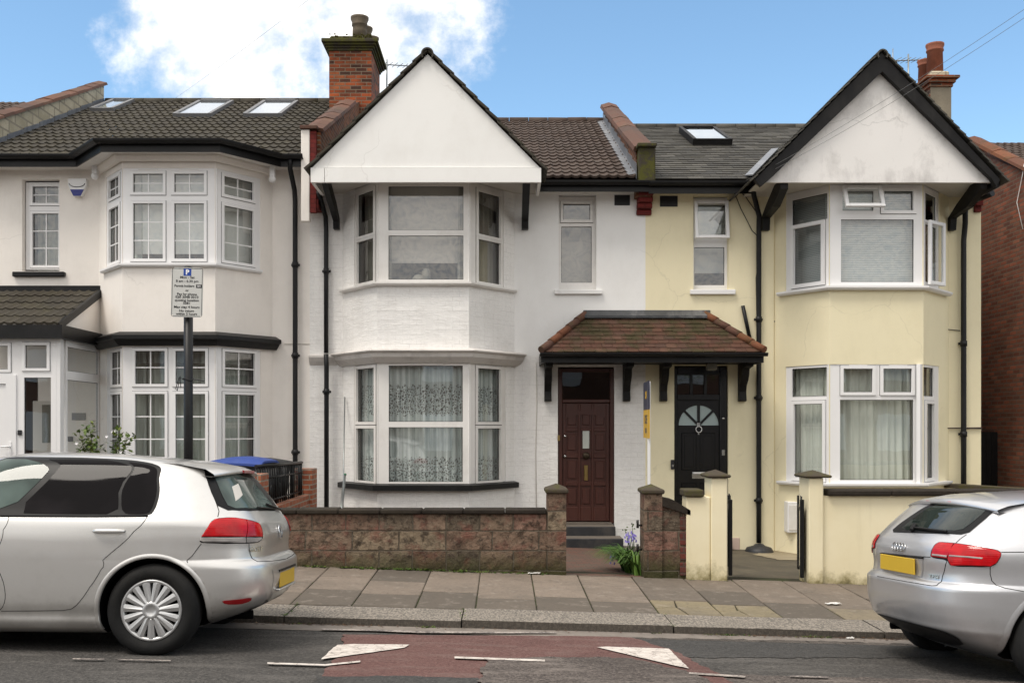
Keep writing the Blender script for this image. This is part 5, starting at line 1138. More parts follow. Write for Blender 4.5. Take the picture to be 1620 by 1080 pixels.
lv = MB(); lv.bar((4.0, 16.42, 5.70), (5.12, 19.0, 6.84), .13, .02); lv.build('valley_flashing', M['lead'], yellow)
for x0, x1 in ((4.30, 4.42), (7.40, 7.50)):
    bracket(yellow, x0, x1, [(F + .01, Z(366, F)), (F - .12, Z(366, F)), (F - .15, Z(348, F)), (16.1, 5.12), (15.65, 5.30), (15.65, 5.44), (16.0, 5.44), (16.5, 5.24), (F + .01, 5.06)])
cb = MB()
for k in range(4): cb.bbox(X(1540, F) , X(1552, F) - .01 + .0, F - .05 - .06 * k, F + .02, Z(336 - 9 * k, F), Z(336 - 9 * (k + 1), F) - .003, .008)
cb.build('corbel', M['red_paint_brick'], yellow)
gt = MB(); gt.tube([(7.62, 15.6, 5.36), (7.64, 16.6, 5.34)], .06, 8); gt.tube([(X(1533, F - .2), F - .2, 5.32), (X(1570, 16.2), 16.2, 5.36)], .055, 8); gt.build('gutter', M['black'], yellow)
pipe(yellow, [(4.06, 16.4, 5.52), (4.10, 16.5, 5.40), (X(1199.5, 16.76), 16.7, 5.1), (X(1200.5, 16.76), 16.76, 4.8), (X(1200.5, 16.76), 16.76, 3.4), (X(1200.5, 16.76), 16.76, 2.1), (X(1200.5, 16.76), 16.76, .4), (X(1200.5, 16.76), 16.76, -.3)], .042, brackets=(3.4, 2.1, .4))
mb = MB(); mb.lathe([(0, .14), (.06, .14), (.10, .11), (.2, .08), (.23, .03), (.24, -.1)], 16, (X(1201, 16.6), 16.6, hz(4.2) - .02)); mb.build('gully_surround', M['step'], yellow)
pipe(yellow, [(X(1527, 16.5), 16.5, 5.28), (X(1527, 16.76), 16.76, 5.0), (X(1524.5, 16.76), 16.76, 4.7), (X(1524.5, 16.76), 16.76, 3.0), (X(1524.5, 16.76), 16.76, 1.5), (X(1524.5, 16.76), 16.76, -.4)], .045, brackets=(3.0, 1.5))
pipe(yellow, [(X(1174, F), F - .05, Z(484, F)), (X(1185, F), F - .05, Z(536, F))], .032, name='overflow_pipe')
gpb = paint('brown_gas_pipe', (.05, .03, .025), .6)
mb = MB(); mb.tube([(X(1493, F), F - .03, Z(765, F)), (X(1493, F), F - .03, Z(677, F)), (X(1552, F) + .0, F - .03, Z(677, F))], .016, 8); mb.build('gas_pipe', gpb, yellow)
mb = MB(); mb.bbox(X(1245, 16.5), X(1263, 16.5), 16.45, F + .02, Z(842, 16.5), Z(793, 16.5), .012); mo = mb.build('meter_box', M['upvc'], yellow)
mb = MB(); mb.bbox(X(1246.5, 16.5), X(1262, 16.5), 16.437, 16.452, Z(838, 16.5), Z(798, 16.5), .006); mb.build('door', M['upvc_dirty'], mo)
mb = MB(); mb.box(X(1251, F), X(1256, F), F - .02, F, hz(5) - .1, Z(842, F)); mb.build('gas_pipe', gpb, yellow)
mb = MB(); mb.bbox(X(1152, F) + .03, X(1170, F), F - .015, F + .01, -.5, Z(850, F), .006); mb.build('plinth_tiles', paint('pink_plinth_tile', lin(200, 178, 165), .5, .06), yellow)
# telephone wire pinned to the wall and cables by the gutter
mb = MB()
for pts in ([(1205, 508), (1225, 508.5), (1250, 505), (1264, 503)], [(1487, 519), (1500, 521), (1519, 523)], [(1160, 300), (1172, 330), (1190, 365), (1197, 372), (1201, 400), (1196, 440), (1197, 500)], [(1165, 296), (1180, 312), (1203, 345), (1208, 375), (1204, 400)]):
    mb.tube([(X(a, F - .02), F - .02, Z(b, F - .02)) for a, b in pts], .007, 5)
mb.build('cable', M['seal'], yellow)

# ================================================================ canopy over the two doors
can = thing('door_canopy', 'hipped red clay tile canopy on black brackets over the brown and the black front doors', 'canopy', (2.36, F, 2.5))
CY = 15.92; cz0, cz1 = Z(557, CY), Z(501, F); e0, e1 = X(857, CY), X(1208, CY); r0, r1 = X(925, F), X(1116, F)
sl = Vector((0, F - CY, cz1 - cz0)); SL = sl.length; sl.normalize()
ct = MB(); wtot = e1 - e0; ul, ur = r0 - e0, e1 - r1
tile_roof(ct, (e0, CY, cz0), (1, 0, 0), sl, (wtot, SL), .125, .17, 0, mask=lambda u_, v_: ul * v_ / SL < u_ < wtot - ur * v_ / SL, prof='flat', thick=.016, rstep=3, seed=31)
for ex, rx, sgn in ((e0, r0, -1), (e1, r1, 1)):
    run = abs(rx - ex); wv = Vector((-sgn * run, 0, cz1 - cz0)); LS = wv.length; wv.normalize(); W_ = F - CY
    if sgn < 0: tile_roof(ct, (ex, F, cz0), (0, -1, 0), wv, (W_, LS), .125, .17, 0, mask=lambda u_, v_: u_ < W_ * (1 - v_ / LS), prof='flat', thick=.016, rstep=3, seed=33)
    else: tile_roof(ct, (ex, CY, cz0), (0, 1, 0), wv, (W_, LS), .125, .17, 0, mask=lambda u_, v_: u_ > W_ * v_ / LS, prof='flat', thick=.016, rstep=3, seed=34)
cro = ct.build('roof', M['clay'], can)
for a, b in ((Vector((e0 - .01, CY - .02, cz0 + .02)), Vector((r0, F - .02, cz1 + .03))), (Vector((e1 + .01, CY - .02, cz0 + .02)), Vector((r1, F - .02, cz1 + .03)))):
    n = 5; hp = MB()
    for i in range(n):
        hp.rnd = random.random(); p = a.lerp(b, i / n); q = a.lerp(b, (i + 1.08) / n); hp.tube([p + Vector((0, 0, .015)), q], .06, 10)
    hp.build('hip_tiles', M['clay_hip'], cro)
rl = MB(); rl.prism([(r0 - .05, F - .09, cz1 - .02), (r0 - .02, F - .09, cz1 + .015), (r0 + .08, F, cz1 + .12), (r0 - .05, F, cz1 + .10)] if False else [(r0 - .06, F - .12, cz1 - .03), (r0 - .06, F - .12, cz1 + .01), (r0 - .02, F - .005, cz1 + .11), (r0 - .02, F - .005, cz1 - .03)], (r1 - r0 + .1, 0, 0)); rl.build('flashing', M['lead_dark'], cro)
fb = MB(); sweep(fb, [(e0 + .02, F), (e0 + .02, CY + .06), (e1 - .02, CY + .06), (e1 - .02, F)], [(.0, 0), (.03, 0), (.03, -.15), (0, -.15)], cz0 - .01); fb.box(e0 + .03, e1 - .03, CY + .07, F, cz0 - .14, cz0 - .12); fb.build('fascia', M['black'], can)
gutter(can, [(e0 - .03, CY + .03), (e1 + .05, CY + .03)], cz0 - .02, 'black', 0, .05)
scroll = [(0, 0), (0, -.62), (-.10, -.62), (-.13, -.60), (-.10, -.46), (-.14, -.36), (-.24, -.28), (-.30, -.20), (-.33, -.10), (-.45, -.08), (-.58, -.07), (-.58, 0)]
for a, b in ((861, 872), (985, 996), (1043, 1054), (1167, 1178.5)):
    bm_ = bracket(can, X(a, F), X(b, F), [(F + .005 + y, cz0 - .13 + z) for y, z in scroll])
lt = MB(); lt.bbox(X(1118, 16.4), X(1133, 16.4), 16.3, 16.5, cz0 - .26, cz0 - .141, .02); tag(lt.build('porch_light', paint('unlit_lamp_glass', (.16, .15, .12), .3, .1, bump=0)), 'small unlit bulkhead lamp under the canopy above the black door', 'lamp')

cglass_house = paint('dark_house_glass', (.05, .055, .055), .05, .4, 2, 10, 0, spec=.6)
# ================================================================ neighbours at the edges
nb = thing('terraced_house', 'brick house beyond the alley on the right with a chimney carrying red pots', 'house', (11, 18, hz(11)), group='terraced houses along the street')
NX = 8.92; nr = lambda d: 5.86 + .52 * (d - 17.0); w = MB()
w.prism([(NX, 16.9, -1), (NX, 16.9, nr(16.9)), (NX, 22, nr(22) - .35), (NX, 27, nr(17)), (NX, 27, -1)], (.22, 0, 0)); w.box(NX + .221, 15, 16.9, 17.1, -1, 5.6); w.build('wall', M['dark_brick'], nb)
cp = MB(); coping(cp, NX - .05, NX + .27, (16.8, nr(16.8) + .0), (19.4, nr(19.4)), .62, .05, 12); cp.build('coping', M['clay_hip'], nb)
NM = (7.77 - 5.6) / 5.5; ns_ = math.sqrt(1 + NM * NM); rf = MB(); tile_roof(rf, (NX + .2, 16.5, 5.6), (1, 0, 0), (0, 1 / ns_, NM / ns_), (6, 5.5 * ns_), .32, .3, .028, seed=41); rf.poly((NX, 22, 7.77), (15.2, 22, 7.77), (15.2, 27.5, 5.6), (NX, 27.5, 5.6)); rf.build('roof', M['brown_roof'], nb)
kn = MB(); kn.bbox(X(1547, 19.2), X(1562, 19.2), 19.2, 19.6, 6.6, Z(234, 19.2), .01); kn.prism([(X(1543, 19.2), 19.15, Z(234, 19.2)), (X(1567, 19.2), 19.15, Z(234, 19.2)), (X(1555, 19.2), 19.15, Z(224, 19.2))], (0, .5, 0)); kn.build('kneeler', M['dark_brick'], nb)
ch = MB(); c0, c1 = X(1472, 21), X(1505, 21); ch.cur = 1; ch.box(c0, c1, 21, 22.35, 6.5, Z(138, 21)); ch.cur = 0
for p in range(len(ch.f)): ch.mi[p] = 1 if p == 2 else 0
cho = ch.build('chimney', [M['chimney_brick'], paint('cement_chimney_render', (.23, .20, .15), .9, .3, 3, 40, .3, .006, (.10, .085, .06), .7)], nb)
ct = MB()
for o_, a, b in ((.03, 138, 132), (.07, 132, 126), (.13, 126, 121.5)): ct.bbox(c0 - o_, c1 + o_, 21 - o_, 22.35 + o_, Z(a, 21), Z(b, 21) - .002, .01)
ct.cur = 1; ct.bbox(c0 + .02, c1 - .02, 21.03, 21.4, Z(121.5, 21), Z(111, 21), .03); ct.build('chimney_cap', [M['chimney_brick'], M['cream_block']], cho)
for px_, yy, zt_, s in ((1479, 21.25, 72, 1.0), (1463.5, 21.75, 84, .88), (1452, 22.15, 114, .8), (1441, 22.3, 118, .8)):
    pb = MB(); zb0 = Z(122, 21) if s > .85 else Z(142, 21); hh = Z(zt_, 21.3) - zb0
    pb.lathe([(0, 0), (.17 * s, 0), (.155 * s, hh * .78), (.175 * s, hh * .80), (.175 * s, hh * .84), (.16 * s, hh * .86), (.185 * s, hh * .95), (.185 * s, hh), (.13 * s, hh), (.12 * s, .1)], 18, (X(px_, yy), yy, zb0)); pb.build('pot', M['pot_red'], cho)
aerial(nb, (X(1437, 22), 22.0, 7.8), 1.92, R(75), 1.3)
cb = MB(); cb.tube([(NX - .02, 17.25, 6.1), (NX - .03, 17.3, 5.9), (NX - .02, 17.5, 5.5), (NX - .02, 17.3, 5.0)], .008, 6); cb.build('cable', M['upvc'], nb)
nl = thing('terraced_house', 'house at the far left edge showing only a strip of brown tiled roof', 'house', (-11.5, F, hz(-11)), group='terraced houses along the street')
w = MB(); w.box(-14.3, XL - .34, F + .3, 27, -1, 6.0); w.build('wall', M['cream'], nl)
rf = MB(); tile_roof(rf, (-14.3, 16.42, 6.0), (1, 0, 0), (0, 1 / rs, CM / rs), (-14.3 * -1 + XL - .3, 5.55 * rs), .345, .3, .028, seed=51); rf.poly((-14.3, 21.97, 8.62), (XL - .3, 21.97, 8.62), (XL - .3, 27.5, 6), (-14.3, 27.5, 6)); rf.build('roof', M['brown_roof'], nl)

for X0_, X1_, Y0_, zb_, zt_, own in ((-13.4, -12.0, F + .3, 3.7, 5.1, nl), (-11.4, -10.0, F + .3, 3.7, 5.1, nl), (-13.2, -11.6, F + .3, .6, 2.3, nl), (10.0, 11.6, 16.9, 3.7, 5.1, nb), (12.6, 14.2, 16.9, 3.7, 5.1, nb), (10.0, 11.8, 16.9, .6, 2.3, nb)):
    fr = MB(); y_ = Y0_ - .02; m_ = (X0_ + X1_) / 2
    for q in ((X0_, X0_ + .08, zb_, zt_), (X1_ - .08, X1_, zb_, zt_), (m_ - .04, m_ + .04, zb_ + .08, zt_ - .08), (X0_ + .08, X1_ - .08, zb_, zb_ + .08), (X0_ + .08, X1_ - .08, zt_ - .08, zt_)): fr.bbox(q[0], q[1], y_ - .03, y_ + .03, q[2], q[3], .006)
    fo_ = fr.build('window', M['upvc'], own); g = MB(); g.box(X0_ + .04, X1_ - .04, y_ - .004, y_ + .022, zb_ + .04, zt_ - .04); g.build('pane', cglass_house, fo_)
# ================================================================ garden walls, piers, gates and things in front of the houses
def rough_block(mb, x0, x1, y0, y1, zb, zt, j=.012, seg=.07, seed=1):
    """masonry with slightly uneven faces; zb/zt functions of x"""
    rng = random.Random(seed); nx = max(2, int((x1 - x0) / seg)); nz_ = 10; mb.axis = True
    def P_(x, y, k, face):
        b, t = zb(x), zt(x); z = b + (t - b) * k / nz_; return (x, y, z)
    for y, s in ((y0, -1), (y1, 1)):
        rows = [[(x0 + (x1 - x0) * i / nx, y + s * (rng.uniform(-j, j * .4) if 0 < i < nx else 0), P_(x0 + (x1 - x0) * i / nx, y, k, 0)[2]) for i in range(nx + 1)] for k in range(nz_ + 1)]
        mb.grid(rows if s < 0 else [r[::-1] for r in rows])
    for x, s in ((x0, -1), (x1, 1)):
        rows = [[(x, yy, P_(x, yy, k, 0)[2]) for yy in ((y1, y0) if s < 0 else (y0, y1))] for k in range(nz_ + 1)]; mb.grid(rows)
    mb.poly((x0, y0, zt(x0)), (x1, y0, zt(x1)), (x1, y1, zt(x1)), (x0, y1, zt(x0)))
def cap(mb, x0, x1, y0, y1, z, h, rise):
    mb.bbox(x0, x1, y0, y1, z, z + h, .015); m = Vector(((x0 + x1) / 2, (y0 + y1) / 2, z + h + rise)); q = [Vector((a, b, z + h - .002)) for a, b in ((x0 + .015, y0 + .015), (x1 - .015, y0 + .015), (x1 - .015, y1 - .015), (x0 + .015, y1 - .015))]
    for i in range(4): mb.poly(q[i], q[(i + 1) % 4], m)
W1 = PB + .22
gw = thing('garden_wall', 'low rock-faced stone garden wall with dark coping and a capped gate pier before the white house', 'wall', (-1.2, PB, wall_z(-1.2)))
mb = MB(); zt_ = Z(813, PB); rough_block(mb, -3.2, X(866, PB), PB, W1, lambda x: wall_z(x) - .15, lambda x: zt_, seed=2); mb.build('wall', M['stone_wall'], gw)
mb = MB()
xs = np.linspace(-3.22, X(865, PB), 9)
for a, b in zip(xs, xs[1:]): mb.bbox(a + .002, b - .002, PB - .035, W1 + .035, zt_ + .001, Z(804.5, PB) + random.uniform(-.004, .004), .014)
mb.build('coping', M['coping_stone'], gw)
def pier(parent, x0, x1, ztop, seed, yb=.32):
    mb = MB(); rough_block(mb, x0, x1, PB - .03, PB + yb, lambda x: wall_z(x) - .15, lambda x: ztop, .009, .05, seed); o = mb.build('pier', M['stone_wall'], parent)
    mb = MB(); cap(mb, x0 - .025, x1 + .025, PB - .06, PB + yb + .03, ztop, .055, .05); mb.build('cap', M['pier_cap'], o)
pier(gw, X(866, PB), X(895.5, PB), Z(780, PB), 5)
gw2 = thing('garden_wall', 'short stretch of stone garden wall with tall pier between the red path and the yellow gatepost', 'wall', (1.8, PB, wall_z(1.8)))
pier(gw2, 1.575, X(1047, PB), Z(781, PB), 7)
mb = MB(); xa, xb = X(1047, PB) + .003, X(1090, PB); za = Z(800, PB); zb_ = Z(815, PB); zt2 = lambda x: za + (zb_ - za) * (x - xa) / (xb - xa)
rough_block(mb, xa, xb, PB, W1, lambda x: wall_z(x) - .15, zt2, .01, .05, 9); mb.build('wall', M['stone_wall'], gw2)
mb = MB(); xm = xa + .12; mb.prism([(xa, PB - .03, za + .003), (xb + .012, PB - .03, zb_ + .003), (xb + .012, PB - .03, zb_ + .06), (xm, PB - .03, za + .07), (xa, PB - .03, za + .095)], (0, .3, 0)); mb.build('coping', M['coping_stone'], gw2)
mb = MB(); 
for k in range(4): mb.bbox(xb - .10, xb + .004, PB - .012, PB + .10, zb_ - .16 - k * .17, zb_ - .012 - k * .17, .008)
mb.build('brick_quoin', face_brick('red_quoin_brick', [(.17, .035, .028), (.13, .04, .03)], (.1, .06, .05), soot=(.04, .025, .02)), gw2)
mb = MB()
for z_ in (.25, .52): mb.tube([(X(1012.5, PB) - .02, PB + .05, z_), (X(1012.5, PB) + .03, PB + .05, z_)], .012, 6); mb.tube([(X(1012.5, PB) - .02, PB + .05, z_ - .03), (X(1012.5, PB) - .02, PB + .05, z_ + .06)], .014, 6)
mb.build('gate_hinge', M['black'], gw2)
# yellow gatepost and wall
yp = thing('gatepost', 'yellow rendered gatepost with stepped top and brown capstones beside the open black gate', 'gatepost', (2.4, PB, wall_z(2.4)))
mb = MB(); mb.bbox(2.315, X(1151, PB - .05), PB - .05, PB + .33, -.3, Z(755, PB), .012); mb.bbox(X(1086, PB - .03), 2.314, PB - .03, PB + .25, -.3, Z(785, PB), .012); mb.build('pillar', M['yellow_wall'], yp)
mb = MB(); cap(mb, 2.27, X(1156, PB - .05), PB - .09, PB + .37, Z(755, PB), .035, .05); mb.build('capstone', M['pier_cap'], yp); mb = MB(); mb.bbox(X(1082, PB), X(1113, PB) - .005, PB - .07, PB + .29, Z(785, PB), Z(774, PB), .012); mb.build('capstone', M['pier_cap'], yp)
yw = thing('garden_wall', 'yellow rendered garden wall with dark stone coping and capped pier behind the silver car', 'wall', (5, PB, wall_z(5)))
yx0 = 3.40
mb = MB(); mb.bbox(yx0, X(1303, PB - .05), PB - .05, PB + .33, -.5, Z(755, PB), .012); po = mb.build('pier', M['yellow_wall'], yw)
mb = MB(); cap(mb, yx0 - .05, X(1303, PB) + .07, PB - .09, PB + .37, Z(755, PB), .03, .05); mb.build('cap', M['pier_cap'], po)
mb = MB(); mb.box(X(1303, PB - .05) + .002, 9.2, PB, PB + .2, -.8, Z(784, PB)); mb.box(8.98, 9.2, PB + .201, F, -.8, Z(784, PB)); mb.build('wall', M['yellow_wall'], yw)
mb = MB()
xs = np.linspace(X(1304, PB) + .03, 9.25, 9)
for a, b in zip(xs, xs[1:]): mb.bbox(a + .002, b - .002, PB - .06, PB + .27, Z(784, PB) + .001, Z(774.5, PB), .014)
mb.build('coping', M['coping_stone'], yw)
# side return wall at the alley
rw = thing('side_wall', 'low yellow return wall with weathered sloping coping at the mouth of the dark alley', 'wall', (7.8, 15, 0))
mb = MB(); sx = X(1536, 16.2); mb.prism([(sx, 16.6, -.9), (sx, 16.6, .62), (8.9, 13.6, .62), (8.9, 13.6, -.9)], (.2, .1, 0)); mb.build('wall', M['yellow_wall'], rw)
mb = MB(); mb.bar((sx - .1, 16.75, .65), (9.0, 13.5, .65), .3, .06); mb.build('coping', M['pier_cap'], rw)
# black gates standing open, seen nearly edge-on
def gate(x0, x1, y0, y1, zt, lab):
    g = thing('garden_gate', lab, 'gate', (x0, y0, 0), group='black gate leaves')
    mb = MB(); a, b = Vector((x0, y0, 0)), Vector((x1, y1, 0)); zb_ = wall_z(x0) + .05
    for t in (0, 1): q = a.lerp(b, t); mb.bbox(q.x - .02, q.x + .02, q.y - .02, q.y + .02, zb_, zt, .004)
    for z_ in (zb_ + .08, zt - .12): mb.bar((a.x, a.y, z_), (b.x, b.y, z_), .03, .04)
    o = mb.build('frame', M['black'], g); mb = MB()
    for k in range(1, 9): q = a.lerp(b, k / 9); mb.tube([(q.x, q.y, zb_ + .08), (q.x, q.y, zt + (.03 if k % 2 else -.1))], .008, 6)
    mb.build('bars', M['black'], g)
    mb = MB(); mb.bar((a.x, a.y, (zb_ + zt) / 2), (b.x, b.y, (zb_ + zt) / 2), .012, zt - zb_ - .2); mb.build('panel', M['black'], g)
gate(2.545, 2.69, PB + .03, PB + .75, Z(790, PB), 'black gate leaf open against the stepped yellow gatepost')
gate(3.345, 3.515, PB + .03, PB + .72, Z(790, PB), 'black gate leaf open against the yellow wall pier near the meter box')
# boundary between cream and white gardens: brick dwarf wall with railings
bw = thing('railing_wall', 'orange brick dwarf wall topped with black iron railings beside the wheelie bins', 'railing', (-3.05, 14, -.1))
bx = -3.05; mb = MB(); mb.box(bx - .11, bx + .11, 12.5, 15.36, -.8, .59); mb.box(bx - .16, bx + .16, 15.362, 15.75, -.8, .98); mb.box(bx - .16, bx + .16, 12.1, 12.498, -.8, 1.05); mb.build('wall', M['orange_brick'], bw)
mb = MB(); mb.tube([(bx, 12.5, 1.13), (bx, 15.36, 1.08)], .022, 8); mb.tube([(bx, 12.5, .97), (bx, 15.36, .93)], .014, 6); mb.tube([(bx, 12.5, .66), (bx, 15.36, .65)], .014, 6)
for k in range(22):
    y = 12.55 + k * .133; mb.tube([(bx, y, .59), (bx, y, 1.12 - .02 * k / 22)], .011 if k % 4 else .018, 6)
    if k % 4 == 2:
        for s in (-1, 1): mb.tube([(bx, y + s * .035 * math.sin(math.pi * t / 8), .72 + .14 * t / 8) for t in range(9)], .008, 5)
mb.build('railing', M['black'], bw)
def bin_(x, y, body, lid, lab, tilt=0, rz=0):
    b = thing('wheelie_bin', lab, 'bin', (x, y, gard_z(x, y)), (0, 0, rz), 'wheelie bins'); LOCAL[0] = True
    mb = MB(); z1 = 1.14
    lo = [(-.22, -.24), (.22, -.24), (.22, .24), (-.22, .24)]; hi = [(-.29, -.34), (.29, -.34), (.29, .32), (-.29, .32)]
    i = mb.pt(*[(a, c, .06) for a, c in lo], *[(a, c, z1) for a, c in hi])
    for k in range(4): mb.face((i + k, i + (k + 1) % 4, i + 4 + (k + 1) % 4, i + 4 + k))
    mb.face((i + 3, i + 2, i + 1, i)); mb.bbox(-.31, .31, -.36, .34, z1 - .05, z1, .01); mb.build('body', body, b)
    mb = MB(); rows = []
    for k in range(9):
        t = k / 8; y_ = -.40 + .80 * t; rows.append([(-.32 + .64 * j / 6, y_, z1 + .01 + .085 * math.sin(math.pi * min(1, .12 + t * .8)) * (1 - (abs(j - 3) / 3) ** 4 * .6) - (.03 if j in (0, 6) else 0)) for j in range(7)])
    mb.smooth = True; mb.grid(rows); mb.grid([[(p[0], p[1], p[2] - .03) for p in r[::-1]] for r in rows]); mb.smooth = False
    edge = rows[0] + [r[-1] for r in rows[1:]] + rows[-1][::-1][1:] + [r[0] for r in rows[::-1][1:-1]]
    for a in range(len(edge)): p, q = edge[a], edge[(a + 1) % len(edge)]; mb.poly(p, (p[0], p[1], p[2] - .03), (q[0], q[1], q[2] - .03), q)
    mb.build('lid', lid, b)
    for s in (-1, 1):
        mb = MB(); mb.lathe([(0, -.03), (.1, -.03), (.1, .03), (0, .03)], 16, (s * .25, .26, .1), Matrix.Rotation(R(90), 4, 'Y')); mb.build('wheel', M['seal'], b)
    mb = MB(); mb.tube([(-.24, .40, z1 - .03), (.24, .40, z1 - .03)], .018, 6); mb.build('handle', body, b); LOCAL[0] = False
bk_ = paint('black_bin_plastic', (.02, .021, .023), .5, .2, 4, 60, .05, .002); bl_ = paint('blue_bin_lid', (.03, .065, .27), .5, .2, 3, 40, .05, .002, (.09, .12, .25), .6)
bin_(-3.52, 13.7, bk_, bl_, 'black wheelie bin with a blue lid behind the silver hatchback', 0, R(80))
bin_(-3.47, 14.55, bk_, bk_, 'black wheelie bin with a black lid behind the iron railings', 0, R(85))
# parking sign
sg = thing('parking_sign', 'black post with a grey permit parking plate standing behind the silver hatchback', 'sign', (X(298, 9.5), 9.5, pav_z(-2.95, 9.5)))
SD = 9.5; mb = MB(); px_ = X(298, SD); mb.tube([(px_, SD, pav_z(px_, SD) - .02), (px_, SD, Z(424, SD) + .0)], .042, 16); mb.lathe([(0, .02), (.03, .015), (.043, 0), (.043, -.02)], 16, (px_, SD, Z(424, SD))); mb.build('post', M['black'], sg)
Mx = Matrix.Translation((X(296, SD - .06), SD - .06, Z(462.5, SD - .06))) @ Matrix.Rotation(R(1.2), 4, 'Y') @ Matrix.Rotation(R(90), 4, 'X')
pw, ph = .295, .462
grey = paint('grey_sign_face', lin(196, 196, 192), .45, .03, 8, 80, .03, .001); mb = MB()
bmx = bmesh.new(); bmesh.ops.create_cube(bmx, size=1)
for q in bmx.verts: q.co = Vector((q.co.x * pw, q.co.y * ph, q.co.z * .004))
bmesh.ops.bevel(bmx, geom=[e for e in bmx.edges if abs(e.verts[0].co.z - e.verts[1].co.z) > .003], offset=.02, segments=4, affect='EDGES'); mb.bm(bmx, Mx); mb.bbox(-.05, .05, -.02, .02, -.03, -.004, .004, Mx); plo = mb.build('plate', grey, sg)
mb = MB(); Bk = M['seal']; t = .004
for q in ((-pw / 2 + .008, pw / 2 - .008, ph / 2 - .011, ph / 2 - .007), (-pw / 2 + .008, pw / 2 - .008, -ph / 2 + .007, -ph / 2 + .011), (-pw / 2 + .006, -pw / 2 + .010, -ph / 2 + .011, ph / 2 - .011), (pw / 2 - .010, pw / 2 - .006, -ph / 2 + .011, ph / 2 - .011)): mb.box(q[0], q[1], q[2], q[3], .002, .0032, Mx)
yy = lambda p: ph / 2 - (p - 424) / 78 * ph * .992
def tx(s, py, size, dx=0, sx=1.08): text_mb(mb, s, size, Mx @ Matrix.Translation((dx, yy(py), .0028)), ext=.0006, bold=.0006, sx=sx)
tx('Mon - Sat', 439.6, .032); tx('8 am - 6.30 pm', 445.6, .032); tx('Permit holders', 453.2, .031, -.026, 1.0); tx('or', 460.2, .030); tx('Pay by phone', 466.2, .032); tx('020 3048 0010', 470.9, .033); tx('quoting location', 475.9, .032); tx('5081', 480.6, .033); tx('Max stay 4 hours', 486.7, .032); tx('No return', 492.7, .031); tx('within 2 hours', 497.6, .031)
mb.box(.084, .136, yy(456), yy(450.6), .0024, .0032, Mx); mb.build('lettering', Bk, plo)
mb = MB(); text_mb(mb, 'SH', .026, Mx @ Matrix.Translation((.110, yy(453.3), .0042)), ext=.0004, bold=.0004); text_mb(mb, 'P', .062, Mx @ Matrix.Translation((.0, yy(431.5), .0042)), ext=.0004, bold=.003); mb.build('white_lettering', M['upvc'], plo)
mb = MB(); mb.box(-.036, .036, yy(437), yy(425.8), .0022, .0032, Mx); mb.build('blue_panel', paint('sign_blue', (.015, .06, .32), .4, .05, bump=0), plo)
mb = MB(); zt_ = Z(600, SD); tie = [(px_ + .046 * math.cos(a), SD + .046 * math.sin(a), zt_ + .01 * math.sin(2 * a)) for a in [2 * math.pi * k / 16 for k in range(17)]]; mb.tube(tie, .005, 5); mb.tube([(px_ - .04, SD - .03, zt_), (px_ - .07, SD - .05, zt_ + .02), (px_ - .10, SD - .06, zt_ - .09), (px_ - .085, SD - .06, zt_ - .11), (px_ - .06, SD - .05, zt_ + .03), (px_ - .055, SD - .05, zt_ - .08)], .004, 5); mb.tube([(px_ + .04, SD - .03, zt_), (px_ + .10, SD - .05, zt_ - .005), (px_ + .17, SD - .06, zt_ - .02)], .005, 5); mb.build('cable_tie', Bk, sg)
# estate agent's board
eb = thing('agent_board', 'navy and yellow agent board on a white post turned edge-on by the gate pier', 'sign', (X(1025, 12.3), 12.3, gard_z(1.8, 12.3)))
mb = MB(); ex = X(1026.8, 12.35); mb.bbox(ex - .017, ex + .017, 12.34, 12.375, gard_z(1.8, 12.3), Z(603, 12.3), .004); mb.build('post', M['upvc'], eb)
a0, a1 = Vector((X(1018.6, 12.9), 12.9, 0)), Vector((X(1027.2, 12.2), 12.2, 0)); tv = (a1 - a0); LB = tv.length; tv.normalize()
Bm = lambda z: Matrix(((tv.x, 0, tv.y, a0.x), (tv.y, 0, -tv.x, a0.y), (0, 1, 0, z), (0, 0, 0, 1)))
navy = paint('navy_board', (.022, .026, .055), .35, .1, bump=0); yel = paint('yellow_board', (.62, .36, .015), .4, .1, 6, 40, .0)
zA, zB, zC = Z(604, 12.6), Z(648, 12.6), Z(692.5, 12.6)
nsign = -1
def slabb(z0, z1, mat, nm, th=.006):
    mb = MB(); mb.box(0, LB, z0, z1, -th, th, Bm(0)); return mb.build(nm, mat, eb)
o1 = slabb(zB, zA, navy, 'board'); o2 = slabb(zC, zB - .002, yel, 'board'); o2['label'] = 'yellow lower board'
fl_ = Bm(0) @ Matrix.Diagonal((1, 1, 1, 1))
def btx(s, z, size, mat, par, sx=1.): 
    for sgn in (1, -1):
        mb = MB(); text_mb(mb, s, size, Bm(0) @ Matrix.Translation((LB / 2, z, .0075 * sgn)) @ (Matrix.Identity(4) if sgn > 0 else Matrix.Rotation(R(180), 4, 'Y')), ext=.0008, bold=.004, sx=sx); mb.build('lettering', mat, par)
btx('SS', zA - .17, .13, yel, o1, 1.4); btx('SOLD', zB - .10, .13, navy, o2, 1.2) if False else btx('DE', zB - .125, .15, navy, o2, 1.5); btx('BB', zC + .09, .085, navy, o2, 1.6)
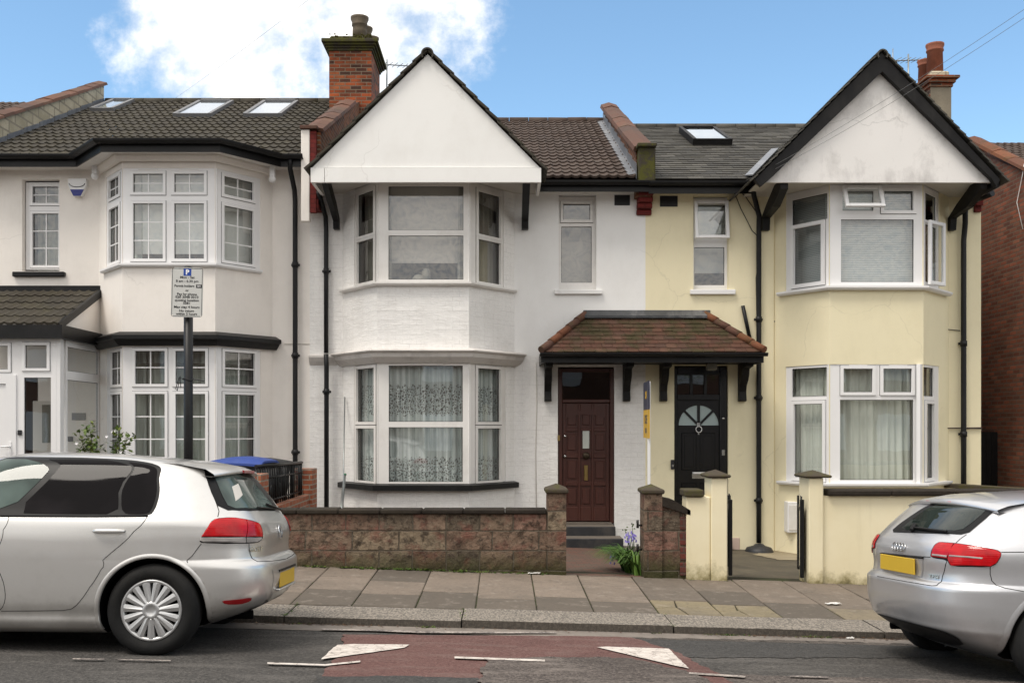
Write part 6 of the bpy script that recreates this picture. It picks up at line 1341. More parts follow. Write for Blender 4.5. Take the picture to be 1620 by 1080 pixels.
# metal rails leaning at the left of the white bay
for k, (xa_, ya_, za_, xb_, yb_, zb_, r_, lab) in enumerate(((541.5, 803, 15.6, 545.5, 628, 16.7, .011, 'thin grey metal rod leaning against the white wall, longest of the three'), (532, 803, 15.5, 544.5, 755, 16.3, .016, 'aluminium tube leaning against the white wall left of the black sill, outer one'), (536, 803, 15.4, 545.5, 752, 16.3, .02, 'green-tipped aluminium tube leaning against the white wall left of the black sill'))):
    mb = MB(); a, b = Vector((X(xa_, za_), za_, hz(-2.5) + .0)), P(xb_, yb_, zb_); mb.tube([a, b], r_, 8); pr_o = mb.build('metal_tube' if r_ > .012 else 'metal_rod', M['galv']); tag(pr_o, lab, 'metal tube', 'metal tubes leaning on the wall')
    if k == 2:
        mb = MB(); mb.tube([b, b + (b - a).normalized() * .03], r_ * 1.2, 8); mb.build('green_cap', paint('green_plastic', (.02, .16, .07), .4, .1, bump=0), pr_o)
# alley fence and clutter at the right
fe = thing('alley_fence', 'dark timber gate and fence closing the alley at the right edge', 'fence', (8.45, 18, -.4))
mb = MB()
for k in range(9): mb.bbox(YR + .01 + k * .104, YR + .01 + (k + 1) * .104 - .006, 18.2, 18.23, -.8, Z(683, 18.2), .004)
mb.bbox(YR, NX - .01, 18.235, 18.28, .2, .3, .006); mb.bbox(YR, NX - .01, 18.235, 18.28, 1.1, 1.2, .006); mb.build('boards', M['black_timber'], fe)
# inspection cover and litter
def ppt(px, py): return gp(px, py, pav_z)
mc = thing('inspection_cover', 'square inspection cover in a pale concrete surround by the right-hand silver car', 'cover', ppt(1345, 937))
a, b = ppt(1330, 934), ppt(1372, 950)
mb = MB(); x0, x1, y0, y1 = 3.98, 4.62, 9.95, 10.62; mb.box(x0, x1, y0, y1, 0, 0)
mb = MB()
for q in ((x0, x1, y0, y0 + .12), (x0, x1, y1 - .12, y1), (x0, x0 + .12, y0 + .12, y1 - .12), (x1 - .12, x1, y0 + .12, y1 - .12)): mb.prism([(q[0], q[2], pav_z(q[0], q[2]) + .012), (q[1], q[2], pav_z(q[1], q[2]) + .012), (q[1], q[3], pav_z(q[1], q[3]) + .012), (q[0], q[3], pav_z(q[0], q[3]) + .012)], (0, 0, -.02))
mb.build('surround', paint('pale_cement', lin(190, 178, 150), .85, .15, 4, 60, .2, .004), mc)
mb = MB(); mb.prism([(x, y, pav_z(x, y) + .010) for x, y in ((x0 + .12, y0 + .12), (x1 - .12, y0 + .12), (x1 - .12, y1 - .12), (x0 + .12, y1 - .12))], (0, 0, -.02)); mb.build('lid', paint('cast_iron_lid', (.05, .047, .045), .6, .3, 10, 50, .4, .004), mc)
pap = paint('crumpled_paper', (.68, .66, .63), .8, .15, 20, 60, .2, .004)
def litter(px, py, w, d, lab, zf_=pav_z, seed=1, mat=None):
    rng = random.Random(seed); c = gp(px, py, zf_); mb = MB(); n = 6; rows = [[(c.x + w * (i / n - .5) + rng.uniform(-.01, .01), c.y + d * (j / n - .5) + rng.uniform(-.01, .01), zf_(c.x, c.y) + .010 + rng.uniform(0, .012)) for i in range(n + 1)] for j in range(n + 1)]
    mb.grid(rows); tag(mb.build('litter', mat or pap), lab, 'litter', 'scraps of litter')
litter(845, 908, .13, .06, 'crumpled white paper scrap at the foot of the stone wall near the gate pier', seed=3)
litter(1318, 956, .14, .07, 'flattened white paper scrap on the paving near the right-hand car', seed=4)
litter(1345, 1011, .06, .04, 'small pale scrap in the gutter beside the right-hand car', road_z, 5)
# overhead wires
def wire(name, pts, lab, r=.008):
    mb = MB(); a, b = Vector(pts[0]), Vector(pts[1]); sag = pts[2]; mb.tube([a.lerp(b, k / 20) - Vector((0, 0, sag * 4 * (k / 20) * (1 - k / 20))) for k in range(21)], r, 5); tag(mb.build(name, paint('dark_cable_sheath', (.24, .24, .24), .6, .1, bump=0)), lab, 'cable', 'overhead telephone cables')
e_ = P(1176, 288, 16.4)
wire('overhead_cable', (e_, P(1880, -165, 9.0), .12), 'upper of two thin telephone cables rising across the stained gable on the right', .0026); wire('overhead_cable', (e_ + Vector((0, 0, -.05)), P(1880, -150, 9.0), .14), 'lower of two thin telephone cables rising across the stained gable on the right', .0026)
wire('overhead_cable', (P(262, 166, 22.1), P(610, -96, 12), .05), 'faint thin cable crossing the white cloud above the left roof', .002)

# ================================================================ plants
def leafmat(name, a, b, c):
    m = NT(name); r = m.attr('rnd'); m.set(Base_Color=m.ramp(r, [(0, a), (.5, b), (1, c)]), Roughness=.55); m.b.inputs['Specular IOR Level'].default_value = .3
    m.b.inputs['Subsurface Weight'].default_value = 0; return m.m
M['leaf'] = leafmat('shrub_leaves', (.045, .08, .014), (.09, .14, .025), (.19, .23, .05)); M['blade'] = leafmat('bluebell_leaves', (.03, .08, .012), (.055, .13, .018), (.11, .19, .035)); M['weed'] = leafmat('weed_leaves', (.03, .06, .01), (.06, .11, .015), (.12, .15, .03))
def leaf(mb, p, d, up, L, w):
    d = Vector(d).normalized(); s = d.cross(Vector(up)).normalized(); n = s.cross(d)
    a = Vector(p); mb.poly(a, a + d * L * .4 + s * w * .5 + n * L * .05, a + d * L, a + d * L * .4 - s * w * .5 + n * L * .05)
def shrub(x, y, z0, rx, h, n, lab, seed, name='shrub'):
    rng = random.Random(seed); t = thing(name, lab, 'shrub', (x, y, z0)); st = MB(); lf = MB()
    for k in range(9):
        a = rng.uniform(0, 6.28); top = Vector((x + rx * rng.uniform(.3, 1) * math.cos(a), y + rx * .6 * math.sin(a), z0 + h * rng.uniform(.75, 1))); b = Vector((x + rng.uniform(-.05, .05), y, z0)); mid = b.lerp(top, .55) + Vector((0, 0, .12)); pts = [b, mid, top]
        st.tube([b, b.lerp(mid, .5), mid, mid.lerp(top, .5), top], [.012, .01, .008, .006, .003], 5)
        for _ in range(n // 9):
            q = rng.random() ** .6; p = (b.lerp(mid, q * 2) if q < .5 else mid.lerp(top, q * 2 - 1)) + Vector((rng.gauss(0, .05), rng.gauss(0, .05), rng.gauss(0, .04))); lf.rnd = rng.random(); leaf(lf, p, (rng.uniform(-1, 1), rng.uniform(-1, 1), rng.uniform(-.3, .8)), (rng.uniform(-.3, .3), rng.uniform(-.3, .3), 1), rng.uniform(.055, .095), rng.uniform(.035, .06))
    st.build('stems', paint('green_stems', (.06, .055, .02), .8, bump=0), t); lf.build('leaves', M['leaf'], t)
    return t
sh = shrub(X(168, 14.2), 14.2, gard_z(-5.6, 14.2), .42, 1.66, 1000, 'leafy rose bush with small white flowers between the porch and the cream bay', 11)
fw = MB(); rng = random.Random(5)
for k in range(7):
    c = Vector((X(168, 14.2) + rng.uniform(-.35, .35), 14.0, gard_z(-5.6, 14.2) + rng.uniform(1.2, 1.55)))
    for j in range(5): a = j * 1.257; leaf(fw, c, (math.cos(a), -.5, math.sin(a)), (0, -1, .1), .03, .025)
fw.build('flowers', M['upvc'], sh)
bbp = thing('bluebell_clump', 'clump of bluebells with strappy green leaves beside the stone pier on the red path', 'flowers', (1.45, 11.9, gard_z(1.45, 11.9)))
bl = MB(); rng = random.Random(8); bx_, by_ = X(1003, 12.0), 12.0
for k in range(300):
    a = rng.uniform(0, 6.28); rr = rng.random() ** .5; b = Vector((bx_ + .10 * rr * math.cos(a) + rng.uniform(-.04, .02), by_ + .55 * rr * math.sin(a), 0)); b.z = gard_z(b.x, b.y); L = rng.uniform(.28, .56); th = rng.uniform(2.0, 4.6) if rng.random() < .75 else rng.uniform(0, 6.28); dr = Vector((math.cos(th), math.sin(th) * .7, 0)); bl.rnd = rng.random(); w_ = rng.uniform(.010, .018); s = dr.cross(Vector((0, 0, 1))).normalized() * w_; pts = []
    for j in range(6): t = j / 5; pts.append(b + dr * L * (t ** 1.4) * .95 + Vector((0, 0, L * (1.15 * t - .78 * t * t * t))))
    for j in range(5): k0, k1 = 1 - j / 5.6, 1 - (j + 1) / 5.6; bl.poly(pts[j] - s * k0, pts[j] + s * k0, pts[j + 1] + s * k1, pts[j + 1] - s * k1)
bl.build('leaves', M['blade'], bbp)
fs = MB(); fh = MB()
for px_, py_ in ((994, 843), (998, 846), (1001, 842), (1003, 848), (992, 852), (968, 882)):
    top = P(px_, py_, 12.0 + rng.uniform(-.1, .1)); b = Vector((bx_ + rng.uniform(-.1, .05), top.y, gard_z(bx_, 12))); fs.tube([b, b.lerp(top, .6) + Vector((0, 0, .05)), top], .004, 5)
    for j in range(7):
        q = top + Vector((rng.uniform(-.03, .03), rng.uniform(-.03, .03), rng.uniform(-.05, .03))); fh.lathe([(.004, .0), (.008, -.008), (.008, -.020), (.013, -.026)], 6, q)
fs.build('stems', M['blade'], bbp); fh.build('flowers', paint('bluebell_violet', (.25, .20, .58), .6, .25, 40, 60, 0), bbp)
dk = MB()
for px_, py_ in ((1000, 832), (988, 836)):
    top = P(px_, py_, 12.1); b = Vector((bx_ + .05, 12.1, gard_z(bx_, 12))); dk.tube([b, b.lerp(top, .5), top], .003, 4)
    for j in range(5): dk.rnd = rng.random() * .4; leaf(dk, top + Vector((rng.uniform(-.03, .03), rng.uniform(-.02, .02), rng.uniform(-.05, .02))), (rng.uniform(-1, 1), -.3, rng.uniform(-.5, 1)), (0, -1, .2), .028, .02)
dk.build('seed_heads', M['leaf'], bbp)
# weeds along the foot of the wall, in the joints and by the kerb: nobody could count them
wd = MB(); rng = random.Random(12)
def tuft(x, y, z, n, s, flat=.6):
    for _ in range(n):
        a = rng.uniform(0, 6.28); wd.rnd = rng.random(); leaf(wd, (x + rng.gauss(0, s * .35), y + rng.gauss(0, s * .2), z - .002), (math.cos(a), math.sin(a), rng.uniform(.1, 1.4) * flat), (0, 0, 1), rng.uniform(.5, 1.2) * s, rng.uniform(.2, .5) * s)
for _ in range(200):
    x = rng.uniform(-2.6, .5) if rng.random() < .7 else rng.uniform(-1.8, -.3); tuft(x, PB - .01 - abs(rng.gauss(0, .03)), pav_z(x, PB), rng.randint(3, 7), rng.uniform(.02, .055))
for _ in range(60): x = rng.uniform(1.7, 4.2); tuft(x, PB - .06 - abs(rng.gauss(0, .02)), pav_z(x, PB), rng.randint(2, 4), rng.uniform(.01, .022))
for xj in cols_x:
    for _ in range(22): y = rng.uniform(KB, PB) if rng.random() < .4 else rng.uniform(KB, KB + .7); tuft(xj, y, pav_z(xj, y) - .004, rng.randint(1, 4), rng.uniform(.006, .016), .3)
for xj, n in ((jx[0], 26), (jx[1], 16), (jx[2], 14)):
    for _ in range(n): y = rng.uniform(KF + .0, KB + .02); tuft(xj + rng.gauss(0, .02), y, kerb_z(xj), 3, rng.uniform(.015, .035))
for px_, n in ((670, 8), (680, 6), (1035, 7), (1130, 10), (1146, 16), (1166, 10), (1265, 8), (1280, 6), (440, 8)):
    q = gp(px_, 1001, road_z)
    for _ in range(n): tuft(q.x + rng.gauss(0, .05), KF - .02 - abs(rng.gauss(0, .015)), road_z(q.x, KF), 5, rng.uniform(.02, .045), .8)
wo = wd.build('weeds', M['weed']); wo['kind'] = 'stuff'; wo['label'] = 'small weeds and moss along the wall foot, slab joints and kerb'
lvs = MB(); rng = random.Random(3)
for _ in range(420):
    x = rng.choice((rng.uniform(-2.3, -1.0), rng.uniform(1.6, 3.6), rng.uniform(-4, 5))); y = KF - abs(rng.gauss(0, .05)); a = rng.uniform(0, 6.28); lvs.rnd = rng.random(); leaf(lvs, (x, y, road_z(x, y) + .008), (math.cos(a), math.sin(a), rng.uniform(-.1, .3)), (0, 0, 1), rng.uniform(.015, .04), rng.uniform(.01, .02))
ld = lvs.build('leaf_debris', leafmat('dead_leaves', (.05, .03, .02), (.09, .045, .025), (.14, .09, .05))); ld['kind'] = 'stuff'
# ================================================================ the other side of the street (seen only in reflections)
op = thing('opposite_terrace', 'brick terrace with slate roof on the far side of the road', 'house', (0, -13, 0))
mb = MB(); mb.box(-30, 30, -22, -13, -1, 5.6); ow = mb.build('wall', paint('opposite_brick', (.22, .12, .085), .9, .2, .6, 20, 0), op)
mb = MB(); mb.prism([(-30, -12.6, 5.6), (-30, -22.4, 5.6), (-30, -17.5, 8.4)], (60, 0, 0)); mb.build('roof', M['slate'], op)
mb = MB()
for k in range(-9, 10):
    for z0_, z1_ in ((.6, 2.2), (3.6, 5.0)): mb.box(k * 2.9 - .7, k * 2.9 + .7, -12.98, -12.95, z0_, z1_)
mb.build('window', M['upvc'], op)
rng = random.Random(21)
for tx_, ty_, hh, lab in ((6.5, -8.5, 7.2, 'leafy street tree across the road opposite the yellow house'), (-7.5, -9.0, 6.4, 'leafy street tree across the road opposite the cream house')):
    t = thing('street_tree', lab, 'tree', (tx_, ty_, 0), group='street trees across the road'); tr = MB(); cr = MB(); c0_ = Vector((tx_, ty_, hh * .68))
    tr.tube([(tx_, ty_, -.2), (tx_ + .05, ty_, 1.2), (tx_, ty_ + .05, 2.6), (tx_ + .1, ty_, hh * .6)], [.17, .14, .12, .06], 10)
    for k in range(12): a = rng.uniform(0, 6.28); tr.tube([(tx_, ty_, 2.4 + k * .12), Vector((tx_, ty_, 3.4 + k * .15)) + Vector((math.cos(a), math.sin(a), .3)) * .8, c0_ + Vector((math.cos(a) * 1.5, math.sin(a) * 1.5, rng.uniform(-1, 1.4)))], [.05, .035, .012], 6)
    cl_ = [c0_ + Vector((rng.gauss(0, .85), rng.gauss(0, .85), rng.gauss(0, .8))) for _ in range(26)]
    for _ in range(3200): q = rng.choice(cl_) + Vector((rng.gauss(0, .33), rng.gauss(0, .33), rng.gauss(0, .3))); cr.rnd = rng.random(); leaf(cr, q, (rng.uniform(-1, 1), rng.uniform(-1, 1), rng.uniform(-.6, .6)), (0, .2, 1), rng.uniform(.10, .18), rng.uniform(.06, .10))
    tr.build('trunk', paint('bark', (.09, .075, .06), .9, .4, 8, 40, .5, .02), t); cr.build('crown', M['leaf'], t)
# ================================================================ parked cars: a body surface of stacked plan outlines, with panels laid on it
def pchip(xs, ys):
    xs = np.array(xs, float); ys = np.array(ys, float); h = np.diff(xs); d = np.diff(ys) / h; m = np.zeros(len(xs))
    for i in range(1, len(xs) - 1):
        if d[i - 1] * d[i] > 0: w1, w2 = 2 * h[i] + h[i - 1], h[i] + 2 * h[i - 1]; m[i] = (w1 + w2) / (w1 / d[i - 1] + w2 / d[i])
    m[0], m[-1] = d[0], d[-1]
    def f(x):
        x = min(max(x, xs[0]), xs[-1]); i = min(max(np.searchsorted(xs, x) - 1, 0), len(h) - 1); t = (x - xs[i]) / h[i]
        return ((1 + 2 * t) * (1 - t) ** 2 * ys[i] + t * (1 - t) ** 2 * h[i] * m[i] + t * t * (3 - 2 * t) * ys[i + 1] + t * t * (t - 1) * h[i] * m[i + 1])
    return f
TH = np.pi * (.5 - .5 * np.cos(np.pi * np.linspace(0, 1, 420)))
class Car:
    def __init__(s, root, sx, rear, front, half, expo):
        s.root, s.sx = root, sx; s.xr, s.xf, s.w, s.n = [pchip(*zip(*q)) for q in (rear, front, half, expo)]; s.cache = {}; s.Mw = world_m(root)
    def outline(s, z):
        k = round(z, 5)
        if k not in s.cache:
            r, f, w, n = s.xr(z), s.xf(z), s.w(z), s.n(z); am, L = (r + f) / 2, (f - r) / 2; c, q = np.cos(TH), np.sin(TH)
            a = am - np.sign(c) * L * np.abs(c) ** (2 / n); b = w * np.abs(q) ** (2 / n); ss = np.concatenate([[0], np.cumsum(np.hypot(np.diff(a), np.diff(b)))]); s.cache[k] = (a, b, ss)
        return s.cache[k]
    def S(s, k, z, mode='s'):
        """point on the body: k = signed arc length from the tail centre line (negative: camera side), or the distance from the tail along the camera side (mode a), or the lateral offset on the tail (mode b)"""
        a, b, ss = s.outline(z)
        if mode == 's': sg = -1 if k < 0 else 1; x = np.interp(abs(k), ss, a); y = sg * np.interp(abs(k), ss, b)
        elif mode in ('a', 'A'): sg = -1 if mode == 'a' else 1; x = k; y = sg * np.interp(k, a, b)
        elif mode == 'f': h = len(TH) // 2; x = np.interp(abs(k), b[h:][::-1], a[h:][::-1]); y = k
        else:
            h = len(TH) // 2; x = np.interp(abs(k), b[:h], a[:h]); y = k
        return Vector((s.sx * x, y, z))
    def N(s, k, z, mode='s', e=.004):
        du = s.S(k + e, z, mode) - s.S(k - e, z, mode); dv = s.S(k, z + e, mode) - s.S(k, z - e, mode); n = du.cross(dv); n.normalize()
        p = s.S(k, z, mode); c = Vector((s.sx * 2.0, 0, .62 if mode != 'f' else .3))
        return n if n.dot(p - c) > 0 else -n
    def proj(s, k, z):
        w = s.Mw @ s.S(k, z); return np.array([VX + w.x * FPX / w.y, VY - (w.z - H) * FPX / w.y])
    def pick(s, px, py):
        if not hasattr(s, 'tab'):
            s.tab = [(k, z, s.proj(k, z)) for k in np.linspace(-3.6, 1.3, 110) for z in np.linspace(.2, s.ztop - .02, 50)]
            s.tab = [t for t in s.tab if (s.Mw.to_3x3() @ s.N(t[0], t[1])).dot(s.Mw @ s.S(t[0], t[1]) - Vector((0, 0, H))) < .02]
            s.tk = np.array([t[2] for t in s.tab])
        i = int(np.argmin(((s.tk - (px, py)) ** 2).sum(1))); k, z, _ = s.tab[i]; q = np.array([k, z])
        for _ in range(12):
            f = s.proj(*q) - (px, py); e = 1e-3; J = np.column_stack([(s.proj(q[0] + e, q[1]) - s.proj(*q)) / e, (s.proj(q[0], q[1] + e) - s.proj(*q)) / e])
            if abs(np.linalg.det(J)) < 500: break
            st = np.linalg.solve(J, -f); m = np.abs(st).max(); st = st * min(1, .05 / m) if m > 0 else st; q2 = q + st; q2[1] = min(max(q2[1], .15), s.ztop - .01)
            q = q2
            if m < 1e-4: break
        if np.hypot(*(s.proj(*q) - (px, py))) > 8: return (k, z)
        return tuple(q)
    def px(s, pts): return [s.pick(*p) for p in pts]
    def decal(s, mb, poly, off=.003, mode='s', mirror=False, cols=14, dz=.02, chaikin=2, skirt=0.):
        for _ in range(chaikin):
            q = []
            for i in range(len(poly)):
                a, b = np.array(poly[i]), np.array(poly[(i + 1) % len(poly)]); q += [a * .8 + b * .2, a * .2 + b * .8]
            poly = q
        z0, z1 = min(p[1] for p in poly), max(p[1] for p in poly); zs = sorted({round(x, 4) for x in np.linspace(z0 + 5e-4, z1 - 5e-4, max(3, int((z1 - z0) / dz) + 2))} | {round(min(max(p[1], z0 + 5e-4), z1 - 5e-4), 4) for p in poly})
        zz = [zs[0]]
        for z in zs[1:]:
            if z - zz[-1] > 8e-4: zz.append(z)
        rows = []
        for z in zz:
            xs = []
            for i in range(len(poly)):
                (x0, y0), (x1, y1) = poly[i], poly[(i + 1) % len(poly)]
                if (y0 - z) * (y1 - z) < 0 or y0 == z: xs.append(x0 + (x1 - x0) * (0 if y1 == y0 else (z - y0) / (y1 - y0)))
            if len(xs) < 2: continue
            a, b = min(xs), max(xs); r = []
            for j in range(cols + 1):
                k = a + (b - a) * j / cols; p = s.S(k, z, mode) + s.N(k, z, mode) * off
                if mirror: p.y = -p.y
                r.append(p)
            rows.append(r)
        sm = mb.smooth; mb.smooth = True; mb.grid(rows); mb.smooth = sm
        if skirt:
            loop = rows[0] + [r[-1] for r in rows[1:]] + rows[-1][::-1][1:] + [r[0] for r in rows[::-1][1:-1]]
            c = Vector((s.sx * 1.6, 0, .8))
            inner = [p + (Vector((c.x, 0, p.z)) - p).normalized() * skirt for p in loop]
            for i in range(len(loop)): j = (i + 1) % len(loop); mb.poly(loop[i], loop[j], inner[j], inner[i])
    def line(s, mb, pts, r=.0035, off=.0, mode='s', n=10, mirror=False):
        out = []
        for (a, b), (c, d) in zip(pts, pts[1:]):
            for t in range(n): k, z = a + (c - a) * t / n, b + (d - b) * t / n; out.append(s.S(k, z, mode) + s.N(k, z, mode) * off)
        k, z = pts[-1]; out.append(s.S(k, z, mode) + s.N(k, z, mode) * off)
        if mirror: out = [Vector((p.x, -p.y, p.z)) for p in out]
        mb.tube(out, r, 5)
    def body(s, levels, wheels, arch_r, mats, cut_in=.60, lip=.03):
        nh = 92; fr = np.linspace(0, 1, nh); rows = []
        for z in levels:
            a, b, ss = s.outline(z); t = fr * ss[-1]; A, B = np.interp(t, ss, a), np.interp(t, ss, b); B[0] = B[-1] = 0
            rows.append([(s.sx * x, -y, z) for x, y in zip(A, B)] + [(s.sx * x, y, z) for x, y in list(zip(A, B))[-2:0:-1]])
        me = bpy.data.meshes.new('body'); V = [p for r in rows for p in r]; m = len(rows[0]); Fc = []
        for i in range(len(rows) - 1):
            for j in range(m): j2 = (j + 1) % m; Fc.append((i * m + j, i * m + j2, (i + 1) * m + j2, (i + 1) * m + j))
        Fc.append(tuple(range(m))[::-1]); Fc.append(tuple((len(rows) - 1) * m + j for j in range(m)))
        me.from_pydata(V, [], Fc); bm = bmesh.new(); bm.from_mesh(me); bmesh.ops.recalc_face_normals(bm, faces=bm.faces); bm.to_mesh(me); bm.free()
        ob = bpy.data.objects.new('body', me); col.objects.link(ob); cut = MB()
        for a, z in wheels:
            for sg in (-1, 1): cut.lathe([(0, -.2), (arch_r, -.2), (arch_r, .2), (0, .2)], 64, (s.sx * a, sg * (cut_in + .2), z), Matrix.Rotation(R(90), 4, 'X'))
        cm = bpy.data.meshes.new('cut'); bm = bmesh.new()
        for v in cut.v: bm.verts.new(v)
        bm.verts.ensure_lookup_table()
        for f in cut.f: bm.faces.new([bm.verts[i] for i in f])
        bmesh.ops.remove_doubles(bm, verts=bm.verts, dist=1e-5); bmesh.ops.recalc_face_normals(bm, faces=bm.faces); bm.to_mesh(cm); bm.free()
        co = bpy.data.objects.new('cut', cm); col.objects.link(co)
        md = ob.modifiers.new('b', 'BOOLEAN'); md.operation = 'DIFFERENCE'; md.object = co; md.solver = 'EXACT'
        dg = bpy.context.evaluated_depsgraph_get(); me2 = bpy.data.meshes.new_from_object(ob.evaluated_get(dg)); bpy.data.objects.remove(ob); bpy.data.objects.remove(co); bpy.data.meshes.remove(cm)
        me2.name = 'body'; me2.materials.clear()
        for q in mats: me2.materials.append(q)
        for p in me2.polygons:
            c = p.center; p.use_smooth = len(p.vertices) < 12
            for a, z in wheels:
                rr = math.hypot(c.x - s.sx * a, c.z - z); rv = [math.hypot(me2.vertices[i].co.x - s.sx * a, me2.vertices[i].co.z - z) for i in p.vertices]
                if (max(rv) < arch_r + .002 and min(rv) > arch_r - .012) or (max(rv) < arch_r + .002 and abs(abs(c.y) - cut_in) < .01): p.material_index = 1; p.use_smooth = False
            if c.z < levels[0] + .001: p.material_index = 1
        o = bpy.data.objects.new('body', me2); col.objects.link(o); o.parent = s.root
        # rolled arch lips
        for a, z in wheels:
            for sg in ('a', 'A'):
                rows = []; lp = MB()
                for r_, of in ((arch_r - .004, -.02), (arch_r - .003, .002), (arch_r + .004, .005), (arch_r + lip * .55, .004), (arch_r + lip, -.001)):
                    row = []
                    for k in range(61):
                        th = R(-22) + R(224) * k / 60; aa, zz = a + r_ * math.cos(th), max(z + r_ * math.sin(th), levels[0] + .012)
                        p = s.S(aa, zz, sg); p.y += (-1 if sg == 'a' else 1) * of; row.append(p)
                    rows.append(row)
                lp.smooth = True; lp.grid(rows); lp.build('wheel_arch', mats[0], s.root)
        return o
def carpaint(name, c):
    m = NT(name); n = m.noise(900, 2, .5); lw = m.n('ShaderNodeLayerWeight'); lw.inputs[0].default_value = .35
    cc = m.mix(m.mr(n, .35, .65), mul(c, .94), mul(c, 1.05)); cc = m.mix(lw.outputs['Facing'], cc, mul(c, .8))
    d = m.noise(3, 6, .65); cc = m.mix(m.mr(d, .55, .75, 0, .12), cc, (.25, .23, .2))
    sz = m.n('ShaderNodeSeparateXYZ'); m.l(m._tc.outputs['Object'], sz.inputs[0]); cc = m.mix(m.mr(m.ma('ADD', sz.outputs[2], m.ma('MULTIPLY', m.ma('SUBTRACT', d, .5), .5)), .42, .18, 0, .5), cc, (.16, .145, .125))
    m.set(Base_Color=cc, Roughness=.34, Metallic=.72); m.b.inputs['Coat Weight'].default_value = .8; m.b.inputs['Coat Roughness'].default_value = .06
    return m.m
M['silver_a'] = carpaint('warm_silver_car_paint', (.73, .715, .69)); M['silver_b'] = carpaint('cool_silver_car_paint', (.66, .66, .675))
M['trim'] = paint('black_car_trim', (.008, .008, .0085), .4, .2, 20, 80, .05, .001, spec=.2); M['gap'] = paint('panel_gap_shadow', (.012, .012, .012), .8, 0, bump=0)
def cglass(name, c, rough=.02, spec=.6):
    m = NT(name); n = m.noise(2.2, 3, .5); m.set(Base_Color=m.mix(m.mr(n, .4, .62), c, mul(c, 2.2)), Roughness=rough); m.b.inputs['Specular IOR Level'].default_value = spec; m.b.inputs['IOR'].default_value = 1.5
    return m.m
M['privacy'] = cglass('privacy_glass', (.0065, .0055, .006), .03, .09); M['cglass'] = cglass('green_tinted_car_glass', (.045, .062, .056), .02, .3); M['cglass_dark'] = cglass('dark_car_glass', (.012, .016, .014), .02, .5)
def lensmat(name, c, rough=.12):
    m = NT(name); v = m.n('ShaderNodeTexWave', wave_type='BANDS', bands_direction='Z'); m.l(m.co('Object'), v.inputs[0]); v.inputs['Scale'].default_value = 24
    n = m.noise(9, 3); m.set(Base_Color=m.mix(m.mr(n, .35, .65), mul(c, .65), c), Roughness=rough); m.b.inputs['Coat Weight'].default_value = .35; m.b.inputs['Coat Roughness'].default_value = .03; m.b.inputs['Specular IOR Level'].default_value = .25
    return m.done(m.bump(v.outputs['Fac'], .12, .004))
M['red_lens'] = lensmat('red_lamp_lens', (.58, .006, .011)); M['dark_red'] = lensmat('deep_red_lens', (.30, .006, .010)); M['clear_lens'] = lensmat('clear_lamp_lens', (.45, .42, .40))
M['plate_y'] = paint('yellow_plate', (.62, .40, .035), .4, .06, 6, 50, 0, spec=.4); M['tyre'] = paint('tyre_rubber', (.0095, .0095, .0095), .85, .3, 12, 90, .3, .003, (.05, .046, .04), .4, spec=.3)
M['alloy'] = paint('silver_wheel_paint', (.55, .55, .55), .35, .08, 8, 60, 0, metal=.7); M['well'] = paint('wheel_well_black', (.006, .006, .006), 1, 0, bump=0, spec=.0)
def wheel(car, a, z, y, R_, rim, spokes, style):
    """tyre, rim and hub cap; outer face at lateral position y"""
    sg = -1 if y < 0 else 1; Mx = Matrix.Translation((car.sx * a, y, z)) @ Matrix.Rotation(R(90 * (1 if sg < 0 else -1)), 4, 'X')
    mb = MB(); w = .205
    mb.lathe([(rim + .004, -.030), (rim + .016, -.012), (R_ * .80, .002), (R_ * .90, -.004), (R_ * .955, -.02), (R_ * .985, -.036), (R_, -.05), (R_, -w + .05), (R_ * .985, -w + .036), (R_ * .93, -w + .012), (R_ * .75, -w), (rim, -w + .01)], 72, M=Mx)
    for k in range(4): rr = R_ + .0005; zz = -.055 - k * .032; 
    o = mb.build('wheel', M['tyre'], car.root)
    mb = MB(); mb.lathe([(rim + .006, -.03), (rim + .010, -.016), (rim + .002, -.010), (rim - .012, -.014), (rim - .018, -.03), (rim - .02, -.05)], 64, M=Mx)
    for k in range(spokes):
        th = 2 * math.pi * (k + .3) / spokes; d, t = Vector((math.cos(th), math.sin(th), 0)), Vector((-math.sin(th), math.cos(th), 0)); w0, w1 = .016, .027
        q = [d * .052 - t * w0, d * .052 + t * w0, d * (rim - .008) + t * w1, d * (rim - .008) - t * w1]
        top = [Vector((p.x, p.y, zz)) for p, zz in zip(q, (-.010, -.010, -.016, -.016))]; mid = [d * .06 + Vector((0, 0, -.003)), d * (rim - .012) + Vector((0, 0, -.009))]; bot = [Vector((p.x, p.y, -.045)) for p in q]
        i = mb.pt(*[Mx @ p for p in top + mid + bot])
        for f in ((0, 4, 5, 3), (4, 1, 2, 5), (0, 1, 4), (3, 5, 2), (0, 3, 9, 6), (1, 7, 8, 2), (2, 8, 9, 3)): mb.face([i + j for j in f])
    mb.lathe([(.066, -.03), (.064, -.008), (.05, -.002), (.036, -.002), (.032, -.006), (0, -.005)], 32, M=Mx); mb.build('hub_cap', M['alloy'], o)
    mb = MB(); mb.lathe([(rim, -.052), (.0, -.055)], 48, M=Mx); mb.build('brake_disc', M['well'], o)
def ring(mb, c, Mx, r, th, n=28, sx=1.): mb.tube([Mx @ (Vector(c) + Vector((r * sx * math.cos(t), r * math.sin(t), 0))) for t in [2 * math.pi * k / n for k in range(n)]], th, 6, closed=True)
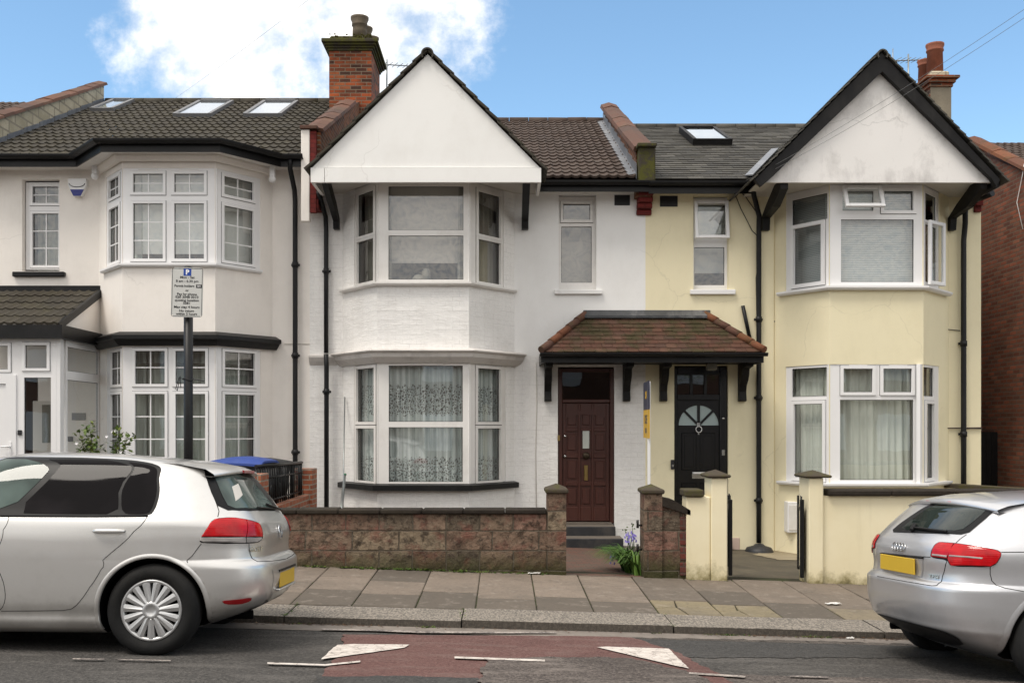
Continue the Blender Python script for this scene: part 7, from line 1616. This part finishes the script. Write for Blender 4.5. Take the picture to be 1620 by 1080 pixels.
def surf_m(car, k, z, off=0., mode='s'):
    """frame on the body surface: x along the surface seen from outside (left to right), y up, z outwards"""
    p = car.S(k, z, mode); n = car.N(k, z, mode); t = (Vector((0, 0, 1)) - n * n.z).normalized(); x = t.cross(n); p = p + n * off
    return Matrix(((x.x, t.x, n.x, p.x), (x.y, t.y, n.y, p.y), (x.z, t.z, n.z, p.z), (0, 0, 0, 1)))

# ---------------------------------------------------------------- silver hatchback on the left
YC = 7.82
vw = thing('parked_car', 'warm silver five-door hatchback with dark tinted rear windows parked on the left', 'car', (-1.675, YC, -.014), (R(3.2) * -1, R(.6), 0), 'cars parked along the kerb')
LOCAL[0] = True
c1 = Car(vw, -1,
    rear=[(.15, .50), (.20, .36), (.27, .17), (.33, .075), (.42, .02), (.52, .0), (.60, .004), (.635, .035), (.66, .07), (.72, .072), (.80, .065), (.88, .085), (.95, .13), (1.02, .175), (1.12, .25), (1.22, .33), (1.285, .395), (1.32, .48), (1.355, .66), (1.385, .90), (1.405, 1.2), (1.42, 1.65)],
    front=[(.15, 3.95), (.22, 4.12), (.35, 4.19), (.5, 4.2), (.62, 4.16), (.70, 4.08), (.78, 3.95), (.86, 3.6), (.92, 3.25), (.96, 3.08), (1.1, 2.78), (1.25, 2.46), (1.33, 2.25), (1.38, 2.06), (1.405, 1.9), (1.42, 1.75)],
    half=[(.15, .80), (.19, .855), (.24, .872), (.27, .868), (.36, .885), (.5, .893), (.66, .895), (.78, .89), (.86, .880), (.92, .868), (.955, .852), (1.0, .83), (1.1, .785), (1.2, .735), (1.28, .69), (1.33, .652), (1.365, .60), (1.39, .52), (1.405, .42), (1.415, .28), (1.42, .04)],
    expo=[(.15, 5.5), (.4, 5.0), (.66, 4.8), (.95, 4.5), (1.3, 4.2), (1.42, 3.0)])
c1.ztop = 1.42
lv = np.concatenate([np.linspace(.15, .30, 12), np.linspace(.31, .62, 20), np.linspace(.625, .68, 10), np.linspace(.69, .94, 22), np.linspace(.95, 1.30, 26), np.linspace(1.31, 1.385, 14), np.linspace(1.389, 1.42, 12)])
WZ = .313; wa = [(.755, WZ), (.755 + 2.575, WZ)]
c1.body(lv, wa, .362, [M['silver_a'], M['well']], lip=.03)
def dec(car, name, mat, pts, off=.003, mirror=True, parent=None, skirt=0., ch=2, cols=14, raw=False, dz=.02):
    poly = pts if raw else car.px(pts); res = []
    for mi in ((False, True) if mirror else (False,)):
        mb = MB(); car.decal(mb, poly, off, 's', mi, cols, dz, ch, skirt); res.append(mb.build(name, M[mat], parent or car.root))
    return res
# side glass
dec(c1, 'window_surround', 'trim', [(-330, 812), (-240, 760), (-130, 727), (0, 723), (120, 723), (205, 727), (243, 733), (251, 752), (253, 780), (246, 804), (237, 816.5), (100, 817.5), (0, 816.5)], .002, cols=40, ch=2)
dec(c1, 'side_window', 'privacy', [(22, 811), (66, 727), (120, 726), (183, 728.5), (187, 770), (186, 813), (100, 813)], .0045, ch=1, cols=20)
dec(c1, 'side_window', 'privacy', [(191, 813), (192, 770), (188, 729), (240, 736), (247, 755), (248, 779), (241, 803), (234, 813)], .0045, ch=2, cols=16)
dec(c1, 'side_window', 'cglass', [(-300, 806), (-230, 762), (-125, 731), (0, 726.5), (52, 726.5), (9, 810.5), (-120, 811)], .0045, ch=1, cols=30)
mb = MB()
p = c1.px([(-60, 815.5), (60, 816.3), (150, 816.6), (234, 815.6)]); c1.line(mb, p, .006, .004); mb.build('window_trim', M['trim'], vw)
# doors: outlines of the rear and front door
mb = MB()
p1 = c1.px([(233, 817), (211, 841), (187, 865), (160, 900), (142, 928), (129, 947), (120, 957.5), (113, 962.5), (100, 964.8), (60, 965.5), (2, 966)])
p0 = c1.px([(14, 817), (5, 838), (0, 860), (-3, 900), (-2, 966)]); pb = c1.px([(-2, 966), (-120, 966.5), (-235, 966)])
for mi in (False, True): c1.line(mb, p1, .0028, -.0005, mirror=mi); c1.line(mb, p0, .0028, -.001, mirror=mi); c1.line(mb, pb, .0028, -.001, mirror=mi)
mb.build('panel_gap', M['gap'], vw)
# rear screen
dec(c1, 'rear_screen_surround', 'trim', [(319.5, 743), (330, 741.5), (360, 743), (392, 749), (404, 757), (423, 780), (441, 807.5), (400, 808), (347, 806.5), (331, 772)], .003, False, ch=1)
dec(c1, 'rear_window', 'cglass', [(337, 751), (372, 750), (396, 757), (415, 780), (434, 804.5), (400, 805), (362, 803.5), (350, 782)], .005, False, ch=1)
z_s = 1.02
# far half of the screen
for o_ in [o for o in vw.children if o.name.startswith(('rear_screen_surround', 'rear_window'))]: pass
# spoiler lip over the screen
mb = MB(); rows = []
for k in range(25):
    b = -.60 + 1.20 * k / 24; e = abs(b) / .60; back = .06 * e ** 3; dn = .035 * e ** 2; w_ = 1 - max(0, (e - .86) / .14) * .45
    rows.append([(-(.86 + back), b, 1.3755 - dn * .8), (-(.62 + back), b, 1.362 - dn), (-(.42 + back), b, 1.328 - dn), (-(.325 + back * 1.6), b, 1.292 - dn), (-(.318 + back * 1.6), b, 1.278 - dn), (-(.34 + back * 1.6), b, 1.268 - dn), (-(.46 + back), b, 1.285 - dn), (-(.62 + back), b, 1.30 - dn)])
mb.smooth = True; mb.grid(rows); spo = mb.build('spoiler', M['silver_a'], vw)
mb = MB(); mb.bbox(-.332, -.312, -.16, .16, 1.268, 1.293, .004); mb.build('brake_light', M['dark_red'], spo)
# tailgate gaps
mb = MB()
for pts in ([(318, 730), (324, 750), (334, 776), (346.5, 808), (344.6, 817)], [(394, 859.5), (394, 866), (396, 876), (400, 883.5), (407, 887.6), (430, 887), (452, 883.5)], [(318.5, 859.5), (312, 868), (304, 879), (297, 889.5)]):
    for mi in (False, True): c1.line(mb, c1.px(pts), .003, -.0005, mirror=mi)
mb.build('panel_gap', M['gap'], vw)
# lamps
TLo = [(314.8, 855.5), (322, 842), (332, 826), (341, 819.6), (366, 817.6), (393, 821.6), (410, 827), (415.3, 839), (414.8, 852.5), (406.5, 858.3), (366, 860), (319, 858.2)]
TL = [(317, 854.5), (323.5, 842.5), (333, 827.3), (342, 821), (366, 819), (392, 823), (409, 828.4), (413.6, 839), (413.2, 851.5), (405.5, 856.6), (366, 858.4), (320.5, 856.6)]
for mi, nm in ((False, 'near'), (True, 'far')):
    mb = MB(); c1.decal(mb, c1.px(TLo), .0035, 's', mi, 18, .012, 1); lo = mb.build('tail_light', M['trim'], vw)
    mb = MB(); c1.decal(mb, c1.px([(319.5, 848), (323.8, 842.2), (333, 827.3), (342, 821), (366, 819), (387.5, 822), (387.8, 848.5), (350, 848.2)]), .010, 's', mi, 16, .012, 0, .008); mb.build('red_lens', M['red_lens'], lo)
    mb = MB(); c1.decal(mb, c1.px([(389, 822.3), (409, 828.4), (413.6, 839), (413.6, 848.5), (389.3, 848.5)]), .009, 's', mi, 8, .012, 0, .007); mb.build('red_lens', M['red_lens'], lo)
    mb = MB(); c1.decal(mb, c1.px([(317.3, 854.6), (319, 849.4), (350, 849.2), (387.8, 849.5), (387.8, 857.8), (366, 858.4), (320.5, 856.6)]), .009, 's', mi, 14, .012, 0, .007); mb.build('clear_lens', M['clear_lens'], lo)
    mb = MB(); c1.decal(mb, c1.px([(389.3, 849.5), (413.5, 849.5), (412.5, 852.5), (405.5, 856.6), (389.3, 857.6)]), .008, 's', mi, 6, .012, 0, .006); mb.build('clear_lens', M['clear_lens'], lo)
dec(c1, 'reflector', 'dark_red', [(350.5, 949.5), (374, 947.5), (398.5, 944), (396, 950), (380, 955), (356, 955.2)], .004, ch=1, skirt=.004)
# bumper: dark lower valance, plate in its recess
dec(c1, 'lower_valance', 'trim', [(380, 974), (401, 959), (430, 947.5), (459, 937), (463, 939), (449, 948), (420, 962), (395, 976)], .004, ch=1, cols=16)
dec(c1, 'plate_recess', 'silver_a', [(431, 901), (465, 898), (465, 931), (430, 931)], .002, False, ch=0)
mb = MB(); zc_ = (c1.pick(446, 915)[1]); mb.bbox(-.012 if False else .002, -.006 + .001, -.26, .26, zc_ - .056, zc_ + .056, .003); mb.build('number_plate', M['plate_y'], vw)
mb = MB(); mb.bbox(.006, -.02, -.30, .30, zc_ + .062, zc_ + .080, .004); mb.build('recess_shade_strip', M['trim'], vw)  # black strip standing in for the shade at the top of the plate recess
mb = MB(); mb.bbox(.010, -.03, -.29, .29, zc_ - .080, zc_ - .062, .008); mb.build('plate_ledge', M['silver_a'], vw)
# badge, lettering, handle, wiper
bz = c1.pick(439.6, 840.7)[1]; Mb = surf_m(c1, -.001, bz, .006); mb = MB(); ring(mb, (0, 0, 0), Mb, .050, .006)
for pts in ([(-.022, .042), (0, .006), (.022, .042)], [(-.044, .015), (-.022, -.042), (0, -.004), (.022, -.042), (.044, .015)]): mb.tube([Mb @ Vector((a, b, .001)) for a, b in pts], .0055, 6)
mb.build('badge', M['steel'], vw)
k_, z_ = c1.pick(405, 868.5); mb = MB(); text_mb(mb, 'GOLF', .048, surf_m(c1, k_, z_, .003), ext=.002, bold=.001, sx=1.3); mb.build('lettering', M['steel'], vw)
def handle(car, px0, px1, py, mat):
    k0, z0 = car.pick(px0, py); k1, z1 = car.pick(px1, py); a0, a1 = [abs(car.S(k, z0).x) for k in (k0, k1)]; rows = []; zc = (z0 + z1) / 2
    for m_ in ('a', 'A'):
        mb = MB(); rows = []; rr = MB()
        for i in range(13):
            t = i / 12; a = a0 + (a1 - a0) * t; y = car.S(a, zc, m_).y; s = -1 if m_ == 'a' else 1; lift = .038 * math.sin(math.pi * t) ** .45 + .002; h = .016 * (1 - (2 * t - 1) ** 6 * .5)
            rows.append([Vector((car.sx * a, y + s * (lift + o), zc + zz)) for o, zz in ((0, h), (.008, h * .6), (.010, 0), (.008, -h * .6), (0, -h), (-.010, -h * .5), (-.010, h * .5), (0, h))])
        mb.smooth = True; mb.grid(rows); ho = mb.build('door_handle', mat, car.root)
        am = a0 + (a1 - a0) * .42; rr.smooth = True; rr.grid([[Vector((car.sx * (am + .06 * q * math.cos(t)), car.S(am + .06 * q * math.cos(t), zc - .012 + .034 * q * math.sin(t), m_).y + (-1 if m_ == 'a' else 1) * (.0015), zc - .012 + .034 * q * math.sin(t))) for t in np.linspace(0, 2 * math.pi, 20)] for q in (.02, .5, 1)]); rr.build('handle_recess', mat, ho)
handle(c1, 198, 147, 839.5, M['silver_a'])
mb = MB(); w0, w1 = c1.pick(438, 806), c1.pick(419, 799); c1.line(mb, [(w0[0] + .10, w0[1] - .01), w0, (w1[0] - .0, w1[1])], .010, .016); c1.line(mb, [(w1[0] - .3, w1[1] - .015), (w0[0] + .1, w0[1] - .005)], .006, .012); mb.build('wiper', M['trim'], vw)
for a, z in wa:
    for y in (-.868, .868): wheel(c1, a, z, y, .317, .203, 15, 'multi')
mb = MB(); mb.tube([(-.18, -.33, .22), (-.55, -.33, .22)], .028, 12); mb.tube([(-.2, -.25, .22), (-.55, -.25, .22)], .028, 12); mb.build('exhaust', M['well'], vw)
for s in (-1, 1): mb = MB(); mb.bbox(-2.98, -2.86, s * .93 - .10, s * .93 + .10, .94, 1.09, .03); mb.build('wing_mirror', M['silver_a'], vw)
for s in (1, -1):
    mb = MB(); k0 = c1.outline(.7)[2][-1]; c1.decal(mb, [(-(k0 - .45), .62), (-(k0 - .45), .74), (-(k0 - .75), .78), (-(k0 - .95), .74), (-(k0 - .8), .64)], .005, 's', s < 0, 10, .02, 1); mb.build('headlight', M['clear_lens'], vw)
def front(car, zt, mat):
    for nm, m_, poly in (('windscreen', 'cglass_dark', [(-.66, .985), (.66, .985), (.54, zt), (-.54, zt)]), ('grille', 'trim', [(-.42, .63), (.42, .63), (.46, .70), (-.46, .70)]), ('air_intake', 'trim', [(-.6, .30), (.6, .30), (.55, .44), (-.55, .44)])):
        mb = MB(); car.decal(mb, poly, .004, 'f', False, 24, .02, 1); mb.build(nm, M[m_], car.root)
    mb = MB(); mb.bbox(car.sx * 4.2 - .008, car.sx * 4.2 + .012, -.26, .26, .47, .58, .003); mb.build('number_plate', M['upvc'], car.root)
front(c1, 1.30, 'silver_a')
# paper permit showing behind the rear screen
dec(c1, 'permit', 'soffit', [(366, 770), (376, 765), (383, 783), (372, 793)], .0062, False, ch=0)
LOCAL[0] = False

# ---------------------------------------------------------------- silver hatchback on the right
au = thing('parked_car', 'cool silver five-door hatchback with large red wraparound tail lights parked on the right', 'car', (2.845, 7.36, -.145), (R(-2.8), R(1.0), R(6)), 'cars parked along the kerb')
LOCAL[0] = True
c2 = Car(au, 1,
    rear=[(.15, .50), (.20, .36), (.27, .20), (.33, .10), (.37, .045), (.40, .035), (.47, .012), (.55, .0), (.64, .0), (.672, .025), (.69, .05), (.74, .055), (.82, .045), (.88, .05), (.93, .075), (.97, .115), (1.05, .19), (1.12, .265), (1.18, .335), (1.215, .41), (1.25, .56), (1.285, .82), (1.31, 1.12), (1.33, 1.6)],
    front=[(.15, 4.0), (.22, 4.18), (.35, 4.26), (.5, 4.28), (.62, 4.24), (.70, 4.14), (.78, 4.0), (.86, 3.6), (.92, 3.25), (.96, 3.08), (1.1, 2.72), (1.2, 2.45), (1.27, 2.2), (1.30, 2.02), (1.32, 1.86), (1.33, 1.72)],
    half=[(.15, .80), (.19, .85), (.25, .866), (.36, .88), (.5, .888), (.64, .892), (.74, .888), (.84, .876), (.92, .855), (.97, .835), (1.0, .815), (1.08, .765), (1.16, .71), (1.22, .655), (1.265, .59), (1.295, .50), (1.315, .38), (1.325, .25), (1.33, .04)],
    expo=[(.15, 4.6), (.4, 4.3), (.66, 4.2), (.95, 4.0), (1.2, 3.9), (1.33, 3.0)])
c2.ztop = 1.33
lv = np.concatenate([np.linspace(.15, .36, 16), np.linspace(.37, .40, 5), np.linspace(.41, .64, 16), np.linspace(.65, .70, 10), np.linspace(.71, .96, 24), np.linspace(.97, 1.20, 20), np.linspace(1.21, 1.295, 16), np.linspace(1.30, 1.33, 12)])
wa2 = [(.765, .313), (.765 + 2.578, .313)]
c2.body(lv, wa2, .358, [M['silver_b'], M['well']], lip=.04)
dec(c2, 'rear_screen_surround', 'trim', [(1476, 796.5), (1494, 794), (1540, 794), (1588, 796), (1574, 808), (1553, 826), (1530, 845.5), (1490, 844), (1440, 842.5), (1408, 841.5), (1432, 822)], .003, False, ch=1, cols=24)
dec(c2, 'rear_window', 'cglass_dark', [(1481, 798), (1500, 797.5), (1540, 797.5), (1571, 799), (1556, 812), (1538, 827), (1521, 839.5), (1480, 839), (1424, 838), (1442, 823)], .005, False, ch=1, cols=24)
mb = MB(); k_, z_ = c2.pick(1514.5, 788); mb.bbox(.35, .40, -.17, .17, 1.203, 1.228, .006); mb.build('brake_light', M['red_lens'], au)
mb = MB(); rows = []
for k in range(25):
    b = -.60 + 1.2 * k / 24; e = abs(b) / .6; bk2 = .10 * e ** 2.4; dn = .045 * e ** 2.2; rows.append([(.85 + bk2, b, 1.300 - dn), (.6 + bk2, b, 1.283 - dn), (.42 + bk2, b, 1.253 - dn), (.340 + bk2, b, 1.224 - dn), (.35 + bk2, b, 1.203 - dn), (.44 + bk2, b, 1.212 - dn)])
mb.smooth = True; mb.grid(rows); mb.build('spoiler', M['silver_b'], au)
mb = MB()
for pts in ([(1388, 911), (1420, 917), (1450, 922), (1474, 926), (1482, 925.5), (1487, 921), (1491, 911), (1498, 887)], [(1512, 858.5), (1519, 852), (1529, 845)], [(1566.6, 896), (1566.5, 908), (1569, 918), (1576, 925), (1590, 929.5), (1620, 935)], [(1584, 873), (1640, 872.5)], [(1392, 874), (1432, 877.5), (1472, 881)]):
    c2.line(mb, c2.px(pts), .003, -.0005)
mb.build('panel_gap', M['gap'], au)
RLo = [(1472, 881.3), (1474, 870), (1479.5, 860.5), (1487, 856.6), (1512, 858.6), (1543.5, 862.6), (1576.5, 868.7), (1584.6, 873.5), (1583.8, 880), (1577, 891), (1567, 896.6), (1504, 895.3), (1499, 885.5)]
for mi in (False, True):
    mb = MB(); c2.decal(mb, c2.px(RLo), .003, 's', mi, 24, .012, 1); lo = mb.build('tail_light', M['trim'], au)
    mb = MB(); c2.decal(mb, c2.px([(1474.5, 880), (1476, 871), (1481, 862), (1487.5, 858.3), (1509.5, 860), (1504, 871), (1498.6, 882.5)]), .009, 's', mi, 12, .012, 0, .007); mb.build('red_lens', M['red_lens'], lo)
    mb = MB(); c2.decal(mb, c2.px([(1511.6, 860.4), (1543, 864.3), (1575.5, 870.3), (1582.6, 874.5), (1582, 879.6), (1575.5, 889.8), (1566, 895), (1505.6, 893.6), (1500.4, 884)]), .010, 's', mi, 24, .012, 0, .008); mb.build('red_lens', M['red_lens'], lo)
    mb = MB(); c2.decal(mb, c2.px([(1476.5, 875.5), (1499.5, 878.2), (1498.5, 881), (1476, 878.2)]), .0112, 's', mi, 6, .01, 0, .003); c2.decal(mb, c2.px([(1503, 877.3), (1530, 879), (1555, 881.2), (1553.5, 883.6), (1530, 881.8), (1502.4, 880)]), .0122, 's', mi, 12, .006, 0, .003); mb.build('clear_lens', M['clear_lens'], lo)
dec(c2, 'lower_valance', 'trim', [(1380, 968), (1410, 976), (1434.5, 982.5), (1465, 990), (1493, 997), (1516, 1007.7), (1528, 1020), (1497, 1017.5), (1431, 999), (1386, 986)], .004, False, ch=1, cols=24)
dec(c2, 'plate_recess', 'silver_b', [(1395, 874.5), (1461, 881.8), (1458, 913), (1398.5, 903)], .0025, False, ch=0)
mb = MB(); c2.line(mb, c2.px([(1395, 875), (1461, 882)]), .008, .004); mb.build('recess_shade_strip', M['trim'], au)  # shade under the recess top edge, drawn as a black line
pz_ = c2.pick(1431.5, 893)[1]; mb = MB(); mb.bbox(.028, .040, -.25, .25, pz_ - .056, pz_ + .056, .003); mb.build('number_plate', M['plate_y'], au)
bz = c2.pick(1423, 864.5)[1]; Mb = surf_m(c2, .001, bz, .006); mb = MB()
for k in range(4): ring(mb, (-.063 + .042 * k, 0, 0), Mb, .029, .0045)
mb.build('badge', M['steel'], au)
k_, z_ = c2.pick(1477.5, 911.5); mb = MB(); text_mb(mb, 'TFSI', .036, surf_m(c2, k_, z_, .003), ext=.002, bold=.001, sx=1.5); mb.build('lettering', M['steel'], au)
mb = MB(); w0, w1 = c2.pick(1446, 836), c2.pick(1500, 842.5); c2.line(mb, [w0, w1], .009, .016); c2.line(mb, [(w0[0], w0[1] + .02), (w0[0] - .02, w0[1] - .02)], .022, .012); mb.build('wiper', M['trim'], au)
for m_ in (False, True):
    def Ak(a, z): 
        q = c2.outline(z); h = len(TH) // 2; return -np.interp(a, q[0], q[2])
    mb = MB(); c2.decal(mb, [(Ak(.78, .975), .985), (Ak(.95, 1.1), 1.10), (Ak(1.15, 1.2), 1.20), (Ak(2.2, 1.21), 1.215), (Ak(2.9, .99), .99)], .003, 's', m_, 30, .02, 2); mb.build('side_window', M['privacy'], au)
for a, z in wa2:
    for y in (-.862, .862): wheel(c2, a, z, y, .317, .218, 10, 'alloy')
front(c2, 1.19, 'silver_b')
for m_ in ('a', 'A'):
    mb = MB()
    for pts in ([(1.30, 1.0), (1.28, .9), (1.16, .72), (1.13, .5), (1.22, .30), (1.95, .285)], [(1.98, .99), (1.96, .7), (1.96, .285)], [(1.95, .285), (2.98, .285), (3.02, .6), (2.98, .97)]): c2.line(mb, pts, .003, -.0005, m_, 10)
    mb.build('panel_gap', M['gap'], au)
    for a0 in (1.35, 2.12):
        mb = MB(); rows = []
        for i in range(13):
            t = i / 12; a = a0 + .2 * t; y = c2.S(a, .83, m_).y; s_g = -1 if m_ == 'a' else 1; lift = .038 * math.sin(math.pi * t) ** .45 + .002
            rows.append([Vector((a, y + s_g * (lift + o), .83 + zz)) for o, zz in ((0, .015), (.009, .008), (.009, -.008), (0, -.015), (-.01, 0), (0, .015))])
        mb.smooth = True; mb.grid(rows); mb.build('door_handle', M['silver_b'], au)
for s in (-1, 1): mb = MB(); mb.bbox(2.9, 3.02, s * .92 - .10, s * .92 + .10, .94, 1.08, .03); mb.build('wing_mirror', M['silver_b'], au)
for s in (1, -1):
    mb = MB(); k0 = c2.outline(.7)[2][-1]; c2.decal(mb, [(-(k0 - .45), .60), (-(k0 - .45), .71), (-(k0 - .75), .76), (-(k0 - .95), .72), (-(k0 - .8), .62)], .005, 's', s < 0, 10, .02, 1); mb.build('headlight', M['clear_lens'], au)
mb = MB(); mb.tube([(.20, .42, .26), (.6, .42, .26)], .03, 12); mb.build('exhaust', M['well'], au)
LOCAL[0] = False
